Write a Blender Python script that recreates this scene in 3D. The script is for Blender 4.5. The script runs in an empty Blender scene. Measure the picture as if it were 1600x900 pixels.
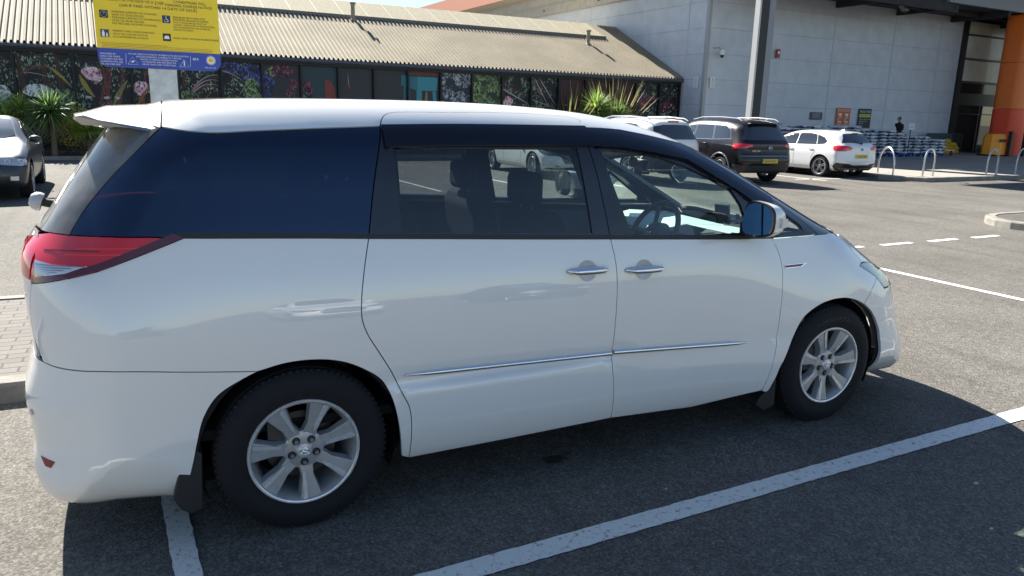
import bpy, bmesh, math, random
import numpy as np
from math import sin, cos, tan, pi, radians as rad_
from mathutils import Vector, Matrix, Euler
from mathutils.geometry import delaunay_2d_cdt
C = bpy.context.scene.collection
SC = bpy.context.scene
random.seed(7); np.random.seed(7)
# ---------------------------------------------------------------- camera, light, exposure
CAMP = (-0.4967, -3.7975, 1.7127); YAW, PITCH, ROLL = 0.4523, 0.2289, 0.0258
cam_d = bpy.data.cameras.new('camera'); cam = bpy.data.objects.new('camera', cam_d); C.objects.link(cam); SC.camera = cam
fw = Vector((sin(YAW)*cos(PITCH), cos(YAW)*cos(PITCH), -sin(PITCH))); rt = Vector((cos(YAW), -sin(YAW), 0)); up = rt.cross(fw)
r2 = cos(ROLL)*rt + sin(ROLL)*up; u2 = -sin(ROLL)*rt + cos(ROLL)*up
M = Matrix.Identity(4)
for i in range(3): M[i][0], M[i][1], M[i][2], M[i][3] = r2[i], u2[i], -fw[i], CAMP[i]
cam.matrix_world = M
cam_d.sensor_width = 36; cam_d.lens = 1178.08/1600*36; cam_d.clip_start = .05; cam_d.clip_end = 3000
SUN_EL, SUN_A = 40.0, 14.0          # elevation; degrees west of +Y
W = bpy.data.worlds.new('World'); SC.world = W; W.use_nodes = True
nt = W.node_tree; bg = nt.nodes['Background']; sky = nt.nodes.new('ShaderNodeTexSky'); sky.sky_type = 'NISHITA'; sky.sun_disc = False
sky.sun_elevation = rad_(SUN_EL); sky.sun_rotation = rad_(-SUN_A); sky.air_density = 1.0; sky.dust_density = .35; sky.ozone_density = 2.0
nt.links.new(sky.outputs[0], bg.inputs[0]); bg.inputs[1].default_value = .052
sl = bpy.data.lights.new('sun', 'SUN'); sl.energy = 5.0; sl.angle = rad_(.53); sl.color = (1, .95, .86)
so = bpy.data.objects.new('sun', sl); C.objects.link(so)
sdir = Vector((-sin(rad_(SUN_A))*cos(rad_(SUN_EL)), cos(rad_(SUN_A))*cos(rad_(SUN_EL)), sin(rad_(SUN_EL))))
so.rotation_euler = sdir.to_track_quat('Z', 'Y').to_euler(); so.location = sdir*50
SC.view_settings.view_transform = 'Standard'; SC.view_settings.look = 'None'; SC.view_settings.gamma = 1
SC.view_settings.exposure = 1.62; SC.view_settings.use_curve_mapping = False
SC.render.engine = 'CYCLES'
SC.cycles.max_bounces = 8; SC.cycles.transparent_max_bounces = 16; SC.cycles.caustics_reflective = False; SC.cycles.caustics_refractive = False

# ---------------------------------------------------------------- naming helpers
def tag(o, label=None, cat=None, group=None, kind=None):
    if label: o['label'] = label
    if cat: o['category'] = cat
    if group: o['group'] = group
    if kind: o['kind'] = kind
    return o
def thing(name, label, cat, loc=(0,0,0), rz=0, group=None, parent=None):
    o = bpy.data.objects.new(name, None); C.objects.link(o); o.location = loc; o.rotation_euler = (0,0,rz); o.empty_display_size = .1
    return tag(o, label, cat, group)
def children(o): return [c for c in bpy.data.objects if c.parent == o]
def copy_tree(o, parent=None):
    kids = children(o); c = o.copy(); C.objects.link(c); c.parent = parent
    for k in kids: copy_tree(k, c)
    return c
def mesh_obj(name, V, F, mat, parent=None, smooth=True, normals=None, mi=None, auto=None):
    me = bpy.data.meshes.new(name); me.from_pydata([tuple(map(float, v)) for v in V], [], [tuple(map(int, f)) for f in F])
    for m in (mat if isinstance(mat, (list, tuple)) else [mat]): me.materials.append(m)
    if mi is not None: me.polygons.foreach_set('material_index', list(map(int, mi)))
    me.polygons.foreach_set('use_smooth', [bool(smooth)]*len(F)); me.update()
    if normals is not None: me.normals_split_custom_set_from_vertices([tuple(map(float, n)) for n in normals])
    elif auto is not None:
        try: me.set_sharp_from_angle(angle=rad_(auto))
        except Exception: pass
    o = bpy.data.objects.new(name, me); C.objects.link(o); o.parent = parent
    return o
class MB:
    """collects simple shapes into one mesh"""
    def __init__(s): s.V, s.F, s.I, s.cur = [], [], [], 0
    def m(s, i): s.cur = i; return s
    def add(s, V, F):
        n = len(s.V); s.V += [tuple(v) for v in V]; s.F += [tuple(n+i for i in f) for f in F]; s.I += [s.cur]*len(F); return s
    def box(s, c, d, R=None):
        V = [Vector(((i & 1)-.5, ((i >> 1) & 1)-.5, (i >> 2)-.5)) for i in range(8)]
        V = [Vector((v.x*d[0], v.y*d[1], v.z*d[2])) for v in V]
        if R is not None: V = [R @ v for v in V]
        return s.add([v+Vector(c) for v in V], [(0,2,3,1),(4,5,7,6),(0,1,5,4),(2,6,7,3),(0,4,6,2),(1,3,7,5)])
    def bb(s, x0, x1, y0, y1, z0, z1): return s.box(((x0+x1)/2,(y0+y1)/2,(z0+z1)/2),(abs(x1-x0),abs(y1-y0),abs(z1-z0)))
    def cyl(s, a, b, r0, r1=None, n=16, cap=True):
        r1 = r0 if r1 is None else r1; a, b = Vector(a), Vector(b); d = (b-a).normalized(); q = d.to_track_quat('Z','Y')
        V = [a+q @ Vector((r0*cos(2*pi*i/n), r0*sin(2*pi*i/n), 0)) for i in range(n)]+[b+q @ Vector((r1*cos(2*pi*i/n), r1*sin(2*pi*i/n), 0)) for i in range(n)]
        F = [(i,(i+1)%n,n+(i+1)%n,n+i) for i in range(n)]
        if cap: F += [tuple(range(n-1,-1,-1)), tuple(range(n,2*n))]
        return s.add(V, F)
    def tube(s, P, r, n=8, cap=True, flat=None):
        P = [Vector(p) for p in P]; m = len(P); V = []; rr = r if isinstance(r, (list, tuple)) else [r]*m
        up_ = None
        for i in range(m):
            t = (P[min(i+1,m-1)]-P[max(i-1,0)]).normalized()
            if up_ is None: up_ = t.orthogonal().normalized() if abs(t.z) > .9 else Vector((0,0,1))
            x = t.cross(up_).normalized(); up_ = x.cross(t).normalized()
            for k in range(n):
                a = 2*pi*k/n; V.append(P[i]+x*rr[i]*cos(a)+up_*rr[i]*(flat or 1)*sin(a))
        F = [(i*n+k, i*n+(k+1)%n, (i+1)*n+(k+1)%n, (i+1)*n+k) for i in range(m-1) for k in range(n)]
        if cap: F += [tuple(range(n-1,-1,-1)), tuple(range((m-1)*n, m*n))]
        return s.add(V, F)
    def lathe(s, prof, o=(0,0,0), axis='Z', n=32, a0=0, a1=2*pi):
        full = abs(a1-a0-2*pi) < 1e-6; k = n if full else n+1; V = []
        for (r, h) in prof:
            for i in range(k):
                a = a0+(a1-a0)*i/n; c = (r*cos(a), r*sin(a), h)
                if axis == 'Y': c = (c[0], c[2], c[1])
                if axis == 'X': c = (c[2], c[0], c[1])
                V.append(Vector(c)+Vector(o))
        F = []
        for j in range(len(prof)-1):
            for i in range(n if full else n):
                b = (i+1) % k
                F.append((j*k+i, j*k+b, (j+1)*k+b, (j+1)*k+i))
        return s.add(V, F)
    def prism(s, poly, f0, f1):
        """poly: 2D points; f0/f1 map (u,v) to 3D for both faces"""
        n = len(poly); V = [f0(*p) for p in poly]+[f1(*p) for p in poly]
        return s.add(V, [tuple(range(n-1,-1,-1)), tuple(range(n,2*n))]+[(i,(i+1)%n,n+(i+1)%n,n+i) for i in range(n)])
    def poly(s, P): return s.add(P, [tuple(range(len(P)))])
    def build(s, name, mat, parent=None, smooth=False, bevel=0, seg=2, auto=35):
        o = mesh_obj(name, s.V, s.F, mat, parent, smooth, mi=s.I, auto=auto if smooth else None)
        if bevel:
            b = o.modifiers.new('bevel', 'BEVEL'); b.width = bevel; b.segments = seg; b.limit_method = 'ANGLE'; b.angle_limit = rad_(35)
            o.data.polygons.foreach_set('use_smooth', [True]*len(o.data.polygons)); b.harden_normals = True
        return o
# ---------------------------------------------------------------- materials
MATS = {}
def mat(name, col=(.5,.5,.5), rough=.5, metal=0, coat=0, spec=.5, var=0, vs=8, bump=0, bs=40, coatr=.03, alpha=None, obj=True):
    if name in MATS: return MATS[name]
    m = bpy.data.materials.new(name); m.use_nodes = True; n = m.node_tree; b = n.nodes['Principled BSDF']
    b.inputs['Base Color'].default_value = (*col, 1); b.inputs['Roughness'].default_value = rough; b.inputs['Metallic'].default_value = metal
    b.inputs['Coat Weight'].default_value = coat; b.inputs['Coat Roughness'].default_value = coatr; b.inputs['Specular IOR Level'].default_value = spec
    tc = n.nodes.new('ShaderNodeTexCoord')
    if var:
        no = n.nodes.new('ShaderNodeTexNoise'); no.inputs['Scale'].default_value = vs; no.inputs['Detail'].default_value = 6; no.inputs['Roughness'].default_value = .6
        n.links.new(tc.outputs['Object'], no.inputs['Vector'])
        mr = n.nodes.new('ShaderNodeMapRange'); mr.inputs[1].default_value = .3; mr.inputs[2].default_value = .7; mr.inputs[3].default_value = 1-var; mr.inputs[4].default_value = 1+var
        n.links.new(no.outputs['Fac'], mr.inputs[0])
        mx = n.nodes.new('ShaderNodeMix'); mx.data_type = 'RGBA'; mx.blend_type = 'MULTIPLY'; mx.inputs[0].default_value = 1; mx.inputs[6].default_value = (*col, 1)
        n.links.new(mr.outputs[0], mx.inputs[7]); n.links.new(mx.outputs[2], b.inputs['Base Color'])
    if bump:
        no2 = n.nodes.new('ShaderNodeTexNoise'); no2.inputs['Scale'].default_value = bs; no2.inputs['Detail'].default_value = 5; n.links.new(tc.outputs['Object'], no2.inputs['Vector'])
        bp = n.nodes.new('ShaderNodeBump'); bp.inputs['Strength'].default_value = bump; bp.inputs['Distance'].default_value = .01
        n.links.new(no2.outputs['Fac'], bp.inputs['Height']); n.links.new(bp.outputs[0], b.inputs['Normal'])
    MATS[name] = m; return m
def glass(name, tint=(.7,.8,.8), refl=1.0, rough=0.0, dirt=0.0, f0=.06):
    if name in MATS: return MATS[name]
    m = bpy.data.materials.new(name); m.use_nodes = True; n = m.node_tree; n.nodes.remove(n.nodes['Principled BSDF']); out = n.nodes['Material Output']
    t = n.nodes.new('ShaderNodeBsdfTransparent'); t.inputs[0].default_value = (*tint, 1)
    g = n.nodes.new('ShaderNodeBsdfGlossy'); g.inputs['Roughness'].default_value = rough; g.inputs[0].default_value = (*refl, 1) if isinstance(refl, tuple) else (refl, refl, refl, 1)
    ge = n.nodes.new('ShaderNodeNewGeometry'); dt = n.nodes.new('ShaderNodeVectorMath'); dt.operation = 'DOT_PRODUCT'
    n.links.new(ge.outputs['Normal'], dt.inputs[0]); n.links.new(ge.outputs['Incoming'], dt.inputs[1])
    def mth(op, x, y=None):
        q = n.nodes.new('ShaderNodeMath'); q.operation = op
        for i, v in enumerate((x, y)):
            if v is None: continue
            if isinstance(v, (int, float)): q.inputs[i].default_value = v
            else: n.links.new(v, q.inputs[i])
        return q.outputs[0]
    sch = mth('ADD', mth('MULTIPLY', mth('POWER', mth('SUBTRACT', 1.0, mth('ABSOLUTE', dt.outputs['Value'])), 4.2), .92), f0)
    mx = n.nodes.new('ShaderNodeMixShader'); n.links.new(sch, mx.inputs[0]); n.links.new(t.outputs[0], mx.inputs[1]); n.links.new(g.outputs[0], mx.inputs[2])
    last = mx
    if dirt:
        d = n.nodes.new('ShaderNodeBsdfDiffuse'); d.inputs[0].default_value = (.5,.5,.47,1)
        no = n.nodes.new('ShaderNodeTexNoise'); no.inputs['Scale'].default_value = 9; no.inputs['Detail'].default_value = 8; tc = n.nodes.new('ShaderNodeTexCoord'); n.links.new(tc.outputs['Object'], no.inputs[0])
        mr = n.nodes.new('ShaderNodeMapRange'); mr.inputs[1].default_value = .3; mr.inputs[2].default_value = .75; mr.inputs[3].default_value = dirt*.35; mr.inputs[4].default_value = dirt; n.links.new(no.outputs[0], mr.inputs[0])
        m2 = n.nodes.new('ShaderNodeMixShader'); n.links.new(mr.outputs[0], m2.inputs[0]); n.links.new(mx.outputs[0], m2.inputs[1]); n.links.new(d.outputs[0], m2.inputs[2]); last = m2
    n.links.new(last.outputs[0], out.inputs['Surface']); MATS[name] = m; return m
def nodes_of(m): n = m.node_tree; return n, n.nodes['Principled BSDF']
def N(n, t, **k):
    o = n.nodes.new(t)
    for a, v in k.items(): setattr(o, a, v)
    return o
def ramp(n, src, stops):
    r = n.nodes.new('ShaderNodeValToRGB'); e = r.color_ramp.elements
    e[0].position, e[0].color = stops[0][0], (*stops[0][1], 1); e[1].position, e[1].color = stops[-1][0], (*stops[-1][1], 1)
    for p, c in stops[1:-1]: x = e.new(p); x.color = (*c, 1)
    n.links.new(src, r.inputs[0]); return r
def mixc(n, f, a, b, mode='MIX'):
    x = n.nodes.new('ShaderNodeMix'); x.data_type = 'RGBA'; x.blend_type = mode
    for i, v in ((0, f), (6, a), (7, b)):
        if hasattr(v, 'is_linked') or hasattr(v, 'links'): n.links.new(v, x.inputs[i])
        else: x.inputs[i].default_value = v if i == 0 else (*v, 1)
    return x.outputs[2]
def asphalt(name, base=.132, warm=(1.06,1.0,.9), patch=.18):
    m = mat(name, rough=.88); n, b = nodes_of(m); tc = N(n, 'ShaderNodeTexCoord'); o = tc.outputs['Object']
    v = N(n, 'ShaderNodeTexVoronoi'); v.inputs['Scale'].default_value = 110; n.links.new(o, v.inputs['Vector'])
    sp = ramp(n, v.outputs['Color'], [(0, (.48,)*3), (.45, (.82,)*3), (.75, (1.15,)*3), (.93, (1.5, 1.48, 1.42)), (1, (2.1, 2.05, 1.95))])
    v2 = N(n, 'ShaderNodeTexVoronoi'); v2.inputs['Scale'].default_value = 26; n.links.new(o, v2.inputs['Vector'])
    no = N(n, 'ShaderNodeTexNoise'); no.inputs['Scale'].default_value = .55; no.inputs['Detail'].default_value = 7; no.inputs['Roughness'].default_value = .62; n.links.new(o, no.inputs['Vector'])
    pr = ramp(n, no.outputs['Fac'], [(.3, (1-patch,)*3), (.7, (1+patch,)*3)])
    no3 = N(n, 'ShaderNodeTexNoise'); no3.inputs['Scale'].default_value = 14; no3.inputs['Detail'].default_value = 5; n.links.new(o, no3.inputs['Vector'])
    pr3 = ramp(n, no3.outputs['Fac'], [(.35, (.9,)*3), (.68, (1.1,)*3)])
    c = mixc(n, 1.0, (base*warm[0], base*warm[1], base*warm[2]), sp.outputs[0], 'MULTIPLY'); c = mixc(n, 1.0, c, pr.outputs[0], 'MULTIPLY'); c = mixc(n, 1.0, c, pr3.outputs[0], 'MULTIPLY')
    st = N(n, 'ShaderNodeTexNoise'); st.inputs['Scale'].default_value = 1.7; st.inputs['Detail'].default_value = 9; st.inputs['Roughness'].default_value = .7; n.links.new(o, st.inputs['Vector'])
    sr = ramp(n, st.outputs['Fac'], [(.28, (.62,)*3), (.40, (1,)*3), (.63, (1,)*3), (.74, (1.22, 1.2, 1.16))]); c = mixc(n, 1.0, c, sr.outputs[0], 'MULTIPLY')
    mp = N(n, 'ShaderNodeMapping'); mp.inputs['Scale'].default_value = (.9, .12, 1); mp.inputs['Rotation'].default_value = (0, 0, .5); n.links.new(o, mp.inputs[0])
    tk = N(n, 'ShaderNodeTexNoise'); tk.inputs['Scale'].default_value = 2.2; tk.inputs['Detail'].default_value = 3; n.links.new(mp.outputs[0], tk.inputs['Vector']); tr_ = ramp(n, tk.outputs['Fac'], [(.36, (.86,)*3), (.46, (1,)*3), (.7, (1.06,)*3)]); c = mixc(n, 1.0, c, tr_.outputs[0], 'MULTIPLY')
    n.links.new(c, b.inputs['Base Color']); b.inputs['Specular IOR Level'].default_value = .15
    bp = N(n, 'ShaderNodeBump'); bp.inputs['Strength'].default_value = .5; bp.inputs['Distance'].default_value = .005
    n.links.new(v.outputs['Distance'], bp.inputs['Height']); n.links.new(bp.outputs[0], b.inputs['Normal'])
    return m
ASPH = asphalt('asphalt_surface')
def paint_mat(name, col=(.70,.69,.65), wear=.5):
    m = mat(name, rough=.75); n, b = nodes_of(m); tc = N(n, 'ShaderNodeTexCoord'); o = tc.outputs['Object']
    no = N(n, 'ShaderNodeTexNoise'); no.inputs['Scale'].default_value = 30; no.inputs['Detail'].default_value = 8; no.inputs['Roughness'].default_value = .75; n.links.new(o, no.inputs['Vector'])
    v = N(n, 'ShaderNodeTexVoronoi', feature='DISTANCE_TO_EDGE'); v.inputs['Scale'].default_value = 5; wn = N(n, 'ShaderNodeTexNoise'); wn.inputs['Scale'].default_value = 4; n.links.new(o, wn.inputs['Vector']); n.links.new(mixc(n, .25, o, wn.outputs['Color'], 'ADD'), v.inputs['Vector'])
    r = ramp(n, no.outputs['Fac'], [(wear-.12, (.12,.12,.115)), (wear-.03, col), (1, tuple(min(1, c*1.08) for c in col))])
    cr = ramp(n, v.outputs['Distance'], [(0, (.72,)*3), (.012, (1,)*3)])
    c = mixc(n, 1.0, r.outputs[0], cr.outputs[0], 'MULTIPLY')
    n.links.new(c, b.inputs['Base Color'])
    bp = N(n, 'ShaderNodeBump'); bp.inputs['Strength'].default_value = .5; bp.inputs['Distance'].default_value = .004; n.links.new(no.outputs[0], bp.inputs['Height']); n.links.new(bp.outputs[0], b.inputs['Normal'])
    return m
PAINT = paint_mat('road_paint', wear=.475)
def brick_mat(name, c1, c2, mortar, sc, bw=.2, rh=.1, rough=.85, ms=.006):
    m = mat(name, rough=rough); n, b = nodes_of(m); tc = N(n, 'ShaderNodeTexCoord')
    br = N(n, 'ShaderNodeTexBrick'); br.inputs['Scale'].default_value = 1; br.inputs['Brick Width'].default_value = bw; br.inputs['Row Height'].default_value = rh; br.inputs['Mortar Size'].default_value = ms
    br.inputs['Color1'].default_value = (*c1, 1); br.inputs['Color2'].default_value = (*c2, 1); br.inputs['Mortar'].default_value = (*mortar, 1); br.inputs['Mortar Smooth'].default_value = .3
    n.links.new(tc.outputs['Object'], br.inputs['Vector'])
    no = N(n, 'ShaderNodeTexNoise'); no.inputs['Scale'].default_value = 60; no.inputs['Detail'].default_value = 4; n.links.new(tc.outputs['Object'], no.inputs['Vector'])
    r = ramp(n, no.outputs[0], [(.3, (.72,)*3), (.7, (1.28,)*3)]); c = mixc(n, 1.0, br.outputs['Color'], r.outputs[0], 'MULTIPLY')
    n.links.new(c, b.inputs['Base Color']); bp = N(n, 'ShaderNodeBump'); bp.inputs['Strength'].default_value = .8; bp.inputs['Distance'].default_value = .01; bp.invert = True
    n.links.new(br.outputs['Fac'], bp.inputs['Height']); n.links.new(bp.outputs[0], b.inputs['Normal']); return m
BLACKR = mat('black_rubber', (.012,.012,.013), .75); KGLOSS = mat('black_gloss', (.008,.009,.014), .12, coat=.6)
KPLAS = mat('black_plastic', (.018,.018,.02), .5); CHROME = mat('chrome', (.82,.83,.85), .07, 1.0); GREYMET = mat('grey_metal', (.35,.36,.37), .4, .8)
WHITEP = mat('white_print', (.8,.8,.8), .5); BLACKP = mat('black_print', (.02,.02,.022), .5)
GALV = mat('galvanised_steel', (.42,.45,.46), .42, .7, var=.22, vs=14)
# text as mesh
FONT = None
def text_geo(body, size, align='LEFT'):
    cu = bpy.data.curves.new('t', 'FONT'); cu.body = body; cu.size = size; cu.align_x = align; cu.resolution_u = 2
    o = bpy.data.objects.new('t', cu); C.objects.link(o); dg = bpy.context.evaluated_depsgraph_get(); me = o.evaluated_get(dg).to_mesh()
    V = [tuple(v.co) for v in me.vertices]; F = [tuple(p.vertices) for p in me.polygons]; o.evaluated_get(dg).to_mesh_clear()
    bpy.data.objects.remove(o); bpy.data.curves.remove(cu); return V, F
def add_text(mb, body, size, fn, align='LEFT', sx=1.0, bold=0):
    V, F = text_geo(body, size, align)
    for dx in ((0,) if not bold else (0, bold)):
        mb.add([fn(v[0]*sx+dx, v[1]) if not dx else tuple(Vector(fn(v[0]*sx+dx, v[1]))+Vector((0,0,0))) for v in V], F)
        if bold and dx == 0: pass
    return mb

# ---- implicit car bodies

def cr(P,n=12,closed=False):
    P=np.array(P,float);N=len(P);out=[]
    rng=range(N) if closed else range(N-1)
    for i in rng:
        if closed: p0,p1,p2,p3=P[(i-1)%N],P[i],P[(i+1)%N],P[(i+2)%N]
        else: p0,p1,p2,p3=P[max(i-1,0)],P[i],P[i+1],P[min(i+2,N-1)]
        # centripetal-ish (uniform) catmull
        d1=max(np.linalg.norm(p1-p0),1e-6)**.5;d2=max(np.linalg.norm(p2-p1),1e-6)**.5;d3=max(np.linalg.norm(p3-p2),1e-6)**.5
        m1=(p2-p1)+d2*((p1-p0)/d1/d1*d1-0)*0
        t=np.linspace(0,1,n,endpoint=False)[:,None]
        T1=((p1-p0)/d1-(p2-p0)/(d1+d2)+(p2-p1)/d2)*d2 if d1>1e-3 else (p2-p1)
        T2=((p2-p1)/d2-(p3-p1)/(d2+d3)+(p3-p2)/d3)*d2 if d3>1e-3 else (p2-p1)
        out.append((2*t**3-3*t**2+1)*p1+(t**3-2*t**2+t)*T1+(-2*t**3+3*t**2)*p2+(t**3-t**2)*T2)
    if not closed: out.append(P[-1:])
    return np.vstack(out)
class Field:
    """signed distance to a closed side profile, smoothed by a cubic B-spline grid"""
    def __init__(s,poly,h=.02,pad=.5):
        poly=np.asarray(poly,float);s.h=h
        s.o=poly.min(0)-pad;n=np.ceil((poly.max(0)+pad-s.o)/h).astype(int)+1
        X,Z=np.meshgrid(s.o[0]+h*np.arange(n[0]),s.o[1]+h*np.arange(n[1]),indexing='ij')
        P=np.stack([X.ravel(),Z.ravel()],-1);D=np.full(len(P),1e9);ins=np.zeros(len(P),bool)
        for a,b in zip(poly,np.roll(poly,-1,0)):
            e=b-a;L=e@e
            if L<1e-12:continue
            t=np.clip(((P-a)@e)/L,0,1)[:,None];d=P-a-t*e;D=np.minimum(D,(d*d).sum(1))
            c=((a[1]>P[:,1])!=(b[1]>P[:,1]))
            if a[1]!=b[1]: c&=P[:,0]<(b[0]-a[0])*(P[:,1]-a[1])/(b[1]-a[1])+a[0]
            ins^=c
        s.g=(np.sqrt(D)*np.where(ins,-1,1)).reshape(n);s.n=n
    def __call__(s,x,z):
        fx=np.clip((x-s.o[0])/s.h,1.001,s.n[0]-3.001);fz=np.clip((z-s.o[1])/s.h,1.001,s.n[1]-3.001)
        ix=fx.astype(int);iz=fz.astype(int);tx=fx-ix;tz=fz-iz
        def w(t):return ((1-t)**3/6,(3*t**3-6*t**2+4)/6,(-3*t**3+3*t**2+3*t+1)/6,t**3/6)
        wx=w(tx);wz=w(tz);r=0
        for i in range(4):
            for j in range(4): r=r+wx[i]*wz[j]*s.g[ix+i-1,iz+j-1]
        return r
def smax(a,b,r):
    return np.minimum(np.maximum(a,b),-r)+np.sqrt(np.maximum(a+r,0)**2+np.maximum(b+r,0)**2)
class Car:
    def __init__(s,prof,width,kf,kr,xm,rad,crown=.03,taper=None,feat=None,n=10):
        """prof: closed side profile (x,z); width: [(z,halfwidth)]; kf/kr: plan bow of nose/tail; rad: [(x,z-> fillet)] """
        s.f=Field(cr(prof,n,True));wz=cr(width,10);s.wz=wz;s.kf=kf;s.kr=kr;s.xm=xm;s.rad=rad;s.crown=crown;s.taper=taper;s.feat=feat
        # smooth width table
        zz=np.arange(-.3,2.6,.01);ww=np.interp(zz,wz[:,0],wz[:,1]);k=np.exp(-np.linspace(-2,2,9)**2);k/=k.sum()
        s.zz=zz;s.ww=np.convolve(np.pad(ww,4,'edge'),k,'valid')
    def W(s,x,z):
        fz=np.clip((z+.3)/.01,0,len(s.zz)-1.001);i=fz.astype(int);t=fz-i
        w=s.ww[i]*(1-t)+s.ww[i+1]*t
        if s.taper is not None: w=w-s.taper(x,z)
        if s.feat is not None: w=w+s.feat(x,z)
        return w
    def F(s,P):
        x,y,z=P[:,0],np.abs(P[:,1]),P[:,2]
        A=y-s.W(x,z)
        xs=np.where(x>s.xm,x+(s.kf(z) if callable(s.kf) else s.kf)*y*y*np.clip((x-s.xm)/1.0,0,1)**1,x-s.kr*y*y*np.clip((s.xm-x)/1.0,0,1))
        B=s.f(xs,z+s.crown*y*y*np.clip((z-.9)/.5,0,1))
        return smax(A,B,s.rad(x,z))
    def hit(s,O,D,t0=0.,t1=3.,it=34):
        lo=np.full(len(O),t0);hi=np.full(len(O),t1)
        for _ in range(it):
            m=(lo+hi)/2;f=s.F(O+D*m[:,None]);lo=np.where(f<0,m,lo);hi=np.where(f<0,hi,m)
        return O+D*((lo+hi)/2)[:,None]
    def normal(s,P,e=.006):
        g=np.stack([s.F(P+e*v)-s.F(P-e*v) for v in np.eye(3)],-1)
        return g/np.maximum(np.linalg.norm(g,axis=1,keepdims=True),1e-9)
class Stad:
    """wrap-around side map: straight part plus turning ends"""
    def __init__(s,xa,xb,R=.9): s.xa,s.xb,s.R=xa,xb,R
    def fwd(s,P):
        P=np.atleast_2d(P);x,y,z=P[:,0],P[:,1],P[:,2]
        r=np.where(x<s.xa,s.xa-s.R*np.arctan2(s.xa-x,-y),np.where(x>s.xb,s.xb+s.R*np.arctan2(x-s.xb,-y),x))
        return np.stack([r,z],-1)
    def rays(s,q):
        u,z=q[:,0],q[:,1];ph=np.where(u<s.xa,(u-s.xa)/s.R,np.where(u>s.xb,(u-s.xb)/s.R,0.))
        O=np.stack([np.clip(u,s.xa,s.xb),0*u,z],-1);D=np.stack([np.sin(ph),-np.cos(ph),0*u],-1);return O,D
class Roll:
    def __init__(s,z0=1.0,R=.8): s.z0,s.R=z0,R
    def fwd(s,P):
        P=np.atleast_2d(P);return np.stack([P[:,0],s.R*np.arctan2(P[:,1],P[:,2]-s.z0)],-1)
    def rays(s,q):
        a=q[:,1]/s.R;O=np.stack([q[:,0],0*a,0*a+s.z0],-1);D=np.stack([0*a,np.sin(a),np.cos(a)],-1);return O,D
class Top:
    def __init__(s,z0=.5): s.z0=z0
    def fwd(s,P): return np.atleast_2d(P)[:,:2].copy()
    def rays(s,q):
        O=np.stack([q[:,0],q[:,1],0*q[:,0]+s.z0],-1);return O,np.tile([0,0,1.],(len(q),1))
# ================================================================ SETTING
TH = rad_(2.4); cT, sT = cos(TH), sin(TH)
def SP(x, y, z=0): return Vector((x*cT-y*sT, x*sT+y*cT, z))
def sheet(name, pts, z, m, kind='structure', site=True, thick=0):
    mb = MB()
    P = [SP(*p) if site else Vector((p[0], p[1], 0)) for p in pts]
    o0 = sum(P, Vector())/len(P)
    if thick:
        n = len(P); mb.add([(p.x-o0.x, p.y-o0.y, 0) for p in P]+[(p.x-o0.x, p.y-o0.y, -thick) for p in P], [tuple(range(n))]+[(i, n+i, n+(i+1) % n, (i+1) % n) for i in range(n)])
    else: mb.poly([(p.x-o0.x, p.y-o0.y, 0) for p in P])
    o = mb.build(name, m); o.location = (o0.x, o0.y, z)
    return tag(o, kind=kind) if kind else o
g = MB(); g.add([(-900,-900,0),(900,-900,0),(900,900,0),(-900,900,0)], [(0,1,2,3)]); tag(g.build('ground', ASPH), kind='structure')
PAVE = brick_mat('paving_slabs', (.27,.25,.22), (.33,.30,.26), (.12,.11,.10), 1, .45, .45)
SETT = brick_mat('block_paving', (.082,.074,.064), (.11,.099,.086), (.028,.026,.023), 1, .20, .10)
KERB = mat('concrete_kerb', (.23,.215,.19), .9, var=.25, vs=6, bump=.5, bs=60)
SOIL = mat('soil', (.07,.05,.035), .95, var=.5, vs=5, bump=1, bs=30)
def marking(name, pts, z=.005): return sheet(name, pts, z, PAINT)
def line(name, a, b, w, z=.005):
    a, b = Vector(a[:2]), Vector(b[:2]); d = (b-a).normalized(); n_ = Vector((-d.y, d.x))*w/2
    L = (b-a).length; k = max(2, int(L/.035)) if w > .08 and L < 13 else 2; rn = random.Random(int(L*1000)); s1, s2 = [], []
    for i in range(k+1):
        p = a+(b-a)*i/k; j = .0045 if k > 2 else 0
        s1.append(p-n_*(1+rn.uniform(-1, 1)*j/w*1.2)); s2.append(p+n_*(1+rn.uniform(-1, 1)*j/w*1.2))
    o0 = (a+b)/2; mb = MB(); V = []
    for p, q in zip(s1, s2): V += [(p.x-o0.x, p.y-o0.y, 0), (q.x-o0.x, q.y-o0.y, 0)]
    mb.add(V, [(2*i, 2*i+2, 2*i+3, 2*i+1) for i in range(k)]); o = mb.build(name, PAINT); o.location = (o0.x, o0.y, z); return tag(o, kind='structure')
line('painted_line', (-1.6, -1.52), (9.0, -1.08), .115)           # bay line beside the van
line('painted_line', (-.505, -.3), (-.455, -1.35), .095, .009)      # cross line under the tail
line('painted_line', (7.31, 3.2), (7.50, -6.5), .10)               # solid line ahead of the bays
for k in range(-1, 5):
    x0 = 8.86+k*1.04*1.0
    if x0 < 11.2: line('painted_dash', (x0, 3.46+.02*k), (x0+.66, 3.49+.02*k), .10)
for k in range(-3, 8):
    p0 = SP(10.55+2.42*k-0, 11.4); p1 = SP(10.55+2.42*k, 16.6)
    if 10.55+2.42*k < 21: line('painted_line', p0, p1, .09)
line('painted_line', SP(17.2, 12.0), SP(21.2, 11.75), .09)
line('painted_line', SP(-8, 20.6), SP(3, 20.75), .07)
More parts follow.
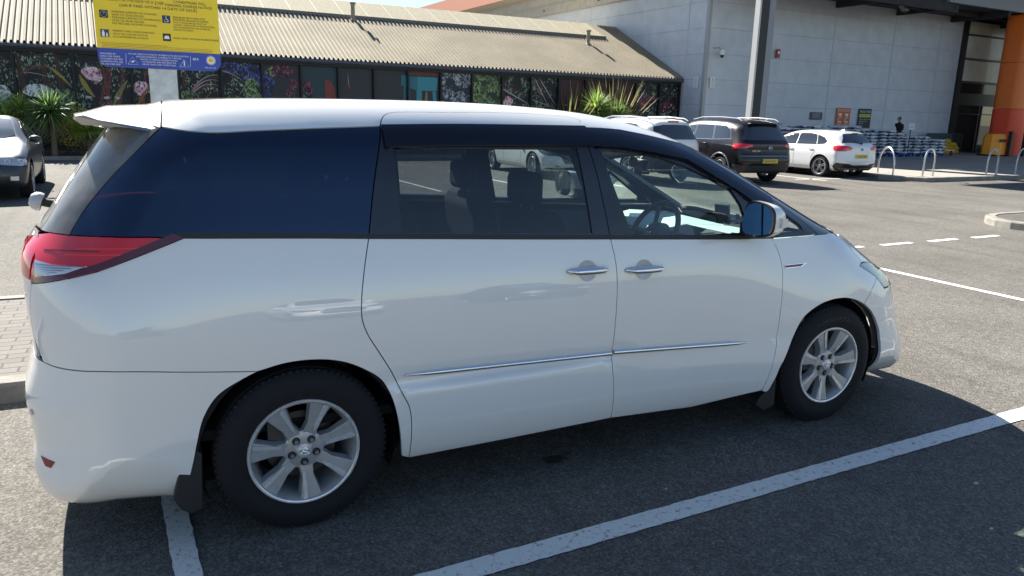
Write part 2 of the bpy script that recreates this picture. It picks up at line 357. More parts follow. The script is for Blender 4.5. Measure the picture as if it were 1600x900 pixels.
# pavement in front of the shop with kerb
def slab(name, outline, h, m, km, kw=.13, site=True):
    o = sheet(name, outline, h, m, site=site)
    n = len(outline); cx = sum(p[0] for p in outline)/n; cy = sum(p[1] for p in outline)/n
    P = [SP(*p) if site else Vector((p[0], p[1], 0)) for p in outline]; c = sum(P, Vector())/n
    mb = MB(); q = []
    for i in range(n):
        e1 = (P[i]-P[i-1]).normalized(); e2 = (P[(i+1) % n]-P[i]).normalized(); nn = Vector((e1.y+e2.y, -e1.x-e2.x, 0)).normalized()
        k = 1/max(.4, nn.dot(Vector((e1.y, -e1.x, 0)))); q.append(nn*k)
    A = [P[i]+q[i]*0.0 for i in range(n)]; B = [P[i]+q[i]*kw for i in range(n)]; B2 = [P[i]+q[i]*(kw+.015) for i in range(n)]
    V = []
    for i in range(n): V += [(*(A[i]-c).xy, -.004), (*(A[i]-c).xy, .012), (*(B[i]-c).xy, .008), (*(B2[i]-c).xy, -.012), (*(B2[i]-c).xy, -h-.01)]
    F = [(5*i+k, 5*i+k+1, 5*((i+1) % n)+k+1, 5*((i+1) % n)+k) for i in range(n) for k in range(4)]
    mb.add(V, F); k = mb.build('kerb', km, smooth=False); k.location = (c.x, c.y, h); tag(k, kind='structure'); return o
slab('pavement', [(20.25, 11.4), (20.9, 10.45), (60, 10.45), (60, 23.6), (20.75, 23.6), (20.75, 12.3)], .12, PAVE, KERB)
# pale kerb-side strip in front of the bays' end
# planting bed along the low building
slab('planting_bed', [(-14, 22.55), (20.5, 22.55), (20.5, 25.0), (-14, 25.0)], .10, SOIL, KERB)
# block-paved island behind the van's tail
isl = [(-6.0, 1.35), (-1.25, 1.28), (-.95, 1.32), (.0, 1.6), (.75, 1.75), (.8, 3.0), (.5, 3.3), (-1.25, 3.38), (-6.0, 3.5)]
slab('paved_island', isl, .11, SETT, KERB, .12, site=False)
a_ = [(13.75+1.0*cos(t), 3.95+.78*sin(t)) for t in [rad_(x) for x in range(90, 271, 18)]]
slab('paved_island', [(p[0], p[1]) for p in a_]+[(23, 3.05), (23, 4.75)], .12, SETT, KERB, .14, site=False)
# ---------------------------------------------------------------- low building with the printed panels
def foliage(name, bgc, cols, sc=40, thr=.62, mask=3.0, mthr=.45):
    m = mat(name, rough=.45); n, b = nodes_of(m); tc = N(n, 'ShaderNodeTexCoord'); mp = N(n, 'ShaderNodeMapping'); mp.inputs['Scale'].default_value = (1, 1, .55)
    n.links.new(tc.outputs['Object'], mp.inputs[0])
    nz = N(n, 'ShaderNodeTexNoise'); nz.inputs['Scale'].default_value = 6; n.links.new(mp.outputs[0], nz.inputs['Vector'])
    ad = mixc(n, .12, mp.outputs[0], nz.outputs['Color'], 'ADD')
    v = N(n, 'ShaderNodeTexVoronoi'); v.inputs['Scale'].default_value = sc; n.links.new(ad, v.inputs['Vector'])
    sep = N(n, 'ShaderNodeSeparateColor'); n.links.new(v.outputs['Color'], sep.inputs[0])
    st = [(0, cols[0])]+[((i+.5)/len(cols), c) for i, c in enumerate(cols)]+[(1, cols[-1])]
    st = [(p, tuple(min(.8, x*1.7) for x in c)) for p, c in st]
    rr = ramp(n, sep.outputs[1], st)
    no = N(n, 'ShaderNodeTexNoise'); no.inputs['Scale'].default_value = mask; no.inputs['Detail'].default_value = 3; n.links.new(tc.outputs['Object'], no.inputs['Vector'])
    k1 = N(n, 'ShaderNodeMath', operation='GREATER_THAN'); k1.inputs[1].default_value = thr; n.links.new(sep.outputs[0], k1.inputs[0])
    k2 = ramp(n, no.outputs[0], [(mthr-.06, (0,)*3), (mthr+.06, (1,)*3)])
    k3 = N(n, 'ShaderNodeMath', operation='LESS_THAN'); k3.inputs[1].default_value = .62/1.0; n.links.new(v.outputs['Distance'], k3.inputs[0])
    f = N(n, 'ShaderNodeMath', operation='MULTIPLY'); n.links.new(k1.outputs[0], f.inputs[0]); n.links.new(k2.outputs[0], f.inputs[1])
    n.links.new(mixc(n, f.outputs[0], bgc, rr.outputs[0]), b.inputs['Base Color']); return m
DK = (.016,.017,.02)
def B_(c): return tuple(min(.75, x*1.7) for x in c)
FOL = dict(
 night=foliage('print_night_leaves', DK, [(.10,.16,.09), (.25,.30,.24), (.05,.09,.05)], 30, .70, 2.5, .48),
 green=foliage('print_green_leaves', (.03,.045,.03), [(.10,.17,.05), (.22,.28,.12), (.05,.09,.04)], 26, .35, 3, .42),
 silver=foliage('print_silver_leaves', (.03,.035,.045), [(.22,.25,.33), (.34,.36,.42), (.10,.14,.09)], 28, .45, 3.5, .45),
 blue=foliage('print_blue_flowers', (.015,.02,.045), [(.04,.045,.19), (.025,.03,.12), (.10,.11,.26)], 30, .45, 3, .42),
 red=foliage('print_red_flowers', DK, [(.17,.03,.06), (.09,.02,.04), (.20,.06,.12)], 26, .55, 3, .45),
 pink=foliage('print_pink_petals', (.30,.07,.10), [(.55,.36,.40), (.45,.14,.2), (.6,.5,.5)], 28, .25, 3, .3),
 white=foliage('print_white_petals', (.2,.22,.16), [(.6,.6,.6), (.45,.47,.45), (.35,.3,.3)], 24, .3, 3, .35),
)
PR = dict(dark=mat('print_dark', (.028,.032,.04), .35), teal=mat('print_teal_dark', (.018,.05,.065), .35), maroon=mat('print_maroon', (.05,.018,.024), .4),
 redleaf=mat('print_red_leaf', (.15,.035,.035), .4, var=.35, vs=9), brown=mat('print_brown', (.055,.03,.022), .4, var=.3), yellow=mat('print_yellow_leaf', (.32,.25,.05), .4, var=.25, vs=12),
 olive=mat('print_olive_leaf', (.20,.21,.07), .4, var=.3, vs=12), pale=mat('print_pale_leaf', (.42,.36,.38), .4, var=.2), orange=mat('print_orange_leaf', (.30,.11,.03), .4, var=.3),
 turq=mat('print_turquoise', (.05,.27,.33), .4), turqd=mat('print_turquoise_shade', (.03,.17,.22), .4), chair=mat('print_red_chair', (.25,.045,.035), .4), cream=mat('print_cream', (.55,.52,.5), .5))
for m_ in list(FOL.values())+list(PR.values()):
    for nd in m_.node_tree.nodes:
        if nd.type == 'BSDF_PRINCIPLED': nd.inputs['Specular IOR Level'].default_value = .3
matlist = list(FOL.values())+list(PR.values()); MI = {k: i for i, k in enumerate(list(FOL)+list(PR))}
MULL = [-11.0, -9.4, -7.8, -6.2, -4.55, -2.93, -1.31, .36]+[.36+1.43]+[3.16+1.376*i for i in range(15)]+[23.6]
B0 = SP(0, 25.0)
lowb = thing('garden_centre_building', 'low building with corrugated tan roof and dark flower-printed wall panels', 'building', B0, TH)
wb = MB(); wb.bb(-14, 23.6, .16, 12, 0, 3.3); wb.build('wall', mat('dark_wall', (.03,.032,.036), .6), lowb)
art_y = [0]
def mural(i):
    x0, x1 = MULL[i], MULL[i+1]; w = x1-x0; rnd = random.Random(i*13+5); mb = MB(); L = [0]
    def yy(): L[0] += 1; return .14-.0012*L[0]
    def rect(a, b, c, d, m): y = yy(); mb.m(MI[m]).poly([(x0+a, y, c), (x0+b, y, c), (x0+b, y, d), (x0+a, y, d)])
    def P(poly, m): y = yy(); mb.m(MI[m]).poly([(min(max(x0+u, x0+.02), x1-.02), y, v) for u, v in poly])
    def leaf(ax, az, bx, bz, wd, m, bend=.0, n=8):
        y = yy(); V = []
        for k in range(n+1):
            t = k/n; px, pz = ax+(bx-ax)*t, az+(bz-az)*t+bend*4*t*(1-t); dx, dz = bx-ax, bz-az+bend*4*(1-2*t); l = math.hypot(dx, dz) or 1
            ww = wd*(min(1, 3*t+.15))*(1-t)**.6
            for s_ in (-1, 1): V.append((min(max(x0+px-dz/l*ww*s_, x0+.02), x1-.02), y, min(3.24, pz+dx/l*ww*s_)))
        mb.m(MI[m]).add(V, [(2*k, 2*k+1, 2*k+3, 2*k+2) for k in range(n)])
    def blob(cx, cz, r, m, n=14, sq=1):
        P([(cx+r*(.8+.3*rnd.random())*cos(2*pi*k/n), cz+sq*r*(.8+.3*rnd.random())*sin(2*pi*k/n)) for k in range(n)], m)
    def petals(cx, cz, r, m, n=7):
        for k in range(n): a = 2*pi*k/n+rnd.random()*.6; q = r*rnd.uniform(.4, .8); leaf(cx, cz, cx+q*cos(a), cz+q*.6*sin(a), r*.18, m, 0, 3)
    base = {8:'night', 7:'night'}.get(i, 'night')
    sp = {'p': 0}
    c = (x0+x1)/2
    if 5.9 < c < 7.4: bgm = 'teal'
    elif 7.3 < c < 11.6: bgm = 'dark'
    elif 16.9 < c < 21.1: bgm = 'maroon'
    elif 11.5 < c < 12.9: bgm = 'silver'
    elif 12.8 < c < 14.3: bgm = 'green'
    elif 3.1 < c < 4.6: bgm = 'night'
    elif 4.6 < c < 6: bgm = 'dark'
    else: bgm = 'night'
    rect(0, w, .5, 3.25, bgm)
    if c < -2.9:
        for _ in range(3): leaf(rnd.random()*w, 1.2, rnd.random()*w, 3.2, .09, 'brown', .1)
        blob(.5, 2.1, .5, 'pink', sq=.6); blob(1.1, 1.9, .4, 'white', sq=.7); leaf(0, 2.2, w, 2.9, .05, 'redleaf', .2)
    elif c < -1.3:
        for u in (.3, .95, 1.35): leaf(u, 1.0, u-.2, 3.3, .13, 'brown', 0)
        leaf(.1, 2.45, 1.2, 2.62, .05, 'redleaf', .2); leaf(.95, 2.75, 1.55, 2.1, .06, 'yellow', .05); leaf(.2, 2.55, 1.0, 2.4, .012, 'pale', .05); blob(.55, 2.0, .45, 'white', sq=.5); blob(1.3, 1.7, .4, 'green')
    elif c < .3:
        for u, a in ((.8, .35), (1.0, -.2), (.6, .5), (1.2, .3)): leaf(u, 1.3, u+a, 3.2, .06, 'redleaf', 0)
        blob(.5, 2.62, .30, 'pink', sq=.75); blob(.62, 2.5, .2, 'pink'); leaf(.15, 2.55, .55, 1.85, .10, 'yellow', -.1); leaf(1.05, 1.6, 1.55, 2.45, .10, 'olive', .05)
        for u in (.35, .9, 1.2): petals(u, 1.85, .16, 'cream')
    elif c < 1.7:
        for u, a in ((.2, .3), (.5, .2), (.9, -.4), (1.1, .2)): leaf(u, 1.2, u+a, 3.2, .07, 'redleaf', 0)
        blob(.25, 2.2, .25, 'pink'); leaf(.1, 1.6, .5, 2.3, .06, 'orange'); blob(1.0, 1.95, .3, 'white', sq=.8)
    elif c < 3.1:
        for k in range(6): leaf(.15+.05*k, 1.7+.1*k, 1.35, 2.2+.1*k, .022, 'pale' if k % 2 else 'redleaf', .33-.03*k)
        leaf(.1, 2.2, .3, 3.2, .03, 'redleaf'); blob(.25, 2.0, .25, 'green', sq=.7); leaf(.5, 1.6, 1.05, 2.15, .03, 'orange')
    elif c < 4.5: blob(.35, 3.0, .34, 'blue', sq=.7); blob(.95, 2.85, .40, 'blue', sq=.8); blob(1.2, 2.6, .2, 'blue'); blob(.45, 1.85, .35, 'green', sq=.6); blob(1.0, 2.3, .28, 'green', sq=1.3); blob(1.15, 1.9, .3, 'green', sq=.7); leaf(-.2, 2.9, .8, 2.5, .02, 'pale', .1)
    elif c < 5.9:
        blob(.15, 2.5, .3, 'blue', sq=1.6); blob(.35, 2.9, .2, 'green'); blob(.9, 1.85, .32, 'green', sq=.6); blob(.3, 1.8, .2, 'white', sq=.6); blob(.75, 2.95, .42, 'red', sq=.55); blob(1.1, 2.5, .2, 'red'); blob(.95, 2.2, .14, 'red'); leaf(.9, 1.5, 1.0, 2.5, .012, 'olive'); leaf(1.15, 1.5, 1.1, 2.6, .012, 'olive')
    elif c < 7.2: blob(.15, 2.3, .28, 'red', sq=1.5); blob(.1, 2.0, .15, 'green', sq=2); P([(.88, 1.4), (.90, 2.72), (1.12, 2.66), (1.26, 2.4), (1.34, 1.4)], 'chair'); blob(.6, 1.9, .25, 'red', sq=.5)
    elif c < 8.6: leaf(.42, 2.45, .38, 3.0, .012, 'cream'); blob(.43, 2.5, .05, 'chair', sq=1.6)
    elif c < 10.0: P([(1.12, 2.62), (1.14, 3.02), (w, 2.98), (w, 2.55)], 'turqd'); P([(1.2, 1.4), (1.22, 2.6), (1.32, 2.56), (1.3, 1.4)], 'turqd')
    elif c < 11.4:
        rect(0, w, 3.04, 3.2, 'redleaf'); P([(0, 2.55), (0, 2.98), (.42, 2.98), (.42, 2.45)], 'turqd'); P([(.42, 2.45), (.42, 2.98), (1.28, 2.98), (1.24, 2.46)], 'turq')
        P([(.36, 1.4), (.38, 2.46), (.60, 2.44), (.6, 1.4)], 'turq'); P([(1.04, 2.44), (1.2, 2.44), (1.28, 1.4), (1.16, 1.4)], 'turq'); P([(.0, 1.4), (.0, 2.5), (.12, 2.5), (.08, 1.4)], 'turqd'); P([(.66, 1.5), (.76, 2.42), (.84, 2.42), (.84, 1.5)], 'olive')
    elif c < 12.8: [leaf(.1+.3*k, 1.9, .0+.35*k, 3.15, .10, 'silver', .1) for k in range(4)]
    elif c < 14.2: blob(.4, 2.8, .35, 'green')
    elif c < 15.5: [leaf(-.1, 2.95-.22*k, w, 2.35-.3*k, .035, 'pale' if k % 2 else 'redleaf') for k in range(4)]; blob(.35, 2.15, .22, 'pink'); blob(.15, 2.0, .16, 'white')
    elif c < 16.9: [leaf(.05+.12*k, 3.2, .8+.2*k, 1.9, .03, 'pale' if k % 2 else 'redleaf') for k in range(4)]; leaf(0, 2.3, w, 1.9, .02, 'pale')
    elif c < 21.0:
        for k in range(6): u = rnd.random()*w; leaf(u, 1.4, u+rnd.uniform(-.5, .5), 3.1, .05, rnd.choice(['redleaf', 'maroon', 'olive', 'brown']))
        for k in range(3): petals(rnd.random()*w, 2.0+rnd.random()*.3, .09, 'cream')
    else:
        blob(.4, 2.2, .38, 'red'); blob(.9, 2.4, .3, 'red'); blob(.45, 2.25, .14, 'chair')
        for k in range(7): petals(.2+rnd.random()*.95, 1.85+rnd.random()*.5, .09, rnd.choice(['cream', 'olive', 'cream']))
    return mb.build('mural_panel', matlist, lowb)
for i in range(len(MULL)-1): mural(i)
fr = MB()
for x in MULL: fr.bb(x-.035, x+.035, .0, .13, .1, 3.26)
fr.bb(-14, 23.6, .002, .135, 3.18, 3.28); fr.bb(-14, 23.6, .0, .132, .3, .5)
fr.build('panel_frame', mat('frame_paint', (.012,.014,.018), .6), lowb)
gt = MB(); gt.tube([(-14, -.12, 3.36), (23.62, -.12, 3.36)], .07, 10); gt.bb(-14, 23.62, -.04, .2, 3.28, 3.42); gt.build('gutter', mat('gutter_paint', (.075,.09,.115), .35), lowb, smooth=True)
# corrugated roof
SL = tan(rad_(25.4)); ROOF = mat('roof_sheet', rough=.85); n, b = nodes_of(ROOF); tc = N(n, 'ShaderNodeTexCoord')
no = N(n, 'ShaderNodeTexNoise'); no.inputs['Scale'].default_value = 11; no.inputs['Detail'].default_value = 9; no.inputs['Roughness'].default_value = .75; n.links.new(tc.outputs['Object'], no.inputs['Vector'])
no2 = N(n, 'ShaderNodeTexNoise'); no2.inputs['Scale'].default_value = .6; no2.inputs['Detail'].default_value = 4; n.links.new(tc.outputs['Object'], no2.inputs['Vector'])
r = ramp(n, no.outputs[0], [(.30, (.24,.21,.15)), (.44, (.44,.395,.30)), (.62, (.49,.44,.34)), (.74, (.33,.29,.21))]); r3 = ramp(n, no2.outputs[0], [(.3, (.85,)*3), (.7, (1.12,)*3)])
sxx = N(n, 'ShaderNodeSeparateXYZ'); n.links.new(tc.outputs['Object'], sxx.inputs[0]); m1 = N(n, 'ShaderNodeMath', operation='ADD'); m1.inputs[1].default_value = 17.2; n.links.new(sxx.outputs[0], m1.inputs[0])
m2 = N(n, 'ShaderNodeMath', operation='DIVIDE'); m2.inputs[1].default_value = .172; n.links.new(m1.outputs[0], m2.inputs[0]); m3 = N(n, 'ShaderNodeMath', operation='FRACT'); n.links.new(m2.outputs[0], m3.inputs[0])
vr = ramp(n, m3.outputs[0], [(0, (.62,.60,.56)), (.36, (.66,.64,.60)), (.52, (1.15,1.15,1.12)), (.78, (1.15,1.15,1.12)), (.93, (.55,.53,.5)), (1, (.62,.60,.56))])  # rib shading put into the colour as light and dark bands
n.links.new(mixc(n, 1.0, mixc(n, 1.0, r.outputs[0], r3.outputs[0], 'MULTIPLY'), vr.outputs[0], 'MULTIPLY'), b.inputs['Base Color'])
def corrugated(x0, x1, y0, y1, z0, pitch=.172, amp=.034):
    V, F = [], []; xs = []; x = x0
    while x < x1:
        xs += [(x, 0), (x+pitch*.30, 0), (x+pitch*.42, amp*2), (x+pitch*.72, amp*2), (x+pitch*.84, 0)]; x += pitch
    for (x, h) in xs:
        for y in (y0, y1): V.append((x, y, z0+(y-y0)*SL+h))
    return V, [(2*i, 2*i+2, 2*i+3, 2*i+1) for i in range(len(xs)-1)]
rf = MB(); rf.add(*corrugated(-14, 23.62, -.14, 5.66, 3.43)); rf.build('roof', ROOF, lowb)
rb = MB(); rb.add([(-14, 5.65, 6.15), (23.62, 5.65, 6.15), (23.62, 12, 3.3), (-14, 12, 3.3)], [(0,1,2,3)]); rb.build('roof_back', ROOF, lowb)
rc = MB(); z = lambda y: 3.43+(y+.14)*SL
x = -14.0; k = 0
while x < 21.9:
    x2 = min(x+1.08, 21.9); rc.add([(x+.006, 4.0, z(4.0)+.11), (x2-.006, 4.0, z(4.0)+.11), (x2-.006, 5.66, z(5.66)+.09), (x+.006, 5.66, z(5.66)+.09)], [(0,1,2,3)])
    rc.bb(x2-.02, x2+.02, 4.0, 4.02, z(4)+.10, z(4)+.125); x = x2
rcap = mat('ridge_sheet', rough=.9); n, b = nodes_of(rcap); tc = N(n, 'ShaderNodeTexCoord'); no = N(n, 'ShaderNodeTexNoise'); no.inputs['Scale'].default_value = 30; no.inputs['Detail'].default_value = 8; n.links.new(tc.outputs['Object'], no.inputs['Vector'])
r = ramp(n, no.outputs[0], [(.36, (.16,.15,.09)), (.46, (.40,.36,.25)), (.7, (.46,.42,.31))]); n.links.new(r.outputs[0], b.inputs['Base Color'])
rc.build('ridge_cap', rcap, lowb)
rs = MB()
x = -14.0
while x < 21.8:
    rs = MB(); rs.add([(x-.018, 4.0, z(4)+.118), (x+.018, 4.0, z(4)+.118), (x+.018, 5.66, z(5.66)+.098), (x-.018, 5.66, z(5.66)+.098)], [(0,1,2,3)]); x += 1.08; rs.build('ridge_seam', mat('seam_pale', (.62,.58,.48), .8), lowb)
rl = MB(); rl.bb(-14, 21.92, 3.90, 3.985, z(4)+.0, z(4)+.115); rl.build('ridge_edge', mat('flashing', (.16,.16,.15), .6), lowb)
fl = MB(); fl.add([(22.9, -.1, z(-.1)+.09), (23.64, -.1, z(-.1)+.12), (23.64, 5.6, z(5.6)+.12), (23.2, 5.6, z(5.6)+.09)], [(0,1,2,3)]); 
vt = mat('vent_pipe', (.30,.27,.2), .7, var=.3, vs=20)
for (sx, sy, h) in ((8.98, 3.72, .66), (20.33, 3.1, .60)):
    v_ = MB(); v_.cyl((sx, sy, z(sy)-.05), (sx, sy, z(sy)+h), .085, n=14); v_.cyl((sx, sy, z(sy)+h), (sx, sy, z(sy)+h+.07), .13, .12, n=14); v_.cyl((sx, sy, z(sy)), (sx, sy, z(sy)+.08), .16, .1, n=14); v_.build('roof_vent', vt, lowb, smooth=True)
# ---------------------------------------------------------------- warehouse
PANEL = mat('cladding_panel', (.56,.60,.66), .42, var=.09, vs=1.5, spec=.4); PJ = mat('cladding_joint', (.10,.11,.12), .6)
W0 = SP(23.67, 23.5); wh = thing('warehouse_store', 'tall grey panel-clad store with dark canopy and oversailing roof edge', 'building', W0, TH)
# local: x from the corner, y back
def clad(face, a0, a1, zs, cols, nm='cladding_panel'):
    mb = MB(); jj = MB()
    for i in range(len(cols)-1):
        for j in range(len(zs)-1):
            g_ = .005; A0, A1, Z0, Z1 = cols[i]+g_, cols[i+1]-g_, zs[j]+g_, zs[j+1]-g_
            if face == 'F': mb.add([(A0,0,Z0),(A1,0,Z0),(A1,0,Z1),(A0,0,Z1),(A0,.03,Z0),(A1,.03,Z0),(A1,.03,Z1),(A0,.03,Z1)], [(0,1,2,3),(0,4,5,1),(1,5,6,2),(2,6,7,3),(3,7,4,0)])
            else: mb.add([(0,A0,Z0),(0,A1,Z0),(0,A1,Z1),(0,A0,Z1),(.03,A0,Z0),(.03,A1,Z0),(.03,A1,Z1),(.03,A0,Z1)], [(3,2,1,0),(1,5,4,0),(2,6,5,1),(3,7,6,2),(0,4,7,3)])
    return mb
ZS = [.12, 1.17, 2.29, 3.41, 4.525, 5.64, 6.76, 7.88, 9.0]
clad('F', 0, 19, ZS, [.15, 3.77, 8.2, 12.75, 16.6, 18.5]).build('front_cladding', PANEL, wh)
clad('L', 0, 30, ZS, [.15, 1.35, 4.9, 9.5, 14, 18.6, 23.2, 27.8, 32]).build('side_cladding', PANEL, wh)
cb = MB(); cb.bb(.028, 40, .029, 40, 0, 9.02); cb.build('wall_core', PJ, wh)
ct = MB(); ct.bb(-.02, .15, -.02, .15, 0, 9.0); ct.build('corner_trim', mat('corner_paint', (.36,.38,.41), .4), wh)
for x in (3.77, 8.2, 12.75, 16.6):
    t = MB(); t.bb(x-.045, x+.045, -.02, .0, .12, 9.0); t.build('cover_strip', mat('cover_strip', (.52,.56,.61), .45), wh)
t = MB(); t.bb(-.02, 0, 1.35-.04, 1.35+.04, .12, 9.0); t.build('cover_strip', mat('cover_strip'), wh)
# roof with oversail on the left side
rw = MB(); rw.bb(-1.6, 45, .4, 60, 9.0, 9.5); rw.build('roof', mat('roof_deck', (.25,.25,.25), .8), wh)
so_ = MB(); so_.bb(-1.58, .0, .4, 60, 8.55, 8.98); so_.build('soffit', mat('soffit_cream', (.62,.55,.42), .7, var=.08), wh)
fa = MB(); fa.bb(-1.72, -1.602, .3, 60, 8.45, 9.45); fa.build('fascia', mat('fascia_terracotta', (.55,.24,.15), .6), wh)
bm = MB(); bm.bb(-.22, -.022, 1.5, 60, 7.45, 7.95); bm.build('side_beam', mat('beam_grey', (.42,.42,.40), .6, var=.15, vs=3), wh)
for y in (8.5, 14.3, 20): bb_ = MB(); bb_.box((-.225, y, 7.7), (.02, .2, .12)); bb_.build('beam_bracket', PJ, wh)
# canopy over the entrance: dark soffit, beams, grey fascia
SOF = mat('canopy_soffit', (.028,.028,.034), .7, var=.3, vs=2)
cs = MB(); cs.bb(1.2, 40, -3.1, -.03, 7.42, 7.6); cs.build('canopy_soffit', SOF, wh)
for x in (3.4, 8.0, 12.6, 17.2, 21.8): 
    k = MB(); k.bb(x, x+.22, -3.1, -.04, 7.12, 7.42); k.build('canopy_beam', SOF, wh)
k = MB(); k.bb(1.2, 13.0, -3.1, -2.9, 7.0, 7.42); k.bb(9.0, 40, -1.7, -1.55, 7.2, 7.42); k.build('canopy_edge_beam', SOF, wh)
k = MB(); k.bb(12.0, 40, -3.28, -3.1, 7.38, 8.4); k.build('canopy_fascia', mat('fascia_grey', (.26,.28,.33), .5), wh)
k = MB(); k.bb(-4.9, 40, -8.2, -3.3, 9.2, 9.6); k.bb(-.2, 40, -3.3, .0, 9.2, 9.6); k.build('unseen_shade_canopy', mat('roof_deck'), wh)  # unseen overhead canopy, placed for the shade it casts on the pavement
fld = MB(); fld.box((9.9, -2.4, 7.02), (.42, .2, .3), Euler((rad_(-35), 0, rad_(10))).to_matrix()); fld.m(1).box((9.9, -2.52, 6.99), (.34, .02, .22), Euler((rad_(-35), 0, rad_(10))).to_matrix()); fld.m(0).box((9.9, -2.3, 7.22), (.05, .05, .3)); fld.build('floodlight', [GREYMET, mat('lamp_glass', (.6,.6,.58), .2)], wh)
# H-section canopy column (its own part of the store)
col = MB(); col.m(0).bb(-.04, .05, -.13, .13, .12, 9.2); col.m(1).bb(.05, .48, -.125, .06, .12, 9.2); col.m(2).bb(.48, .80, -.13, .13, .12, 9.2)  # sunlit edge and dark recess shade put into the column's colours
cl = mat('column_sunlit_edge', (.50,.51,.50), .5); cobj = col.build('canopy_column', [cl, mat('column_recess_shade', (.02,.02,.022), .5), mat('column_grey', (.25,.27,.30), .5)], wh); cobj.location = (22.5-23.67, 19.4-23.5, 0)
# entrance: tall glazing with dark frame and automatic doors
EN = MB()
FRM = mat('entrance_frame', (.012,.012,.014), .35)
EN.bb(18.5, 18.85, -.15, .1, .12, 7.42)
for z0, z1 in ((7.30, 7.42), (6.55, 6.63), (5.25, 5.35), (3.98, 4.10), (3.35, 3.42), (2.75, 3.35)): EN.bb(18.85, 26, -.12, .05, z0, z1)
for x in (18.95, 21.0, 21.25, 23.4, 25.8): EN.bb(x, x+.09, -.10, .04, .12, 2.75)
EN.bb(18.85, 26, -.10, .04, 2.25, 2.30); EN.build('entrance_frame', FRM, wh)
gl = MB(); gl.bb(18.86, 26, -.02, -.012, 4.10, 7.30); gl.build('clerestory_panel', mat('clerestory_grey_green', (.80,.86,.76), .25, var=.2, vs=.8, coat=.3), wh)
gl = MB(); gl.bb(18.86, 26, -.02, -.012, 3.42, 3.98); gl.build('clerestory_dark', mat('dark_glazing', (.03,.032,.035), .1), wh)
gl = MB(); gl.bb(19.05, 23.4, -.03, -.022, .14, 2.74); gl.build('door_glass', glass('clear_glass', (.75,.78,.78)), wh)
ins = MB(); ins.bb(18.9, 26, 6, 6.1, 0, 3); ins.bb(18.9, 26, .1, 6, 2.9, 3); ins.build('lobby', mat('lobby_dark', (.05,.045,.045), .6), wh)
for (x, z_, w_, h_, c_) in ((19.5, 2.35, 1.3, .3, (.5,.16,.08)), (20.9, 1.7, .5, .5, (.6,.6,.58)), (20.0, 1.1, .8, .5, (.3,.05,.05)), (22.6, 1.9, .5, .9, (.35,.36,.36)), (21.6, .8, .5, .8, (.25,.28,.25))):
    q = MB(); q.box((x, 3.0, z_), (w_, .4, h_)); q.build('lobby_display', mat('lobby_display_%02d' % int(x*10), c_, .5), wh)
# orange pylon in front of the doors
py_ = thing('entrance_pylon', 'huge orange rounded pylon beside the store entrance, darker red at its base', 'pylon', SP(44.2, 20.6), TH)
def rrect(x0, x1, y0, y1, r, n=6):
    P = []
    for cx, cy, a0 in ((x1-r, y0+r, -90), (x1-r, y1-r, 0), (x0+r, y1-r, 90), (x0+r, y0+r, 180)):
        for k in range(n+1): a = rad_(a0+90*k/n); P.append((cx+r*cos(a), cy+r*sin(a)))
    return P
R_ = rrect(-1.9, 4.5, -.8, .9, .6)
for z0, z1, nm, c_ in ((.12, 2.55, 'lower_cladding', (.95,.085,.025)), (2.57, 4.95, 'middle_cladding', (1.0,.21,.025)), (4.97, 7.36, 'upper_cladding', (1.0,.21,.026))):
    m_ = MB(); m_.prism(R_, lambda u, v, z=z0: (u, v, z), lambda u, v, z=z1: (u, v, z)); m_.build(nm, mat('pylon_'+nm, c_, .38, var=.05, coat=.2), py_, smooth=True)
sg = MB(); sg.m(0).box((.75, -.83, 2.35), (1.4, .02, .95)); 
for k in range(6): sg.m(1).box((.75, -.845, 2.70-k*.14), (1.2-.15*(k % 3), .005, .05))
sg.build('info_plate', [mat('plate_dark', (.05,.06,.09), .4), WHITEP], py_)
# ================================================================ panels cut out of a body surface
def inpoly(P, poly):
    x, y = P[:, 0], P[:, 1]; c = np.zeros(len(P), bool); a = poly; b = np.roll(poly, -1, 0)
    for (x1, y1), (x2, y2) in zip(a, b):
        if y1 == y2: continue
        c ^= ((y1 > y) != (y2 > y)) & (x < (x2-x1)*(y-y1)/(y2-y1)+x1)
    return c
def pdist(P, poly):
    D = np.full(len(P), 1e9)
    for a, b in zip(poly, np.roll(poly, -1, 0)):
        e = b-a; L = e@e
        if L < 1e-14: continue
        t = np.clip(((P-a)@e)/L, 0, 1)[:, None]; d = P-a-t*e; D = np.minimum(D, (d*d).sum(1))
    return np.sqrt(D)
def resample(q, h):
    out = []
    for a, b in zip(q, np.roll(q, -1, 0)):
        L = np.linalg.norm(b-a)
        if L < 1e-4: continue
        k = max(1, int(np.ceil(L/h)))
        for i in range(k): out.append(a+(b-a)*i/k)
    return np.array(out)
def inset_poly(q, d):
    if abs(d) < 1e-6: return q
    A = .5*np.sum(q[:, 0]*np.roll(q[:, 1], -1)-np.roll(q[:, 0], -1)*q[:, 1]); s = 1 if A > 0 else -1
    e1 = q-np.roll(q, 1, 0); e2 = np.roll(q, -1, 0)-q
    e1 /= np.maximum(np.linalg.norm(e1, axis=1, keepdims=True), 1e-9); e2 /= np.maximum(np.linalg.norm(e2, axis=1, keepdims=True), 1e-9)
    n1 = np.stack([-e1[:, 1], e1[:, 0]], -1)*s; n2 = np.stack([-e2[:, 1], e2[:, 0]], -1)*s; m = n1+n2; m /= np.maximum(np.linalg.norm(m, axis=1, keepdims=True), 1e-9)
    k = 1/np.maximum((m*n1).sum(1), .5)
    return q+m*k[:, None]*d
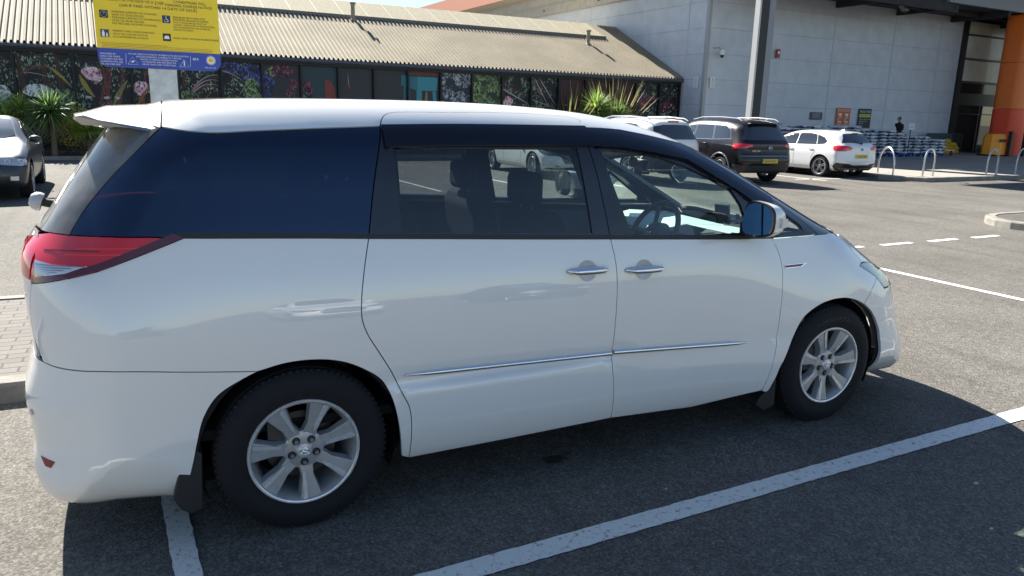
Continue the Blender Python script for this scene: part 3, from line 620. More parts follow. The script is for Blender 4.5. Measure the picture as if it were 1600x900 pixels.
def panel(car, mp, out3, name, m, parent=None, h=.045, inset=.0022, off=0.0, thick=.016, holes=(), mirror=False, q2=False, extra=None, warp=None, ret=False):
    q = np.asarray(out3, float) if q2 else mp.fwd(np.asarray(out3, float))
    q = inset_poly(resample(q, h*.7), inset)
    hs = [inset_poly(resample(np.asarray(x, float) if q2 else mp.fwd(np.asarray(x, float)), h*.7), -inset) for x in holes]
    lo, hi = q.min(0), q.max(0)
    xs = np.arange(lo[0], hi[0]+h, h); G = np.array([(x+(h/2 if j % 2 else 0), y) for j, y in enumerate(np.arange(lo[1], hi[1]+h, h*.866)) for x in xs])
    k = inpoly(G, q) & (pdist(G, q) > h*.45)
    for x in hs: k &= ~inpoly(G, x) & (pdist(G, x) > h*.45)
    G = G[k]
    if extra is not None and len(extra):
        E_ = np.asarray(extra, float); ke = inpoly(E_, q) & (pdist(E_, q) > h*.2); E_ = E_[ke]
        if len(E_):
            d = np.min(np.linalg.norm(G[:, None]-E_[None], axis=2), axis=1) if len(G) else np.zeros(0); G = np.vstack([G[d > h*.35], E_]) if len(G) else E_
    pts = [q]+hs; edges = []; n = 0
    for x in pts: edges += [(n+i, n+(i+1) % len(x)) for i in range(len(x))]; n += len(x)
    allp = np.vstack(pts+[G]) if len(G) else np.vstack(pts)
    r = delaunay_2d_cdt([Vector(map(float, p)) for p in allp], edges, [], 0, 1e-6)
    P2 = np.array([(v[0], v[1]) for v in r[0]]); T3 = np.array([t for t in r[2] if len(t) == 3])
    cen = P2[T3].mean(1); k = inpoly(cen, q)
    for x in hs: k &= ~inpoly(cen, x)
    T3 = T3[k]
    O, D = mp.rays(P2); P = car.hit(O, D); Nn = car.normal(P)
    P_ = P; moved = None
    if warp is not None: P = warp(P, Nn); moved = np.linalg.norm(P-P_, axis=1) > 1e-5
    P = P+Nn*off
    # orient
    a, b, c = P[T3[:, 0]], P[T3[:, 1]], P[T3[:, 2]]
    if (np.cross(b-a, c-a)*Nn[T3[:, 0]]).sum() < 0: T3 = T3[:, ::-1]
    if moved is not None and moved.any():
        a, b, c = P[T3[:, 0]], P[T3[:, 1]], P[T3[:, 2]]; fn = np.cross(b-a, c-a); vn = np.zeros_like(P)
        for i in range(3): np.add.at(vn, T3[:, i], fn)
        vn /= np.maximum(np.linalg.norm(vn, axis=1, keepdims=True), 1e-12); Nn = Nn.copy(); Nn[moved] = vn[moved]
    V = P; NN = Nn; F = [tuple(t) for t in T3]
    if thick:
        cnt = {}
        for t in F:
            for i in range(3):
                e = (t[i], t[(i+1) % 3]); cnt[e] = 1
        bd = [e for e in cnt if (e[1], e[0]) not in cnt]
        base = len(V); ids = sorted({i for e in bd for i in e}); idx = {v: k for k, v in enumerate(ids)}; nb = len(ids)
        A = P[ids]; B = A-Nn[ids]*thick
        V = np.vstack([V, A, B]); en = np.zeros((nb, 3))
        for (i, j) in bd:
            t_ = P[j]-P[i]; s_ = np.cross(t_, Nn[i]); l = np.linalg.norm(s_)
            if l > 1e-9: en[idx[i]] += s_/l; en[idx[j]] += s_/l
            F += [(base+idx[j], base+idx[i], base+nb+idx[i]), (base+idx[j], base+nb+idx[i], base+nb+idx[j])]
        en /= np.maximum(np.linalg.norm(en, axis=1, keepdims=True), 1e-9); NN = np.vstack([NN, en, en])
    if mirror: V = V*[1, -1, 1]; NN = NN*[1, -1, 1]; F = [f[::-1] for f in F]
    if ret: return V, NN, F
    return mesh_obj(name, V, F, m, parent, True, NN)
def strip(car, mp, line3, wd, name, m, parent, off=.004, mirror=False, thick=.01, h=.04):
    """a proud band following a line on the body"""
    q = mp.fwd(np.asarray(line3, float)); o = []
    d = np.gradient(q, axis=0); d /= np.linalg.norm(d, axis=1, keepdims=True); nrm = np.stack([-d[:, 1], d[:, 0]], -1)
    w = np.asarray(wd if hasattr(wd, '__len__') else [wd]*len(q), float)[:, None]/2
    return panel(car, mp, np.vstack([q+nrm*w, (q-nrm*w)[::-1]]), name, m, parent, h=h, inset=0, off=off, thick=thick, mirror=mirror, q2=True)
# ================================================================ wheels (axis along -Y = outer face)
TYRE = mat('tyre_rubber', (.014,.014,.017), .8, spec=.3, bump=.25, bs=90); ALLOY = mat('alloy_silver', (.46,.47,.48), .33, .45, var=.1, vs=25); ALLOYB = mat('alloy_machined', (.78,.79,.80), .25, .6, var=.15, vs=40)
DISC = mat('brake_disc', (.10,.095,.09), .5, .8); WELL = mat('wheel_well', (.006,.006,.007), .9)
def wheel(parent, loc, r, rr, wd, spokes=7, style='seven', rimm=ALLOY, side=-1, phase=.2, emblem=True, tread=True, nuts=5):
    w = bpy.data.objects.new('wheel', None); C.objects.link(w); w.parent = parent; w.location = loc; w.empty_display_size = .1
    if side > 0: w.rotation_euler = (0, 0, pi)
    t = MB(); hw = wd/2
    prof = [(rr-.004, .012), (rr+.006, .0), (rr+.012, -.001), (rr+(r-rr)*.30, -.010), (rr+(r-rr)*.55, -.011), (r-.035, -.003), (r-.015, .009), (r-.005, .022), (r, .035), (r, wd-.035), (r-.012, wd-.012), (rr+.02, wd)]
    t.lathe(prof, axis='Y', n=72)
    if tread:
        for k in range(78):
            a = 2*pi*k/78
            for s_ in (.018, wd-.058): 
                R_ = Matrix.Rotation(-a, 3, 'Y'); t.box(R_ @ Vector((r-.0057, s_+.02, 0)), (.013, .040, .0125), R_)
        for y_ in (.07, wd/2, wd-.07): t.lathe([(r+.0005, y_-.022), (r+.0035, y_-.02), (r+.0035, y_+.02), (r+.0005, y_+.022)], axis='Y', n=72)
    ty = t.build('tyre', TYRE, w, smooth=True, auto=32)
    rm = MB(); rm.lathe([(rr-.001, .006), (rr+.004, -.001), (rr, -.005), (rr-.010, -.004), (rr-.014, .004), (rr-.022, .02), (rr-.03, .06), (rr-.035, wd-.02), (rr, wd-.005)], axis='Y', n=72)
    rm.build('rim', rimm, w, smooth=True, auto=40)
    lp = MB(); lp.lathe([(rr+.003, -.0025), (rr+.002, -.0065), (rr-.006, -.0068), (rr-.009, -.0045)], axis='Y', n=72); lp.build('rim_lip', ALLOYB, w, smooth=True, auto=60)
    sp = MB(); br = MB(); hubr = .078 if style == 'seven' else .062; R1 = rr-.012
    for k in range(spokes):
        a = phase+2*pi*k/spokes; R_ = Matrix.Rotation(-a, 3, 'Y')
        def f(u, v, y): return R_ @ Vector((u, y, v))
        if style == 'seven':
            # wide spoke with a bright raised rib on one edge
            P = [(hubr-.02, -.030), (hubr, -.026), (hubr+.04, -.0225), (R1-.03, -.036), (R1+.002, -.043), (R1+.003, 0.043), (R1-.03, .036), (hubr+.04, .0225), (hubr, .026), (hubr-.02, .030)]
            dep = lambda u: .020-.018*((u-hubr)/(R1-hubr))**1.2 if u > hubr else .022
            n_ = len(P); V = [f(u, v, dep(u)) for u, v in P]+[f(u+(.0), v*1.22, dep(u)+.035) for u, v in P]
            sp.add(V, [tuple(range(n_-1, -1, -1))]+[(i, (i+1) % n_, n_+(i+1) % n_, n_+i) for i in range(n_)])
            for (v0, v1, v0b, v1b) in ((-.021, -.006, -.034, -.012),):
                U = np.linspace(hubr+.012, R1-.002, 8); V = []
                for u in U:
                    t_ = (u-U[0])/(U[-1]-U[0]); c0, c1 = v0+(v0b-v0)*t_, v1+(v1b-v1)*t_; e = dep(u)
                    sh = 1 if t_ > 0.01 else .3
                    V += [f(u, (c0+c1)/2-(c1-c0)/2*sh, e-.0005), f(u, (c0+c1)/2-(c1-c0)/2*sh*.85, e-.005), f(u, (c0+c1)/2+(c1-c0)/2*sh*.85, e-.005), f(u, (c0+c1)/2+(c1-c0)/2*sh, e-.0005)]
                br.add(V, [(4*i+j, 4*i+j+1, 4*i+j+5, 4*i+j+4) for i in range(7) for j in range(3)]+[(3, 2, 1, 0), (28, 29, 30, 31)]); br.build('spoke_rib', ALLOYB, w, smooth=True, auto=50); br = MB()
        else:
            for s_ in (-1, 1):
                P = [(.04, s_*.018-.010), (R1, s_*.030-.011), (R1, s_*.030+.011), (.04, s_*.018+.010)]
                dep = lambda u: .030-.022*(u/R1)
                V = [f(u, v, dep(u)) for u, v in P]+[f(u, v*1.0, dep(u)+.03) for u, v in P]
                sp.add(V, [(3, 2, 1, 0)]+[(i, (i+1) % 4, 4+(i+1) % 4, 4+i) for i in range(4)])
    sp.lathe([(.001, .014 if style == 'seven' else .02), (.034, .014), (.036, .020), (hubr-.008, .0215), (hubr+.004, .026), (hubr+.006, .055)], axis='Y', n=40)
    s_o = sp.build('spokes', rimm, w, bevel=.0025)
    hb = MB(); hb.lathe([(.001, .007), (.020, .008), (.028, .0095), (.031, .014)], axis='Y', n=32); hc = hb.build('hub_cap', rimm if style != 'seven' else ALLOYB, w, smooth=True)
    if emblem == 'ovals':
        e = MB()
        for (cx, cz, ax, az, m_) in ((0, 0, .021, .0145, 20), (0, .0035, .014, .0058, 16), (0, -.001, .0055, .0135, 14)):
            e.tube([(cx+ax*cos(2*pi*i/m_), .0055, cz+az*sin(2*pi*i/m_)) for i in range(m_+1)], .0017, 6)
        e.build('emblem', CHROME, w, smooth=True).parent = hc
        hc.rotation_euler = (0, .5, 0)
    if nuts:
        rad = .052 if style == 'seven' else .045
        for k in range(nuts):
            a = 2*pi*k/nuts+phase*.0+pi/2+pi; c_ = Vector((rad*cos(a), 0, rad*sin(a))); ng = MB(); np_ = MB(); ng.cyl(c_+Vector((0, .0205, 0)), c_+Vector((0, .0185, 0)), .0165, n=20)
            np_.cyl(c_+Vector((0, .03, 0)), c_+Vector((0, .006, 0)), .0095, .0085, n=6)
            if style == 'seven': ng.build('nut_recess', mat('nut_recess', (.02,.02,.022), .5), w)
            np_.build('wheel_nut', GREYMET, w)
    d = MB(); d.lathe([(.03, .09), (.145, .09), (.145, .115), (.03, .115)], axis='Y', n=40); d.box((-.09, .08, .05), (.09, .05, .16)); d.build('brake', DISC, w, smooth=True)
    return w

# ================================================================ MINIVAN


VP=[(-.91,.20),(-.985,.26),(-1.01,.36),(-.995,.46),(-1.005,.56),(-1.01,.63),(-.985,.72),(-.962,.8),(-.965,.88),(-.972,.98),(-.972,1.08),(-.96,1.17),(-.90,1.24),(-.82,1.36),(-.72,1.50),(-.62,1.625),(-.46,1.712),(-.25,1.738),(-.05,1.747),(.3,1.755),(.8,1.757),(1.2,1.745),(1.6,1.712),(2.0,1.63),(2.4,1.475),(2.8,1.28),(3.1,1.135),(3.3,1.065),(3.5,.97),(3.7,.87),(3.84,.78),(3.92,.66),(3.955,.5),(3.97,.34),(3.92,.2),(3.6,.18),(2.5,.19),(1,.19),(0,.19),(-.6,.19)]
VW=[(.1,.80),(.19,.835),(.25,.858),(.35,.885),(.45,.895),(.55,.892),(.65,.893),(.75,.894),(.85,.890),(.95,.880),(1.05,.864),(1.15,.840),(1.25,.812),(1.35,.782),(1.45,.752),(1.55,.715),(1.62,.68),(1.7,.64),(1.8,.6)]
def rad(x,z):
    r=.14+.14*np.clip((-x-.3)/.4,0,1)+.10*np.clip((x-3.0)/.5,0,1)
    r=r-.04*np.clip((.45-z)/.2,0,1)+.05*np.clip((z-1.45)/.2,0,1)
    r=np.where(z<.5,np.minimum(r,.04+.6*np.maximum(z-.19,0)+.12*(np.clip((-x-.3)/.4,0,1)+np.clip((x-3)/.4,0,1))),r)
    return r
def taper(x,z):
    t=.10*np.clip((-x-.1)/.9,0,1)**2*np.clip((z-.9)/.5,0,1)+.03*np.clip((-x-.2)/.8,0,1)**2
    u=np.clip((x-1.4)/2.4,0,1)
    t=t+.09*u**2*1.0*sm(.15,.6,z)+.02*u**2+.10*np.clip((x-1.5)/1.6,0,1)**2*np.clip((z-1.0)/.5,0,1)
    t=t-.06*np.exp(-((x-2.95)/.55)**2)*np.clip((1.0-z)/.35,0,1)
    return t
def sm(a,b,x):
    t=np.clip((x-a)/(b-a),0,1);return t*t*(3-2*t)
def feat(x,z):
    # lower body step: line rises to the arches
    zl=.575-.03*np.clip((x-.5)/1.8,0,1)
    st=sm(zl+.012,zl-.012,z)*.013*sm(.28,.40,x)*sm(2.62,2.5,x)
    # shoulder crease from lamp, soft
    c=.006*np.exp(-((z-1.10-.02*(x<0)*0)/.02)**2)
    return st
def van():
    return Car(VP,VW,(lambda z:.42-.2*sm(.85,1.15,z)-.1*sm(.6,.25,z)),.10,1.0,rad,crown=.03,taper=taper,feat=feat)
TR={'gD':[[-0.4327,-0.5936,1.6261],[-0.5244,-0.6433,1.5357],[-0.6164,-0.6447,1.4406],[-0.7092,-0.6422,1.3276],[-0.7667,-0.6682,1.2372]],
'belt':[[-0.7667,-0.6682,1.2372],[-0.6358,-0.7644,1.2403],[-0.5202,-0.7957,1.2386],[-0.3913,-0.8085,1.232],[-0.1392,-0.82,1.2217],[0.1011,-0.8233,1.2106],[0.2954,-0.8263,1.2001]],
'belt2':[[0.2954,-0.8263,1.2001],[0.6367,-0.831,1.1832],[1.0312,-0.8364,1.1634],[1.4482,-0.8415,1.1439]],
'belt3':[[1.4482,-0.8415,1.1439],[1.845,-0.8416,1.1245],[2.1766,-0.8355,1.1073],[2.4758,-0.8249,1.0944]],
'belt4':[[2.4758,-0.8249,1.0944],[2.6918,-0.8123,1.0926],[2.8568,-0.7839,1.0911],[2.9593,-0.7544,1.0855]],
'topr':[[-0.4327,-0.5936,1.6261],[-0.3835,-0.6299,1.6184],[-0.3295,-0.6547,1.6128],[-0.2563,-0.6688,1.6094],[-0.0998,-0.6668,1.6185],[0.1491,-0.6569,1.6314],[0.401,-0.647,1.6426]],
'gC':[[0.401,-0.647,1.6426],[0.3415,-0.7596,1.4258],[0.2954,-0.8263,1.2001]],
'dtop':[[0.401,-0.647,1.6426],[0.7066,-0.6398,1.6497],[1.019,-0.6347,1.6516],[1.221,-0.6282,1.6515],[1.4034,-0.619,1.651]],
'dgap':[[0.401,-0.647,1.6426],[0.4176,-0.6143,1.671],[0.4364,-0.5937,1.687],[0.4722,-0.5779,1.6982],[0.6878,-0.5696,1.7043],[1.0063,-0.555,1.7094],[1.2625,-0.5474,1.7037],[1.3829,-0.5531,1.6943],[1.4099,-0.5754,1.6801],[1.4034,-0.619,1.651]],
'gB':[[1.4034,-0.619,1.651],[1.383,-0.688,1.5907],[1.3896,-0.7195,1.539],[1.4135,-0.7641,1.4112],[1.4363,-0.8143,1.242],[1.4482,-0.8415,1.1439]],
'ftop':[[1.4034,-0.619,1.651],[1.5981,-0.6051,1.6442],[1.7409,-0.6093,1.6228],[1.8606,-0.6083,1.6017],[1.9814,-0.5947,1.5795]],
'agap':[[1.9814,-0.5947,1.5795],[2.0687,-0.6304,1.5344],[2.1776,-0.6634,1.477],[2.3021,-0.6869,1.4127],[2.5397,-0.7014,1.3021],[2.7418,-0.747,1.1784],[2.8568,-0.7839,1.0911]],
'd1':[[0.2954,-0.8263,1.2001],[0.2701,-0.8543,1.0931],[0.2492,-0.8774,0.969],[0.2467,-0.8873,0.8834],[0.2664,-0.8918,0.8177],[0.3137,-0.894,0.7335],[0.3691,-0.8928,0.6339],[0.4043,-0.9051,0.5516],[0.4376,-0.9078,0.4776],[0.4483,-0.902,0.3769],[0.449,-0.8806,0.2813],[0.451,-0.8528,0.2202]],
'd2':[[1.4482,-0.8415,1.1439],[1.469,-0.868,1.0279],[1.4733,-0.8832,0.9224],[1.4688,-0.8931,0.7841],[1.464,-0.8932,0.6653],[1.4579,-0.8923,0.6014],[1.457,-0.9053,0.5409],[1.4711,-0.9066,0.4251],[1.4894,-0.8677,0.2472]],
'd3':[[2.4758,-0.8249,1.0944],[2.5166,-0.8454,1.0145],[2.5344,-0.8639,0.9332],[2.5336,-0.8772,0.8658],[2.5283,-0.889,0.7877],[2.5158,-0.8998,0.6707],[2.5114,-0.9004,0.5997],[2.4955,-0.917,0.4979],[2.4766,-0.9184,0.3915],[2.4469,-0.895,0.266]],
'sillr':[[0.451,-0.8528,0.2202],[0.951,-0.8594,0.2307],[1.4894,-0.8677,0.2472]],
'sillf':[[1.4894,-0.8677,0.2472],[2.0024,-0.8549,0.2217],[2.4487,-0.8938,0.2616]],
'tail_low':[[-0.3913,-0.8085,1.232],[-0.5641,-0.815,1.167],[-0.6828,-0.8031,1.1234],[-0.7802,-0.771,1.0981],[-0.8604,-0.7075,1.0766],[-0.8952,-0.6628,1.0696]],
'gTl':[[-0.7667,-0.6682,1.2372],[-0.8294,-0.591,1.2376],[-0.8736,-0.5255,1.2248],[-0.8759,-0.5616,1.2066],[-0.8823,-0.6371,1.1534],[-0.8973,-0.6451,1.1063],[-0.9027,-0.6518,1.0654]],
'lens':[[-0.879,-0.642,1.153],[-0.8159,-0.7146,1.1428],[-0.7002,-0.7852,1.1396],[-0.7795,-0.7654,1.1095],[-0.8808,-0.6764,1.0903]],
'gT':[[-0.9027,-0.6518,1.0654],[-0.9163,-0.6465,0.9767],[-0.916,-0.6439,0.864],[-0.8883,-0.7088,0.7845]],
'btop':[[-0.8883,-0.7088,0.7845],[-0.8403,-0.7736,0.7773],[-0.7664,-0.834,0.7742],[-0.6557,-0.8816,0.7719],[-0.4,-0.8921,0.7406],[-0.1668,-0.894,0.7137]],
'arch':[[-0.1668,-0.894,0.7137],[-0.2267,-0.8936,0.6875],[-0.3159,-0.8922,0.635],[-0.3702,-0.8907,0.5541],[-0.3981,-0.8931,0.4622],[-0.4166,-0.8874,0.3812],[-0.4368,-0.8646,0.2968],[-0.4527,-0.7915,0.2023]],
'arch2':[[-0.1668,-0.894,0.7137],[-0.0544,-0.894,0.7349],[0.0686,-0.894,0.733],[0.164,-0.8939,0.7115],[0.2454,-0.8933,0.6711],[0.3202,-0.8925,0.6132],[0.3587,-0.9018,0.5404],[0.3828,-0.9071,0.4493],[0.4005,-0.8961,0.3412],[0.4121,-0.8655,0.2422]],
'bbot':[[-0.4527,-0.7915,0.2023],[-0.6583,-0.7418,0.2033],[-0.8096,-0.7811,0.2476]],
'farch':[[2.4487,-0.8938,0.2616],[2.4871,-0.8936,0.2524],[2.5127,-0.9112,0.3145],[2.5401,-0.9192,0.3947],[2.5606,-0.9178,0.4248],[2.5972,-0.9113,0.4917],[2.6312,-0.9063,0.5669],[2.6736,-0.9086,0.6469],[2.7185,-0.906,0.6819],[2.8124,-0.9007,0.7217],[2.9113,-0.8949,0.7389],[3.0184,-0.8884,0.7369],[3.1174,-0.8824,0.7135],[3.1865,-0.8775,0.6847]],
'farch2':[[3.1865,-0.8775,0.6847],[3.2094,-0.8759,0.6712],[3.3049,-0.8625,0.5976],[3.3646,-0.8594,0.5141],[3.375,-0.868,0.457],[3.3682,-0.8788,0.373],[3.4747,-0.803,0.2366],[3.4878,-0.772,0.2088]],
'gF':[[3.3684,-0.7914,0.8129],[3.2739,-0.8494,0.7667],[3.1865,-0.8775,0.6847]],
'lamp':[[3.3684,-0.7914,0.8129],[3.2822,-0.8024,0.8541],[3.186,-0.8139,0.897],[3.229,-0.7896,0.9067]],
'hoodedge':[[2.9593,-0.7544,1.0855],[3.0512,-0.7235,1.0746],[3.1074,-0.7488,1.0311],[3.1604,-0.764,0.9857],[3.2377,-0.7814,0.9122]],
'g_glass':[[0.4384,-0.7119,1.5563],[1.3181,-0.7126,1.5547],[1.334,-0.7705,1.3894],[1.3497,-0.833,1.1759],[0.4398,-0.8212,1.218]],
'f_glass':[[1.454,-0.7142,1.5507],[1.6163,-0.7168,1.539],[1.767,-0.7186,1.5206],[1.9575,-0.7326,1.4625],[2.1058,-0.7428,1.4054],[2.2292,-0.7535,1.3485],[2.2813,-0.7772,1.2733],[2.3198,-0.8201,1.1367],[2.0099,-0.8328,1.1395],[1.5149,-0.8363,1.1628]],
'tri':[[2.4416,-0.7261,1.3174],[2.7171,-0.7797,1.1484],[2.7245,-0.7948,1.122],[2.4245,-0.8181,1.1249]],
'chr1':[[0.4208,-0.8925,0.6185],[1.4474,-0.8922,0.5946]],
'chr2':[[1.4618,-0.8922,0.5977],[2.3037,-0.8933,0.5522]],
'crease':[[0.4068,-0.8923,0.6032],[1.4527,-0.8921,0.5696],[2.0204,-0.8947,0.5499],[2.2991,-0.8995,0.5439],[2.3642,-0.895,0.5531],[2.5092,-0.9006,0.6143],[2.588,-0.9049,0.6471],[2.673,-0.9084,0.652]],
'gS':[[-0.4327,-0.5936,1.6261],[-0.4182,-0.5514,1.6588],[-0.4021,-0.4801,1.6994]],
'h1':[[1.1996,-0.87,1.0171],[1.4233,-0.8721,1.004]],
'h2':[[1.513,-0.8721,1.0027],[1.7449,-0.8725,0.9873]],
'badge':[[2.5521,-0.8615,0.942],[2.6955,-0.8595,0.9323]],
'refl':[[-0.9308,-0.7008,0.4171],[-0.8819,-0.7693,0.413],[-0.8976,-0.7582,0.3877],[-0.9161,-0.7345,0.3882]],
'lens2':[[-0.879,-0.642,1.153]]}
LZ, LX0, LX1, LD = 1.136, -.955, -.765, .028
VAN = van(); ST = Stad(-.35, 3.0); RO = Roll(1.0); TO = Top(.5)
TR = {k: np.array(v) for k, v in TR.items()}
VW_ = mat('van_pearl_white', (.845,.84,.815), .3, coat=1.0, coatr=.012, spec=.5)
VW_.node_tree.nodes['Principled BSDF'].inputs['Coat IOR'].default_value = 1.75
PRIV = glass('privacy_glass', (.035,.045,.06), refl=(.48,.66,1.0), f0=.10); SIDEG = glass('side_glass', (.37,.41,.43)); FRONTG = glass('front_glass', (.80,.92,.88)); VISOR = glass('visor_acrylic', (.10,.10,.13), refl=(.8,.85,1.0))  # the sky's blue is put into the privacy and visor reflection tints
REARG = glass('rear_dusty_glass', (.05,.055,.06), dirt=.42)
REDL = mat('tail_red', (.66,.008,.018), .12, coat=1, coatr=.02); REDD = mat('tail_red_dark', (.09,.004,.01), .15, coat=1)
CLEARL = mat('clear_lens', (.72,.73,.75), .12, .35, coat=1)
van_ = thing('minivan', 'large pearl white minivan with dark tinted side windows filling the foreground', 'minivan', (0, 0, 0))
S0 = -.35-.9*pi/2; S1 = 3.0+.9*pi/2        # param of the rear and front centre line
def q_(name): return ST.fwd(TR[name])
def qs(name): return ST.fwd(cr(TR[name], 5))
def ts(name): return cr(TR[name], 5)
def rev(a): return np.asarray(a)[::-1]
def cat_(*a): return np.vstack([np.atleast_2d(x) for x in a])
def mirror_s(q, s0): r_ = np.array(q, float); r_[:, 0] = 2*s0-r_[:, 0]; return r_
tb = TR['belt']; p_body = []
# side panels, both flanks
for mir in (False, True):
    sfx = mir
    hollow = [ (TR['h1'].mean(0)), (TR['h2'].mean(0)) ]
    def dimple(P, Nn):
        for c_ in hollow:
            d = np.hypot(P[:, 0]-c_[0], (P[:, 2]-c_[2]+.004)*1.05)/.052; P = P-Nn*(.018*np.clip(1-d**3.2, 0, 1)**.8)[:, None]
        return P
    def ring(c_): return [(c_[0]+r_*cos(a), c_[2]-.004+r_*.95*sin(a)) for r_ in (.01,.022,.033,.041,.047,.0505,.053) for a in np.linspace(0, 2*pi, max(6, int(40*r_/.05)), endpoint=False)]
    qp = cat_(q_('belt')[3:], qs('d1')[1:], qs('arch2')[::-1], qs('btop')[::-1][1:], q_('gT')[::-1][1:], q_('tail_low')[::-1][1:-1])
    panel(VAN, ST, qp, 'rear_quarter_panel', VW_, van_, h=.04, mirror=mir, q2=True)
    dr = panel(VAN, ST, cat_(qs('belt2'), qs('d2')[1:], q_('sillr')[::-1][1:], qs('d1')[::-1][1:-1]), 'sliding_door', VW_, van_, h=.05, mirror=mir, q2=True, extra=ring(hollow[0]), warp=dimple)
    fd = panel(VAN, ST, cat_(qs('belt3'), qs('d3')[1:], q_('sillf')[::-1][1:], qs('d2')[::-1][1:-1]), 'front_door', VW_, van_, h=.05, mirror=mir, q2=True, extra=ring(hollow[1]), warp=dimple)
    panel(VAN, ST, cat_(q_('belt4'), q_('hoodedge')[1:], q_('lamp')[::-1][1:-1], q_('gF'), qs('farch')[::-1][1:], qs('d3')[::-1][1:-1]), 'front_fender', VW_, van_, h=.04, mirror=mir, q2=True)
    panel(VAN, RO, cat_(ts('dgap'), ts('dtop')[::-1][1:-1]), 'sliding_door_header', VW_, dr, h=.03, mirror=mir, thick=.02)
    # glazing
    panel(VAN, ST, cat_(qs('topr'), qs('gC')[1:], q_('belt')[::-1][1:], qs('gD')[::-1][1:-1]), 'quarter_window', PRIV, van_, h=.05, inset=.003, mirror=mir, q2=True, thick=.006)
    wf = panel(VAN, ST, cat_(qs('dtop'), qs('gB')[1:], qs('belt2')[::-1][1:], qs('gC')[::-1][1:-1]), 'window_frame', KGLOSS, dr, h=.05, mirror=mir, q2=True, holes=[q_('g_glass')], thick=.02)
    panel(VAN, ST, q_('g_glass'), 'window_glass', SIDEG, dr, h=.06, inset=-.004, off=-.006, thick=0, mirror=mir, q2=True)
    panel(VAN, ST, cat_(qs('ftop'), q_('agap')[1:], q_('belt4')[::-1][2:], qs('belt3')[::-1][1:], qs('gB')[::-1][1:-1]), 'window_frame', KGLOSS, fd, h=.045, mirror=mir, q2=True, holes=[q_('f_glass'), q_('tri')], thick=.02)
    panel(VAN, ST, q_('f_glass'), 'window_glass', FRONTG, fd, h=.06, inset=-.004, off=-.006, thick=0, mirror=mir, q2=True)
    panel(VAN, ST, q_('tri'), 'quarter_light', FRONTG, fd, h=.06, inset=-.004, off=-.004, thick=0, mirror=mir, q2=True)
    # belt seals
    sb = q_('belt')[3:].copy(); sb[:, 1] += .0085; sb = cat_([sb[0]-[.09, -.0], ], sb); strip(VAN, ST, [VAN.hit(*[a[None] if a.ndim == 1 else a for a in [x[i] for x in ST.rays(sb)]])[0] for i in range(len(sb))], [.004]+[.02]*(len(sb)-1), 'belt_seal', KPLAS, van_, off=.003, mirror=mir)
    for nm, par in (('belt2', dr), ('belt3', fd)):
        sb = q_(nm).copy(); sb[:, 1] += .0085; sb[0, 0] -= .012; sb[-1, 0] += .012; O, D = ST.rays(sb); strip(VAN, ST, VAN.hit(O, D), .020, 'belt_seal', KPLAS, par, off=.003, mirror=mir)
    # acrylic rain visors
    d_ = qs('dtop'); lo = d_.copy()[::-1]; lo[:, 1] -= .088; lo[0, 0] += .03
    panel(VAN, ST, cat_(d_-[0, .004], lo), 'rain_visor', VISOR, dr, h=.04, inset=0, off=.016, thick=.012, mirror=mir, q2=True)
    a_ = cat_(q_('ftop'), q_('agap')[1:5]); n_ = len(a_); dd = np.gradient(a_, axis=0); dd /= np.linalg.norm(dd, axis=1, keepdims=True); nn_ = np.stack([dd[:, 1], -dd[:, 0]], -1)
    up_ = a_+nn_*.012; lw = a_+nn_*np.interp(np.arange(n_), [0, n_-1], [.094, .080])[:, None]; lw[0] = a_[0]+[.02, -.09]; lw[-1] += [.0, -.03]
    panel(VAN, ST, cat_(up_, lw[::-1]), 'rain_visor', VISOR, fd, h=.04, inset=0, off=.016, thick=.012, mirror=mir, q2=True)
    # lamps
    tl = panel(VAN, ST, cat_(q_('belt')[:4], cr(q_('tail_low'), 5)[1:-1], q_('gTl')[::-1][:-1]), 'tail_light', REDL, van_, h=.03, off=.004, mirror=mir, q2=True, thick=.03)
    tlq = cr(q_('tail_low'), 5); panel(VAN, ST, cat_(tlq, tlq[::-1][:-1]+np.stack([0*tlq[1:, 0], np.linspace(.016, .030, len(tlq)-1)], -1)), 'lower_lens', REDD, tl, h=.02, inset=.0, off=.0065, mirror=mir, q2=True, thick=.002)
    panel(VAN, ST, q_('lens'), 'reversing_lens', CLEARL, tl, h=.02, inset=.004, off=.008, thick=.004, mirror=mir, q2=True)
    for k in range(6):
        zz = LZ-.007*k; x0, x1 = LX0, LX1-LD*k
        strip(VAN, ST, VAN.hit(*ST.rays(np.array([[x0, zz+.004*k*0], [(x0+x1)/2, zz], [x1, zz]]))), .0022, 'lens_flute', GREYMET, tl, off=.0105, mirror=mir, thick=.001)
    for (zz, x0, x1, w_, m_) in ((1.188, -.95, -.70, .003, REDD), (1.200, -.80, -.52, .004, mat('lamp_led_red', (.95,.03,.03), .2, coat=1)), (1.178, -.84, -.60, .005, mat('lamp_led_red', (.95,.03,.03), .2, coat=1))):
        strip(VAN, ST, VAN.hit(*ST.rays(np.array([[x0, zz-.006], [(2*x0+x1)/3, zz-.002], [(x0+2*x1)/3, zz], [x1, zz+.002]]))), w_, 'lens_band', m_, tl, off=.006, mirror=mir, thick=.001, h=.03)
    qr = np.array([(-.99, 1.075), (-.99, 1.215), (-1.12, 1.215), (-1.32, 1.19), (-1.30, 1.15), (-1.12, 1.09)]); panel(VAN, ST, qr, 'tailgate_light', REDL, van_, h=.03, off=.004, mirror=mir, q2=True, thick=.02)
    L0 = q_('lamp'); hl = cat_(L0, [(3.36, .90), (3.48, .875), (3.75, .80), (3.80, .74), (3.62, .735), (3.45, .745)]); panel(VAN, ST, hl, 'headlamp', glass('lamp_lens', (.75,.8,.85)), van_, h=.03, off=.003, mirror=mir, q2=True, thick=.01)
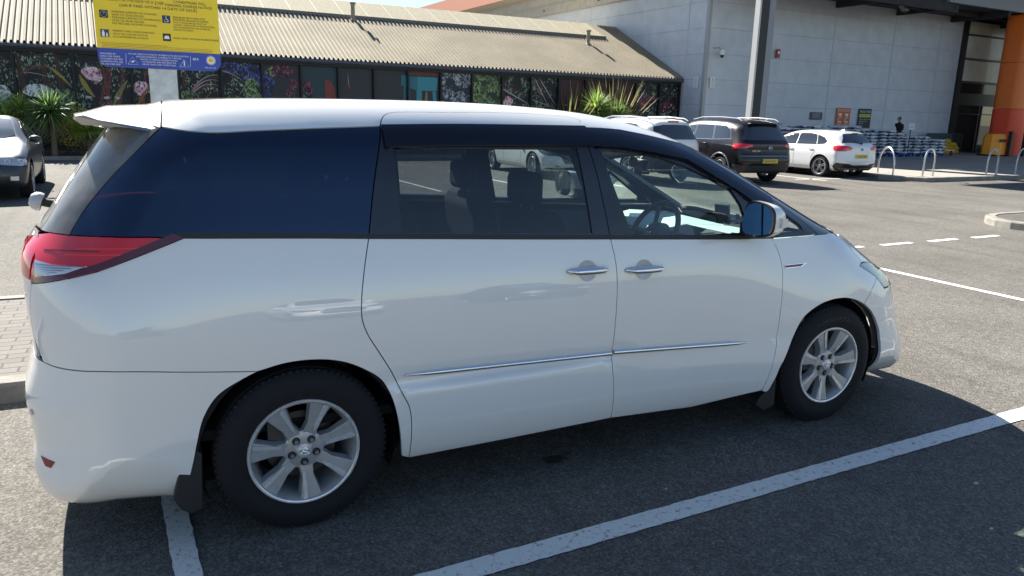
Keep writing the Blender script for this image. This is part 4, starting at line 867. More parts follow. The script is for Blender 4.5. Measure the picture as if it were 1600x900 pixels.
    panel(VAN, ST, hl, 'headlamp_reflector', mat('lamp_inner', (.35,.38,.42), .25, .8), van_, h=.04, inset=.001, off=-.010, mirror=mir, q2=True, thick=.0)
    # A pillar
    WE = np.array([(2.03,-.56,0),(2.3,-.60,0),(2.6,-.635,0),(2.9,-.67,0),(3.08,-.70,0)]); we = VAN.hit(*TO.rays(WE[:, :2]))
    ap = cat_(TR['agap'], TR['belt4'][-1], we[::-1]); panel(VAN, RO, ap, 'a_pillar', KGLOSS, van_, h=.035, mirror=mir, thick=.03)
    # rubbing strips, handles, badge
    for nm, par in (('chr1', dr), ('chr2', fd)):
        q = q_(nm); L = np.linspace(0, 1, 13)[:, None]; qq = q[0]+(q[1]-q[0])*L; O, D = ST.rays(qq); pp = VAN.hit(O, D)+[0, 0, .004]; n_n = VAN.normal(pp); pp = pp+n_n*.006
        R_ = [.0125]*13
        if nm == 'chr1': R_[0] = .003; R_[1] = .0105
        else: R_[-1] = .003; R_[-2] = .0105
        if mir: pp = pp*[1, -1, 1]
        cs_m = MB(); cs_m.tube([tuple(x) for x in pp], R_, 14); cs_m.build('chrome_strip', CHROME, par, smooth=True)
    for nm, par, flip in (('h1', dr, 1), ('h2', fd, -1)):
        c_ = TR[nm].mean(0).copy(); c_[1] = -abs(VAN.W(np.array([c_[0]]), np.array([c_[2]]))[0]); L = .105
        hb = MB(); P = []; R_ = []
        for t in np.linspace(-1, 1, 15): P.append((c_[0]+L*t, c_[1]-.026-.010*(1-t*t)+(.022*max(0, abs(t)-.80)/.2), c_[2]+.001)); R_.append(.0175*max(.45, (1-abs(t)**6)))
        V0 = len(hb.V); hb.tube(P, R_, 14)
        if mir: hb.V = [(v[0], -v[1], v[2]) for v in hb.V]; hb.F = [f[::-1] for f in hb.F]
        hb.build('door_handle', CHROME, par, smooth=True)
        sgn = -1 if mir else 1; cp = MB(); xx = c_[0]-flip*.0+L*.66*flip; cp.box((xx, sgn*(c_[1]-.030), c_[2]), (.002, .02, .026)); cp.build('handle_gap', BLACKP, par)
        if nm == 'h2' and not mir: k_ = MB(); k_.cyl((c_[0]-.042, c_[1]-.030, c_[2]), (c_[0]-.042, c_[1]-.046, c_[2]), .0075, n=16); k_.build('lock_cylinder', BLACKP, par)
    bq = q_('badge'); bz = bq[0, 1]
    q1 = np.array([(bq[0,0], bz-.009), (bq[0,0], bz+.010), (bq[1,0]+.03, bz+.012), (bq[1,0]-.02, bz-.007)]); panel(VAN, ST, q1, 'fender_badge', CHROME, van_, h=.02, inset=0, off=.004, mirror=mir, q2=True, thick=.006)
    q1 = np.array([(bq[0,0]+.004, bz-.005), (bq[0,0]+.004, bz+.007), (bq[1,0]+.0, bz+.008), (bq[1,0]-.03, bz-.004)]); panel(VAN, ST, q1, 'badge_enamel', mat('badge_red', (.30,.01,.02), .3), van_, h=.02, inset=0, off=.0065, mirror=mir, q2=True, thick=.002)
    # wheel wells, mud flaps
    for x0 in (0, 2.95):
        ww = MB(); s_ = 1 if mir else -1; ww.lathe([(.395, 0), (.41, .05), (.41, .42), (.01, .42)], (x0, 0, .345), 'Y', 40, a0=-.42, a1=pi+.42); ww.V = [(v[0], -s_*(v[1]-.845)*-1 if False else s_*(.845-v[1]), v[2]) for v in ww.V]; ww.build('wheel_liner', WELL, van_, smooth=True)
    def flap(P, nm='mud_flap'):
        m_ = MB(); m_.prism([(p[0], p[2]) for p in P], lambda u, v: (u, (-.874 if not mir else .874), v), lambda u, v: (u+.012, (-.66 if not mir else .66), v)); m_.build(nm, KPLAS, van_, bevel=.006)
    flap([(-.425,0,.43),(-.385,0,.40),(-.395,0,.17),(-.44,0,.155),(-.475,0,.18),(-.50,0,.235),(-.475,0,.33)]); flap([(2.545,0,.36),(2.57,0,.30),(2.575,0,.155),(2.50,0,.13),(2.44,0,.17),(2.46,0,.215),(2.52,0,.26)])
# panels that cross the centre line
bt = qs('btop'); ar = qs('arch'); 
half = cat_(ar[::-1][:-1], bt[::-1])          # bottom of the arch, up, then rearwards along the bumper top
half = cat_([(ar[-1][0]-.02, .205)], half, [(-1.2, .785), (S0, .785)])
fullp = cat_(half, mirror_s(half, S0)[::-1][1:], [(2*S0-ar[-1][0]+.4, .205), (S0, .2), (-.9, .2)])
panel(VAN, ST, fullp, 'rear_bumper', VW_, van_, h=.035, q2=True)
tgl = cat_(q_('gT')[::-1], q_('gTl')[::-1][1:3]); tgh = cat_([(-.985, .79)], q_('gT')[::-1][1:], [(-.995, 1.10), (-1.0, 1.215)])
panel(VAN, ST, cat_(tgh, mirror_s(tgh, S0)[::-1]), 'tailgate', VW_, van_, h=.045, q2=True)
rg = cat_([(-1.03, 1.235)], qs('gD')[::-1]); rg2 = cat_(rg, [(-.62, 1.655)], [(-1.2, 1.66)]); panel(VAN, ST, cat_(rg2, mirror_s(rg2, S0)[::-1]), 'rear_window', REARG, van_, h=.045, inset=.004, q2=True, thick=.006)
# roof
nose = cat_(TR['ftop'][:-1], TR['ftop'][-1], TR['agap'][0]+[.04, .04, .02])
side = cat_(ts('topr'), ts('dgap')[1:], ts('ftop')[1:]); hd = VAN.hit(*TO.rays(np.array([(2.03,-.56),(2.06,-.4),(2.085,-.2),(2.09,0)])))

gap = []
A_E0 = RO.fwd(TR['topr'][:1])[0]
for t in np.linspace(0, .97, 14): gap.append(VAN.hit(*RO.rays(np.array([[-.415+(A_E0[0]+.415)*t**3, -t*abs(A_E0[1])]])))[0])
gap = np.array(gap)
hr = cat_(RO.fwd(gap), RO.fwd(side), RO.fwd(hd)); hm = hr[::-1].copy(); hm[:, 1] *= -1
panel(VAN, RO, cat_(hr, hm[1:-1]), 'roof', VW_, van_, h=.045, q2=True, thick=.02)
ws = cat_(WE[:, :2], [(3.22,-.55),(3.33,-.3),(3.36,0)]); wm = ws[::-1].copy(); wm[:, 1] *= -1; hx = [(2.09,0),(2.085,-.2),(2.06,-.4)]; hx2 = [(2.06,.4),(2.085,.2)]
panel(VAN, TO, cat_(hx, ws, wm[1:], hx2), 'windscreen', FRONTG, van_, h=.06, inset=.003, q2=True, thick=.0)
cw = cat_([(3.08,-.70),(3.22,-.55),(3.33,-.3),(3.36,0)]); ho = cat_(TR['belt4'][-1][:2]*[1,1], TR['hoodedge'][:, :2]); 
cr0 = cat_([(3.10,-.715),(3.24,-.60),(3.40,-.33),(3.44,0)]); cwm = cw[::-1].copy(); cwm[:, 1] *= -1; crm = cr0.copy(); crm[:, 1] *= -1
panel(VAN, TO, cat_(cw, cwm[1:], crm, cr0[::-1][1:]), 'cowl', KPLAS, van_, h=.05, off=-.012, inset=0, q2=True, thick=.02)
fe = VAN.hit(*ST.rays(np.array([(3.36,.90),(3.48,.875),(3.75,.80),(S1-.3,.80),(S1,.80)])))[:, :2]
hh = cat_(cr0[::-1], TR['hoodedge'][:, :2], TR['lamp'][-1][:2], fe); hmm = hh[::-1].copy(); hmm[:, 1] *= -1
panel(VAN, TO, cat_(hh, hmm[1:-1]), 'bonnet', VW_, van_, h=.045, q2=True)
fb = cat_([(S1, .79), (3.78, .735), (3.62, .73), (3.45, .74)], q_('gF'), cr(q_('farch2')[:5], 5)[1:], [(3.374, .40), (3.378, .32), (3.385, .25), (3.40, .205), (3.7, .2), (S1, .2)])
fbm = mirror_s(fb, S1)[::-1]; panel(VAN, ST, cat_(fb, fbm[1:-1]), 'front_bumper', VW_, van_, h=.04, q2=True)
panel(VAN, ST, np.array([(S1-.5,.28),(S1+.5,.28),(S1+.42,.5),(S1-.42,.5)]), 'lower_grille', KPLAS, van_, h=.06, off=.004, q2=True)
panel(VAN, ST, np.array([(S1-.4,.6),(S1+.4,.6),(S1+.5,.72),(S1-.5,.72)]), 'upper_grille', CHROME, van_, h=.06, off=.004, q2=True)
# corner reflector and parking sensor
rq = q_('refl'); panel(VAN, ST, rq, 'bumper_reflector', mat('reflector_red', (.25,.02,.02), .3), van_, h=.02, inset=0, off=.003, q2=True, thick=.004)
sn = VAN.hit(*ST.rays(np.array([[-1.0, .585]])))[0]; sm_ = MB(); nn = Vector(VAN.normal(sn[None])[0]); sm_.cyl(Vector(sn), Vector(sn)+nn*.004, .012, n=18); sm_.build('parking_sensor', mat('sensor_grey', (.5,.5,.5), .4), van_)
# spoiler
n_t = 49; A_E = RO.fwd(TR['gS'][:1])[0]; aE = A_E[1]
def edge_x(t): return -.415+(A_E[0]+.415)*abs(t)**3
V, F = [], []
for i in range(n_t):
    t = -1+2*i/(n_t-1); f0 = VAN.hit(*RO.rays(np.array([[edge_x(t)-.004, -t*aE*1.0 if False else t*abs(aE)]])))[0]
    f1 = VAN.hit(*RO.rays(np.array([[edge_x(t)-.06, t*abs(aE)]])))[0]; a = abs(t)
    tip = np.array([-.752+.032*a**2, .535*t, 1.660-.006*a**2.2]); r_ = .010
    th = .085*(1-a**6)+.006
    mid = f1*.45+tip*.55+[0, 0, .014*(1-a*a)+.004]
    low = np.array([tip[0]+.13, tip[1]*1.02, tip[2]-.040*(1-a**5)-.016]); fl_ = f0+[-.01, 0, -.070*(1-a**5)-.010]; fl_[1] *= .985
    V += [f0, f1+[0, 0, .001], mid, tip+[.03, 0, r_*.9], tip+[.004, 0, r_*.4], tip+[0, 0, -r_], tip+[.02, 0, -.026], low, fl_, f0+[0, 0, -.04*(1-a)-.012]]
k = 10
for i in range(n_t-1):
    for j in range(k): F.append((i*k+j, i*k+(j+1) % k, (i+1)*k+(j+1) % k, (i+1)*k+j))
F += [tuple(range(k))[::-1], tuple(range((n_t-1)*k, n_t*k))]
sp_ = mesh_obj('spoiler', V, F, VW_, van_, True, auto=50)
for (x0, x1, y_, z0, z1) in ((3.36, 3.60, .45, .23, .74), (2.55, 3.36, .44, .24, .98), (-.36, .42, .44, .24, .9), (-.86, -.45, .62, .24, .9)):
    u = MB(); u.bb(x0, x1, -y_, y_, z0, z1); u.build('body_sun_block', WELL, van_)  # solid blocks added inside the hollow body to stop sun leaking through
for x0, x1 in ((2.55, 3.28), (-.42, .42)):
    u = MB(); u.bb(x0, x1, -.74, .74, .775, .90); u.build('arch_sun_block', WELL, van_)  # extra blocks over the arches, added to stop a sun leak
for s_ in (-1, 1):
    panel(VAN, TO, np.array([(2.02, s_*.08), (2.30, s_*.08), (2.34, s_*.55), (2.06, s_*.51)]), 'visor_sun_block', mat('headliner_grey', (.25,.25,.24), .9), van_, h=.1, inset=0, off=-.035, thick=.015, q2=True)  # boards added and sized to block sun patches through the windscreen
# inner shell so that the gaps read dark and the cabin is closed
INN = mat('interior_trim', (.10,.11,.125), .8); DARKI = mat('shell_dark', (.01,.01,.011), .9)
bq_ = q_('belt'); b_all = cat_(bq_[1:], qs('belt2')[1:], qs('belt3')[1:], q_('belt4')[1:])-[0, .012]
bot = [(3.3, .215), (-.45, .215)]
archr = [(0+.405*cos(a), .345+.405*sin(a)) for a in np.linspace(-.3, pi+.3, 20)]; archf = [(2.95+.405*cos(a), .345+.405*sin(a)) for a in np.linspace(-.3, pi+.3, 20)]
for mir in (False, True):
    o_ = cat_([(-.86, .8)], b_all, [(3.45, .95), (3.5, .70)], [(3.42, .24)], archf, [(2.5, .235)], [(.45, .235)], archr, [(-.45, .24), (-.86, .25)])
    panel(VAN, ST, o_, 'inner_shell', DARKI, van_, h=.12, inset=0, off=-.022, thick=0, mirror=mir, q2=True)
    dtrim = cat_([(.45, .6), (.45, 1.13), (2.75, 1.05), (2.75, .6)]); panel(VAN, ST, dtrim, 'door_trim', INN, van_, h=.15, inset=0, off=-.055, thick=.01, mirror=mir, q2=True)
    for (xa, xb, nm) in (((.36, 1.63), (.33, 1.22), 'c_pillar_trim'), ((1.36, 1.63), (1.50, 1.2), 'b_pillar_trim')):
        w_ = .10 if nm[0] == 'c' else .075
        panel(VAN, ST, np.array([(xa[0]-w_, xa[1]), (xa[0]+w_, xa[1]), (xb[0]+w_+.02, xb[1]-.05), (xb[0]-w_, xb[1]-.05)]), nm, DARKI, van_, h=.08, inset=0, off=-.03, thick=.03, mirror=mir, q2=True)
    ra = RO.fwd(cat_(TR['topr'], TR['dtop'][1:], TR['ftop'][1:])); rb_ = ra[::-1].copy(); ra[:, 1] -= .035; rb_[:, 1] += .11
    panel(VAN, RO, cat_(ra, rb_), 'roof_rail_trim', DARKI, van_, h=.07, inset=0, off=-.024, thick=.02, mirror=mir, q2=True)
hl_ = cat_([(-.4, -.5), (.6, -.55), (1.6, -.5), (2.0, -.42)]); hl2 = hl_[::-1]*[1, -1]; panel(VAN, TO, cat_(hl_, hl2), 'headliner', mat('headliner_grey', (.25,.25,.24), .9), van_, h=.12, inset=0, off=-.035, thick=0, q2=True)
u = MB(); u.bb(-.85, 3.75, -.70, .70, .20, .26); u.build('underbody', WELL, van_)
u = MB(); u.bb(-.7, 3.0, -.80, .80, .42, .46); u.build('cabin_floor', DARKI, van_)
# seats
SEAT = mat('seat_fabric', (.035,.037,.045), .9, bump=.3, bs=60)
def seat(x, y, w=.50, head=True, col=SEAT, z=.46):
    e = bpy.data.objects.new('seat', None); C.objects.link(e); e.parent = van_; e.location = (x, y, z)
    a = MB(); a.box((.20, 0, .16), (.52, w, .16)); a.build('cushion', col, e, bevel=.05, seg=3)
    b_ = MB(); P = [(-.06, .20), (.09, .20), (.02, .78), (-.02, .86), (-.10, .86), (-.14, .80)]; b_.prism(P, lambda u, v: (u, -w/2, v), lambda u, v: (u, w/2, v)); b_.build('backrest', col, e, bevel=.05, seg=3)
    if head:
        h_ = MB(); h_.box((-.10, 0, .955), (.10, .26, .17)); h_.build('headrest', col, e, bevel=.04, seg=3); p_ = MB(); [p_.cyl((-.09, s*.06, .83), (-.09, s*.06, .9), .007) for s in (-1, 1)]; p_.build('headrest_post', GREYMET, e)
    return e
for x in (1.31,):
    for y in (-.40, .42): seat(x, y, z=.39)
for x, hd_ in ((.55, True), (-.22, True)):
    for y in (-.42, .42): seat(x, y, .52, hd_)
# dashboard, wheel, mirror, phone holder
DASH = mat('dashboard', (.42,.52,.50), .7); d_ = MB()
P = [(2.35, .55), (2.30, .85), (2.36, .97), (2.45, 1.02), (2.62, 1.055), (2.95, 1.03), (3.05, .95), (3.0, .5)]
d_.prism(P, lambda u, v: (u-.0, -.74, v), lambda u, v: (u-.06, .0, v+.0)); d_.prism(P, lambda u, v: (u-.06, .0, v), lambda u, v: (u, .74, v)); d_.build('dashboard', DASH, van_, bevel=.03, seg=3)
d_ = MB(); d_.box((2.33, -.38, 1.045), (.22, .42, .06), Euler((0, rad_(-6), 0)).to_matrix()); d_.build('instrument_hood', mat('dash_dark', (.05,.055,.065), .6), van_, bevel=.025, seg=3)
d_ = MB(); d_.box((2.30, .12, .95), (.05, .34, .20), Euler((0, rad_(-18), 0)).to_matrix()); d_.m(1).box((2.27, .12, .97), (.012, .24, .11), Euler((0, rad_(-18), 0)).to_matrix()); d_.build('centre_console', [DASH, KGLOSS], van_, bevel=.01)
swm = MB(); tl_ = Euler((0, rad_(-62), 0)).to_matrix(); c_ = Vector((2.03, -.38, 1.075)); rr0 = .185
swm.tube([c_+tl_ @ Vector((rr0*cos(a), rr0*sin(a), 0)) for a in np.linspace(0, 2*pi, 49)], .0155, 12, cap=False)
sw = swm.build('steering_wheel', mat('steering_leather', (.10,.085,.08), .5), van_, smooth=True)
hb = MB(); hb.cyl(c_+tl_ @ Vector((0,0,-.05)), c_+tl_ @ Vector((0,0,.012)), .085, .065, 24)
for a in (0, pi, -pi/2-.35+pi, pi/2+.35+pi): 
    hb.tube([c_+tl_ @ Vector((.05*cos(a+pi/2), .05*sin(a+pi/2), 0)), c_+tl_ @ Vector((rr0*cos(a+pi/2), rr0*sin(a+pi/2), 0))], .014, 8, flat=.6)
hb.build('wheel_hub', mat('hub_grey', (.13,.14,.16), .5), van_, bevel=.006)
em = MB()
for (ax, az) in ((.028, .019), (.018, .008), (.008, .018)): em.tube([c_+tl_ @ Vector((az*cos(a), ax*sin(a), .016)) for a in np.linspace(0, 2*pi, 17)], .002, 6)
em.build('wheel_emblem', CHROME, van_, smooth=True)
cl_ = MB(); cl_.cyl(c_+tl_ @ Vector((0,0,-.04)), c_+tl_ @ Vector((0,0,-.35)), .04, n=16); cl_.tube([c_+tl_ @ Vector((.0, -.03, -.06)), c_+tl_ @ Vector((-.01, -.19, -.05))], .008, 8); cl_.build('steering_column', DARKI, van_)
im = MB(); im.box((2.15, -.03, 1.435), (.03, .24, .062), Euler((rad_(2), rad_(8), rad_(-12))).to_matrix()); im.build('interior_mirror', KPLAS, van_, bevel=.012, seg=3)
im = MB(); im.cyl((2.17, -.02, 1.45), (2.24, 0, 1.51), .012); im.build('mirror_stem', KPLAS, van_)
ph = MB(); ph.cyl((2.66, -.50, 1.055), (2.66, -.50, 1.10), .045, .04, 20); ph.tube([(2.66, -.5, 1.10), (2.62, -.46, 1.15), (2.5, -.42, 1.12)], .010, 8); ph.box((2.50, -.40, 1.17), (.02, .09, .12), Euler((0, rad_(-15), rad_(20))).to_matrix()); ph.box((2.58, -.38, 1.14), (.03, .12, .06)); ph.build('phone_holder', mat('holder_blue_black', (.02,.03,.06), .4), van_, bevel=.003)
# door mirrors
BLUEM = mat('mirror_glass_blue', (.16,.33,.50), .03, 1.0)
for s_ in (-1, 1):
    e = bpy.data.objects.new('door_mirror', None); C.objects.link(e); e.parent = van_; e.location = (2.30, s_*.985, 1.226); e.scale = (1, .86, .95)
    # housing: rounded shell, flat at the rear
    V, F = [], []; nu, nv = 11, 28
    def sec(t, a):
        k = (1-t**2.4)**.5 if t < 1 else 0
        ca, sa = cos(a), sin(a); px = abs(ca)**.62*(1 if ca > 0 else -1); pz = abs(sa)**.66*(1 if sa > 0 else -1)
        return Vector((-.075+t*.15, s_*(px*.118*k+.006-.03*t), pz*.092*k*(1-.12*px)-.006*t))
    for i in range(nu):
        for j in range(nv): V.append(sec(i/(nu-1), 2*pi*j/nv))
    for i in range(nu-1):
        for j in range(nv): F.append((i*nv+j, i*nv+(j+1) % nv, (i+1)*nv+(j+1) % nv, (i+1)*nv+j))
    if s_ > 0: F = [f[::-1] for f in F]
    mesh_obj('housing', V, F, VW_, e, True)
    rim_ = MB(); n_ = 28; ring0 = [sec(0, 2*pi*j/n_) for j in range(n_)]; 
    def sc(v, k, dx): return Vector((v.x+dx, v.y*k, v.z*k))
    R0 = [sc(v, 1.0, -.0) for v in ring0]; R1 = [sc(v, .99, -.016) for v in ring0]; R2 = [sc(v, .90, -.014) for v in ring0]; R3 = [sc(v, .88, .004) for v in ring0]
    rim_.add(R0+R1+R2+R3, [(a*n_+j, a*n_+(j+1) % n_, (a+1)*n_+(j+1) % n_, (a+1)*n_+j) for a in range(3) for j in range(n_)]); rim_.build('rim', KPLAS, e, smooth=True, auto=40)
    gm = MB(); gm.poly([Vector((w_.x-.006+s_*.22*w_.y+.16*w_.z, w_.y, w_.z)) for w_ in [sc(v, .875, -.004) for v in ring0]][::(1 if s_ > 0 else -1)]); gm.build('mirror_glass', BLUEM, e)
    fo = MB(); fo.prism([(-.06, -.10), (.09, -.105), (.07, -.075), (-.05, -.070)], lambda u, v: (u, -s_*.02, v), lambda u, v: (u+.03, -s_*.20, v-.015)); fo.box((.0, -s_*.16, -.07), (.11, .06, .07)); fo.build('foot', KPLAS, e, bevel=.01, seg=3)
    ind = MB(); q = [sec(.28, a_) for a_ in (-.26, .12)]+[sec(.62, a_) for a_ in (.12, -.26)]; ind.prism([(v.x, v.z) for v in q], lambda u, v: (u, s_*.100, v), lambda u, v: (u, s_*.127-(.02 if u > -.02 else 0)*s_, v)); ind.build('indicator', CLEARL, e, bevel=.002)
# wheels
for (x, s_) in ((0, -1), (2.95, -1), (0, 1), (2.95, 1)):
    w_ = wheel(van_, (x, s_*.885, .345), .345, .222, .225, side=s_, phase=.32 if x < 1 else 1.03, emblem='ovals')
    if s_ < 0 and x > 1:
        tx = MB(); word = 'YOKOHAMA'; n_ = len(word)
        for i, ch in enumerate(word):
            a = pi/2+.42-.84*i/(n_-1)-(0.25 if x < 1 else -.05)
            add_text(tx, ch, .036, lambda u, v, a=a: Vector(((.268+v)*cos(a)+(u)*sin(a), -.0125, (.268+v)*sin(a)-(u)*cos(a))), 'CENTER', sx=1.15)
        tx.build('tyre_lettering', mat('tyre_letter', (.026,.026,.028), .6), w_)
# rear wiper pivot cap seen past the window
wp = MB(); 
for i, (r_, h_) in enumerate([(.001, .035), (.022, .033), (.036, .022), (.042, .006), (.040, -.008)]): pass
wp.lathe([(.001, .045), (.022, .042), (.036, .028), (.042, .010), (.040, -.008)], (0, 0, 0), 'X', 20); o_ = wp.build('rear_view_mirror', mat('mirror_cap', (.5,.5,.52), .3, coat=.5), van_, smooth=True); o_.location = (-.905, -.12, 1.30); o_.rotation_euler = (0, rad_(200), 0); o_.scale = (.9, .95, .95)
wp = MB(); wp.cyl((-.86, -.12, 1.29), (-.90, -.12, 1.30), .018); wp.build('mirror_stalk', BLACKP, van_)
# ================================================================ OTHER CARS
def crest_of(car, st, n=90):
    s0 = st.xa-st.R*pi/2; s1 = st.xb+st.R*pi/2; S = np.linspace(s0, s1, n); Z = np.arange(.45, 1.80, .012); out = []
    for s in S:
        q = np.stack([np.full(len(Z), s), Z], -1); O, D = st.rays(q); ins = car.F(O) < -.004; P = car.hit(O, D); nz = car.normal(P)[:, 2]
        bad = (~ins) | (nz > .70); i = np.argmax(bad) if bad.any() else len(Z)-1; out.append((s, Z[max(i-1, 0)]))
    q = np.array(out); z = q[:, 1]; zz = np.convolve(np.pad(z, 1, 'edge'), [.25, .5, .25], 'valid'); q[:, 1] = np.minimum(z, zz); return q
def make_car(name, label, sp):
    car = Car(sp['prof'], sp['w'], sp.get('kf', .22), sp.get('kr', .12), sp.get('xm', 1.2), sp.get('rad', lambda x, z: .10+.10*sm(.2, -.6, x)+.08*sm(2.9, 3.5, x)+.06*sm(1.2, 1.5, z)), crown=.05, taper=sp.get('taper', lambda x, z: .04*np.clip((-x-.1)/.8, 0, 1)**2+.05*np.clip((x-2.2)/1.3, 0, 1)**2+.08*np.clip((x-1.2)/1.2, 0, 1)**2*sm(.9, 1.2, z)+.06*np.clip((.2-x)/.9, 0, 1)**2*sm(.9, 1.3, z)), feat=sp.get('feat'))
    st = Stad(sp.get('xa', 0.), sp.get('xb', 2.7), .85); tp = Top(.55); s0 = st.xa-.85*pi/2; s1 = st.xb+.85*pi/2; BM = sp['paint']; root = thing(name, label, 'car')
    h = sp.get('h', .075); cq = crest_of(car, st); zb = sp.get('zb', .22); ra = sp['r']+.045; bot = [(s1, zb)]
    for xw in (sp['wb'], 0):
        a0 = math.asin((zb-sp['r'])/ra); bot += [(xw+ra*cos(a), sp['r']+ra*sin(a)) for a in np.linspace(a0, pi-a0, 18)]
    bot += [(s0, zb)]; low = np.vstack([cq, np.array(bot)]); VV, NNN, FF = [], [], []; n = 0
    parts = [panel(car, st, low, '', None, h=h, inset=0, thick=.012, mirror=m_, q2=True, ret=True) for m_ in (False, True)]
    O, D = st.rays(cq); c3 = car.hit(O, D); xy = c3[:, :2]; k = np.r_[True, np.linalg.norm(np.diff(xy, axis=0), axis=1) > .004]; xy = xy[k]; far = xy[::-1]*[1, -1]
    top_ = panel(car, tp, np.vstack([xy, far[1:-1]]), '', None, h=h*1.1, inset=0, thick=0, q2=True, ret=True)
    for V, NN, F in parts+[top_]: VV.append(V); NNN.append(NN); FF += [tuple(i+n for i in f) for f in F]; n += len(V)
    body = mesh_obj('body', np.vstack(VV), FF, BM, root, True, np.vstack(NNN))
    GL = sp.get('glass', CARGL)
    def both(poly, nm, m, off=.004, par=root, thick=.004, hh=None): return [panel(car, st, np.array(poly), nm, m, par, h=hh or h, inset=0, off=off, thick=thick, mirror=mm, q2=True) for mm in (False, True)]
    for poly in sp['win']:
        pp = np.array(poly); c = pp.mean(0); both(inset_poly(pp, -.016), 'window_surround', sp.get('trim', KGLOSS), .0025); both(pp, 'window', GL, .006)
    def mid(poly, nm, m, s_, off=.004): a = np.array(poly); b = a[::-1].copy(); b[:, 0] = 2*s_-b[:, 0]; return panel(car, st, np.vstack([a, b]), nm, m, root, h=h, inset=0, off=off, thick=.004, q2=True)
    mid(sp['rwin'], 'rear_window', GL, s0, .005)
    for poly, nm, m in sp.get('rear', []):
        if nm == 'tail_light': both(poly, nm, m, .006)
        else: mid(poly, nm, m, s0)
    for poly, nm, m in sp.get('front', []): mid(poly, nm, m, s1)
    a = np.array(sp['wscr']); b = a[::-1]*[1, -1]; panel(car, tp, np.vstack([a, b]), 'windscreen', sp.get('wglass', GL), root, h=h, inset=0, off=.005, thick=.004, q2=True)
    for poly, nm, m, off in sp.get('side', []): both(poly, nm, m, off, hh=.05)
    for gx in sp.get('gaps', []):
        q = np.array(gx); O, D = st.rays(q)
        for mm in (False, True): strip(car, st, car.hit(O, D), .008, 'door_gap', BLACKP, root, off=.0012, mirror=mm, thick=.001, h=.06)
    for (x, z) in sp.get('handles', []):
        y = car.W(np.array([x]), np.array([z]))[0]
        for s_ in (-1, 1): m_ = MB(); m_.tube([(x-.09, s_*(y+.012), z), (x-.07, s_*(y+.035), z), (x+.07, s_*(y+.035), z), (x+.09, s_*(y+.012), z)], .012, 8); m_.build('door_handle', sp.get('hm', BM), root, smooth=True)
    for s_ in (-1, 1):
        x, z = sp['mir']; y = car.W(np.array([x]), np.array([z]))[0]; m_ = MB(); V, F = [], []
        for i in range(9):
            for j in range(16):
                t = i/8*pi; a_ = 2*pi*j/16; r_ = sin(t)**.7; V.append((x+.06-.07*cos(t)*1.0-.02, s_*(y+.13+.105*r_*cos(a_)), z+.075*r_*sin(a_)*.9))
        m_.add(V, [(i*16+j, i*16+(j+1) % 16, (i+1)*16+(j+1) % 16, (i+1)*16+j) for i in range(8) for j in range(16)]); m_.box((x+.03, s_*(y+.02), z-.04), (.07, .12, .03)); m_.build('door_mirror', sp.get('mirm', BM), root, smooth=True)
    for xw in (0, sp['wb']):
        for s_ in (-1, 1):
            yw = sp['w'][2][1]-.02; wheel(root, (xw, s_*yw, sp['r']), sp['r'], sp['rr'], .21, spokes=sp.get('spk', 5), style=sp.get('ws', 'twin'), side=s_, rimm=sp.get('rim', ALLOY), phase=.4, tread=False, emblem=None)
            ww = MB(); ww.lathe([(ra-.005, 0), (ra+.01, .03), (ra+.01, .38), (.01, .38)], (xw, 0, sp['r']), 'Y', 28, a0=-.3, a1=pi+.3); ww.V = [(v[0], s_*(yw-.015-v[1]), v[2]) for v in ww.V]; ww.build('wheel_liner', WELL, root, smooth=True)
    u = MB(); u.bb(-.6, sp['wb']+.55, -.68, .68, zb+.0, zb+.05); u.build('underbody', WELL, root)
    if sp.get('plate'):
        x, z, txt, green = sp['plate']; P0 = car.hit(np.array([[0, 0, z]]), np.array([[-1., 0, 0]]))[0]; px = P0[0]-.012
        m_ = MB(); m_.box((px, 0, z), (.008, .52, .112)); pl = m_.build('number_plate', mat('plate_yellow', (.72,.50,.05), .4), root)
        tx = MB(); add_text(tx, txt, .088, lambda u, v: Vector((px-.006, -(u-.0), z-.031+v)), 'CENTER', sx=.98); tx.build('plate_characters', BLACKP, pl)
        if green: m_ = MB(); m_.box((px-.001, .238, z), (.008, .042, .112)); m_.build('green_flash', mat('plate_green', (.05,.35,.12), .4), pl)
    return root, car, st
CARGL = mat('car_glass_dark', (.012,.015,.018), .04, spec=1.0, coat=1.0)
BRIGHTGL = mat('car_glass_bright', (.10,.12,.13), .05, spec=1.0, coat=1.0)
CW = mat('car_paint_white', (.78,.78,.77), .3, coat=1, coatr=.02); CB = mat('car_paint_black', (.005,.005,.008), .3, coat=.45, coatr=.03, spec=.25); CG = mat('car_paint_graphite', (.022,.032,.048), .42, .1, coat=.35, coatr=.05)
def badge_star(root, x, y, z, r, m=CHROME):
    b_ = MB(); b_.tube([(x, y+r*cos(a), z+r*sin(a)) for a in np.linspace(0, 2*pi, 25)], r*.13, 6)
    for k in range(3): a = pi/2+2*pi*k/3; b_.cyl((x, y, z), (x, y+r*cos(a), z+r*sin(a)), r*.13, r*.03, 6)
    return b_.build('badge', m, root, smooth=True)
def badge_roundel(root, x, y, z, r):
    b_ = MB(); n_ = 24
    b_.m(0).cyl((x, y, z), (x-.006, y, z), r, n=n_); b_.m(3).tube([(x-.006, y+r*cos(a), z+r*sin(a)) for a in np.linspace(0, 2*pi, 25)], r*.07, 6)
    for k in range(4):
        a0 = k*pi/2; b_.m(1+k % 2).poly([(x-.0075, y, z)]+[(x-.0075, y+r*.6*cos(a0+t), z+r*.6*sin(a0+t)) for t in np.linspace(0, pi/2, 6)][::-1])
    return b_.build('badge', [BLACKP, mat('roundel_blue', (.03,.16,.5), .3), WHITEP, CHROME], root)
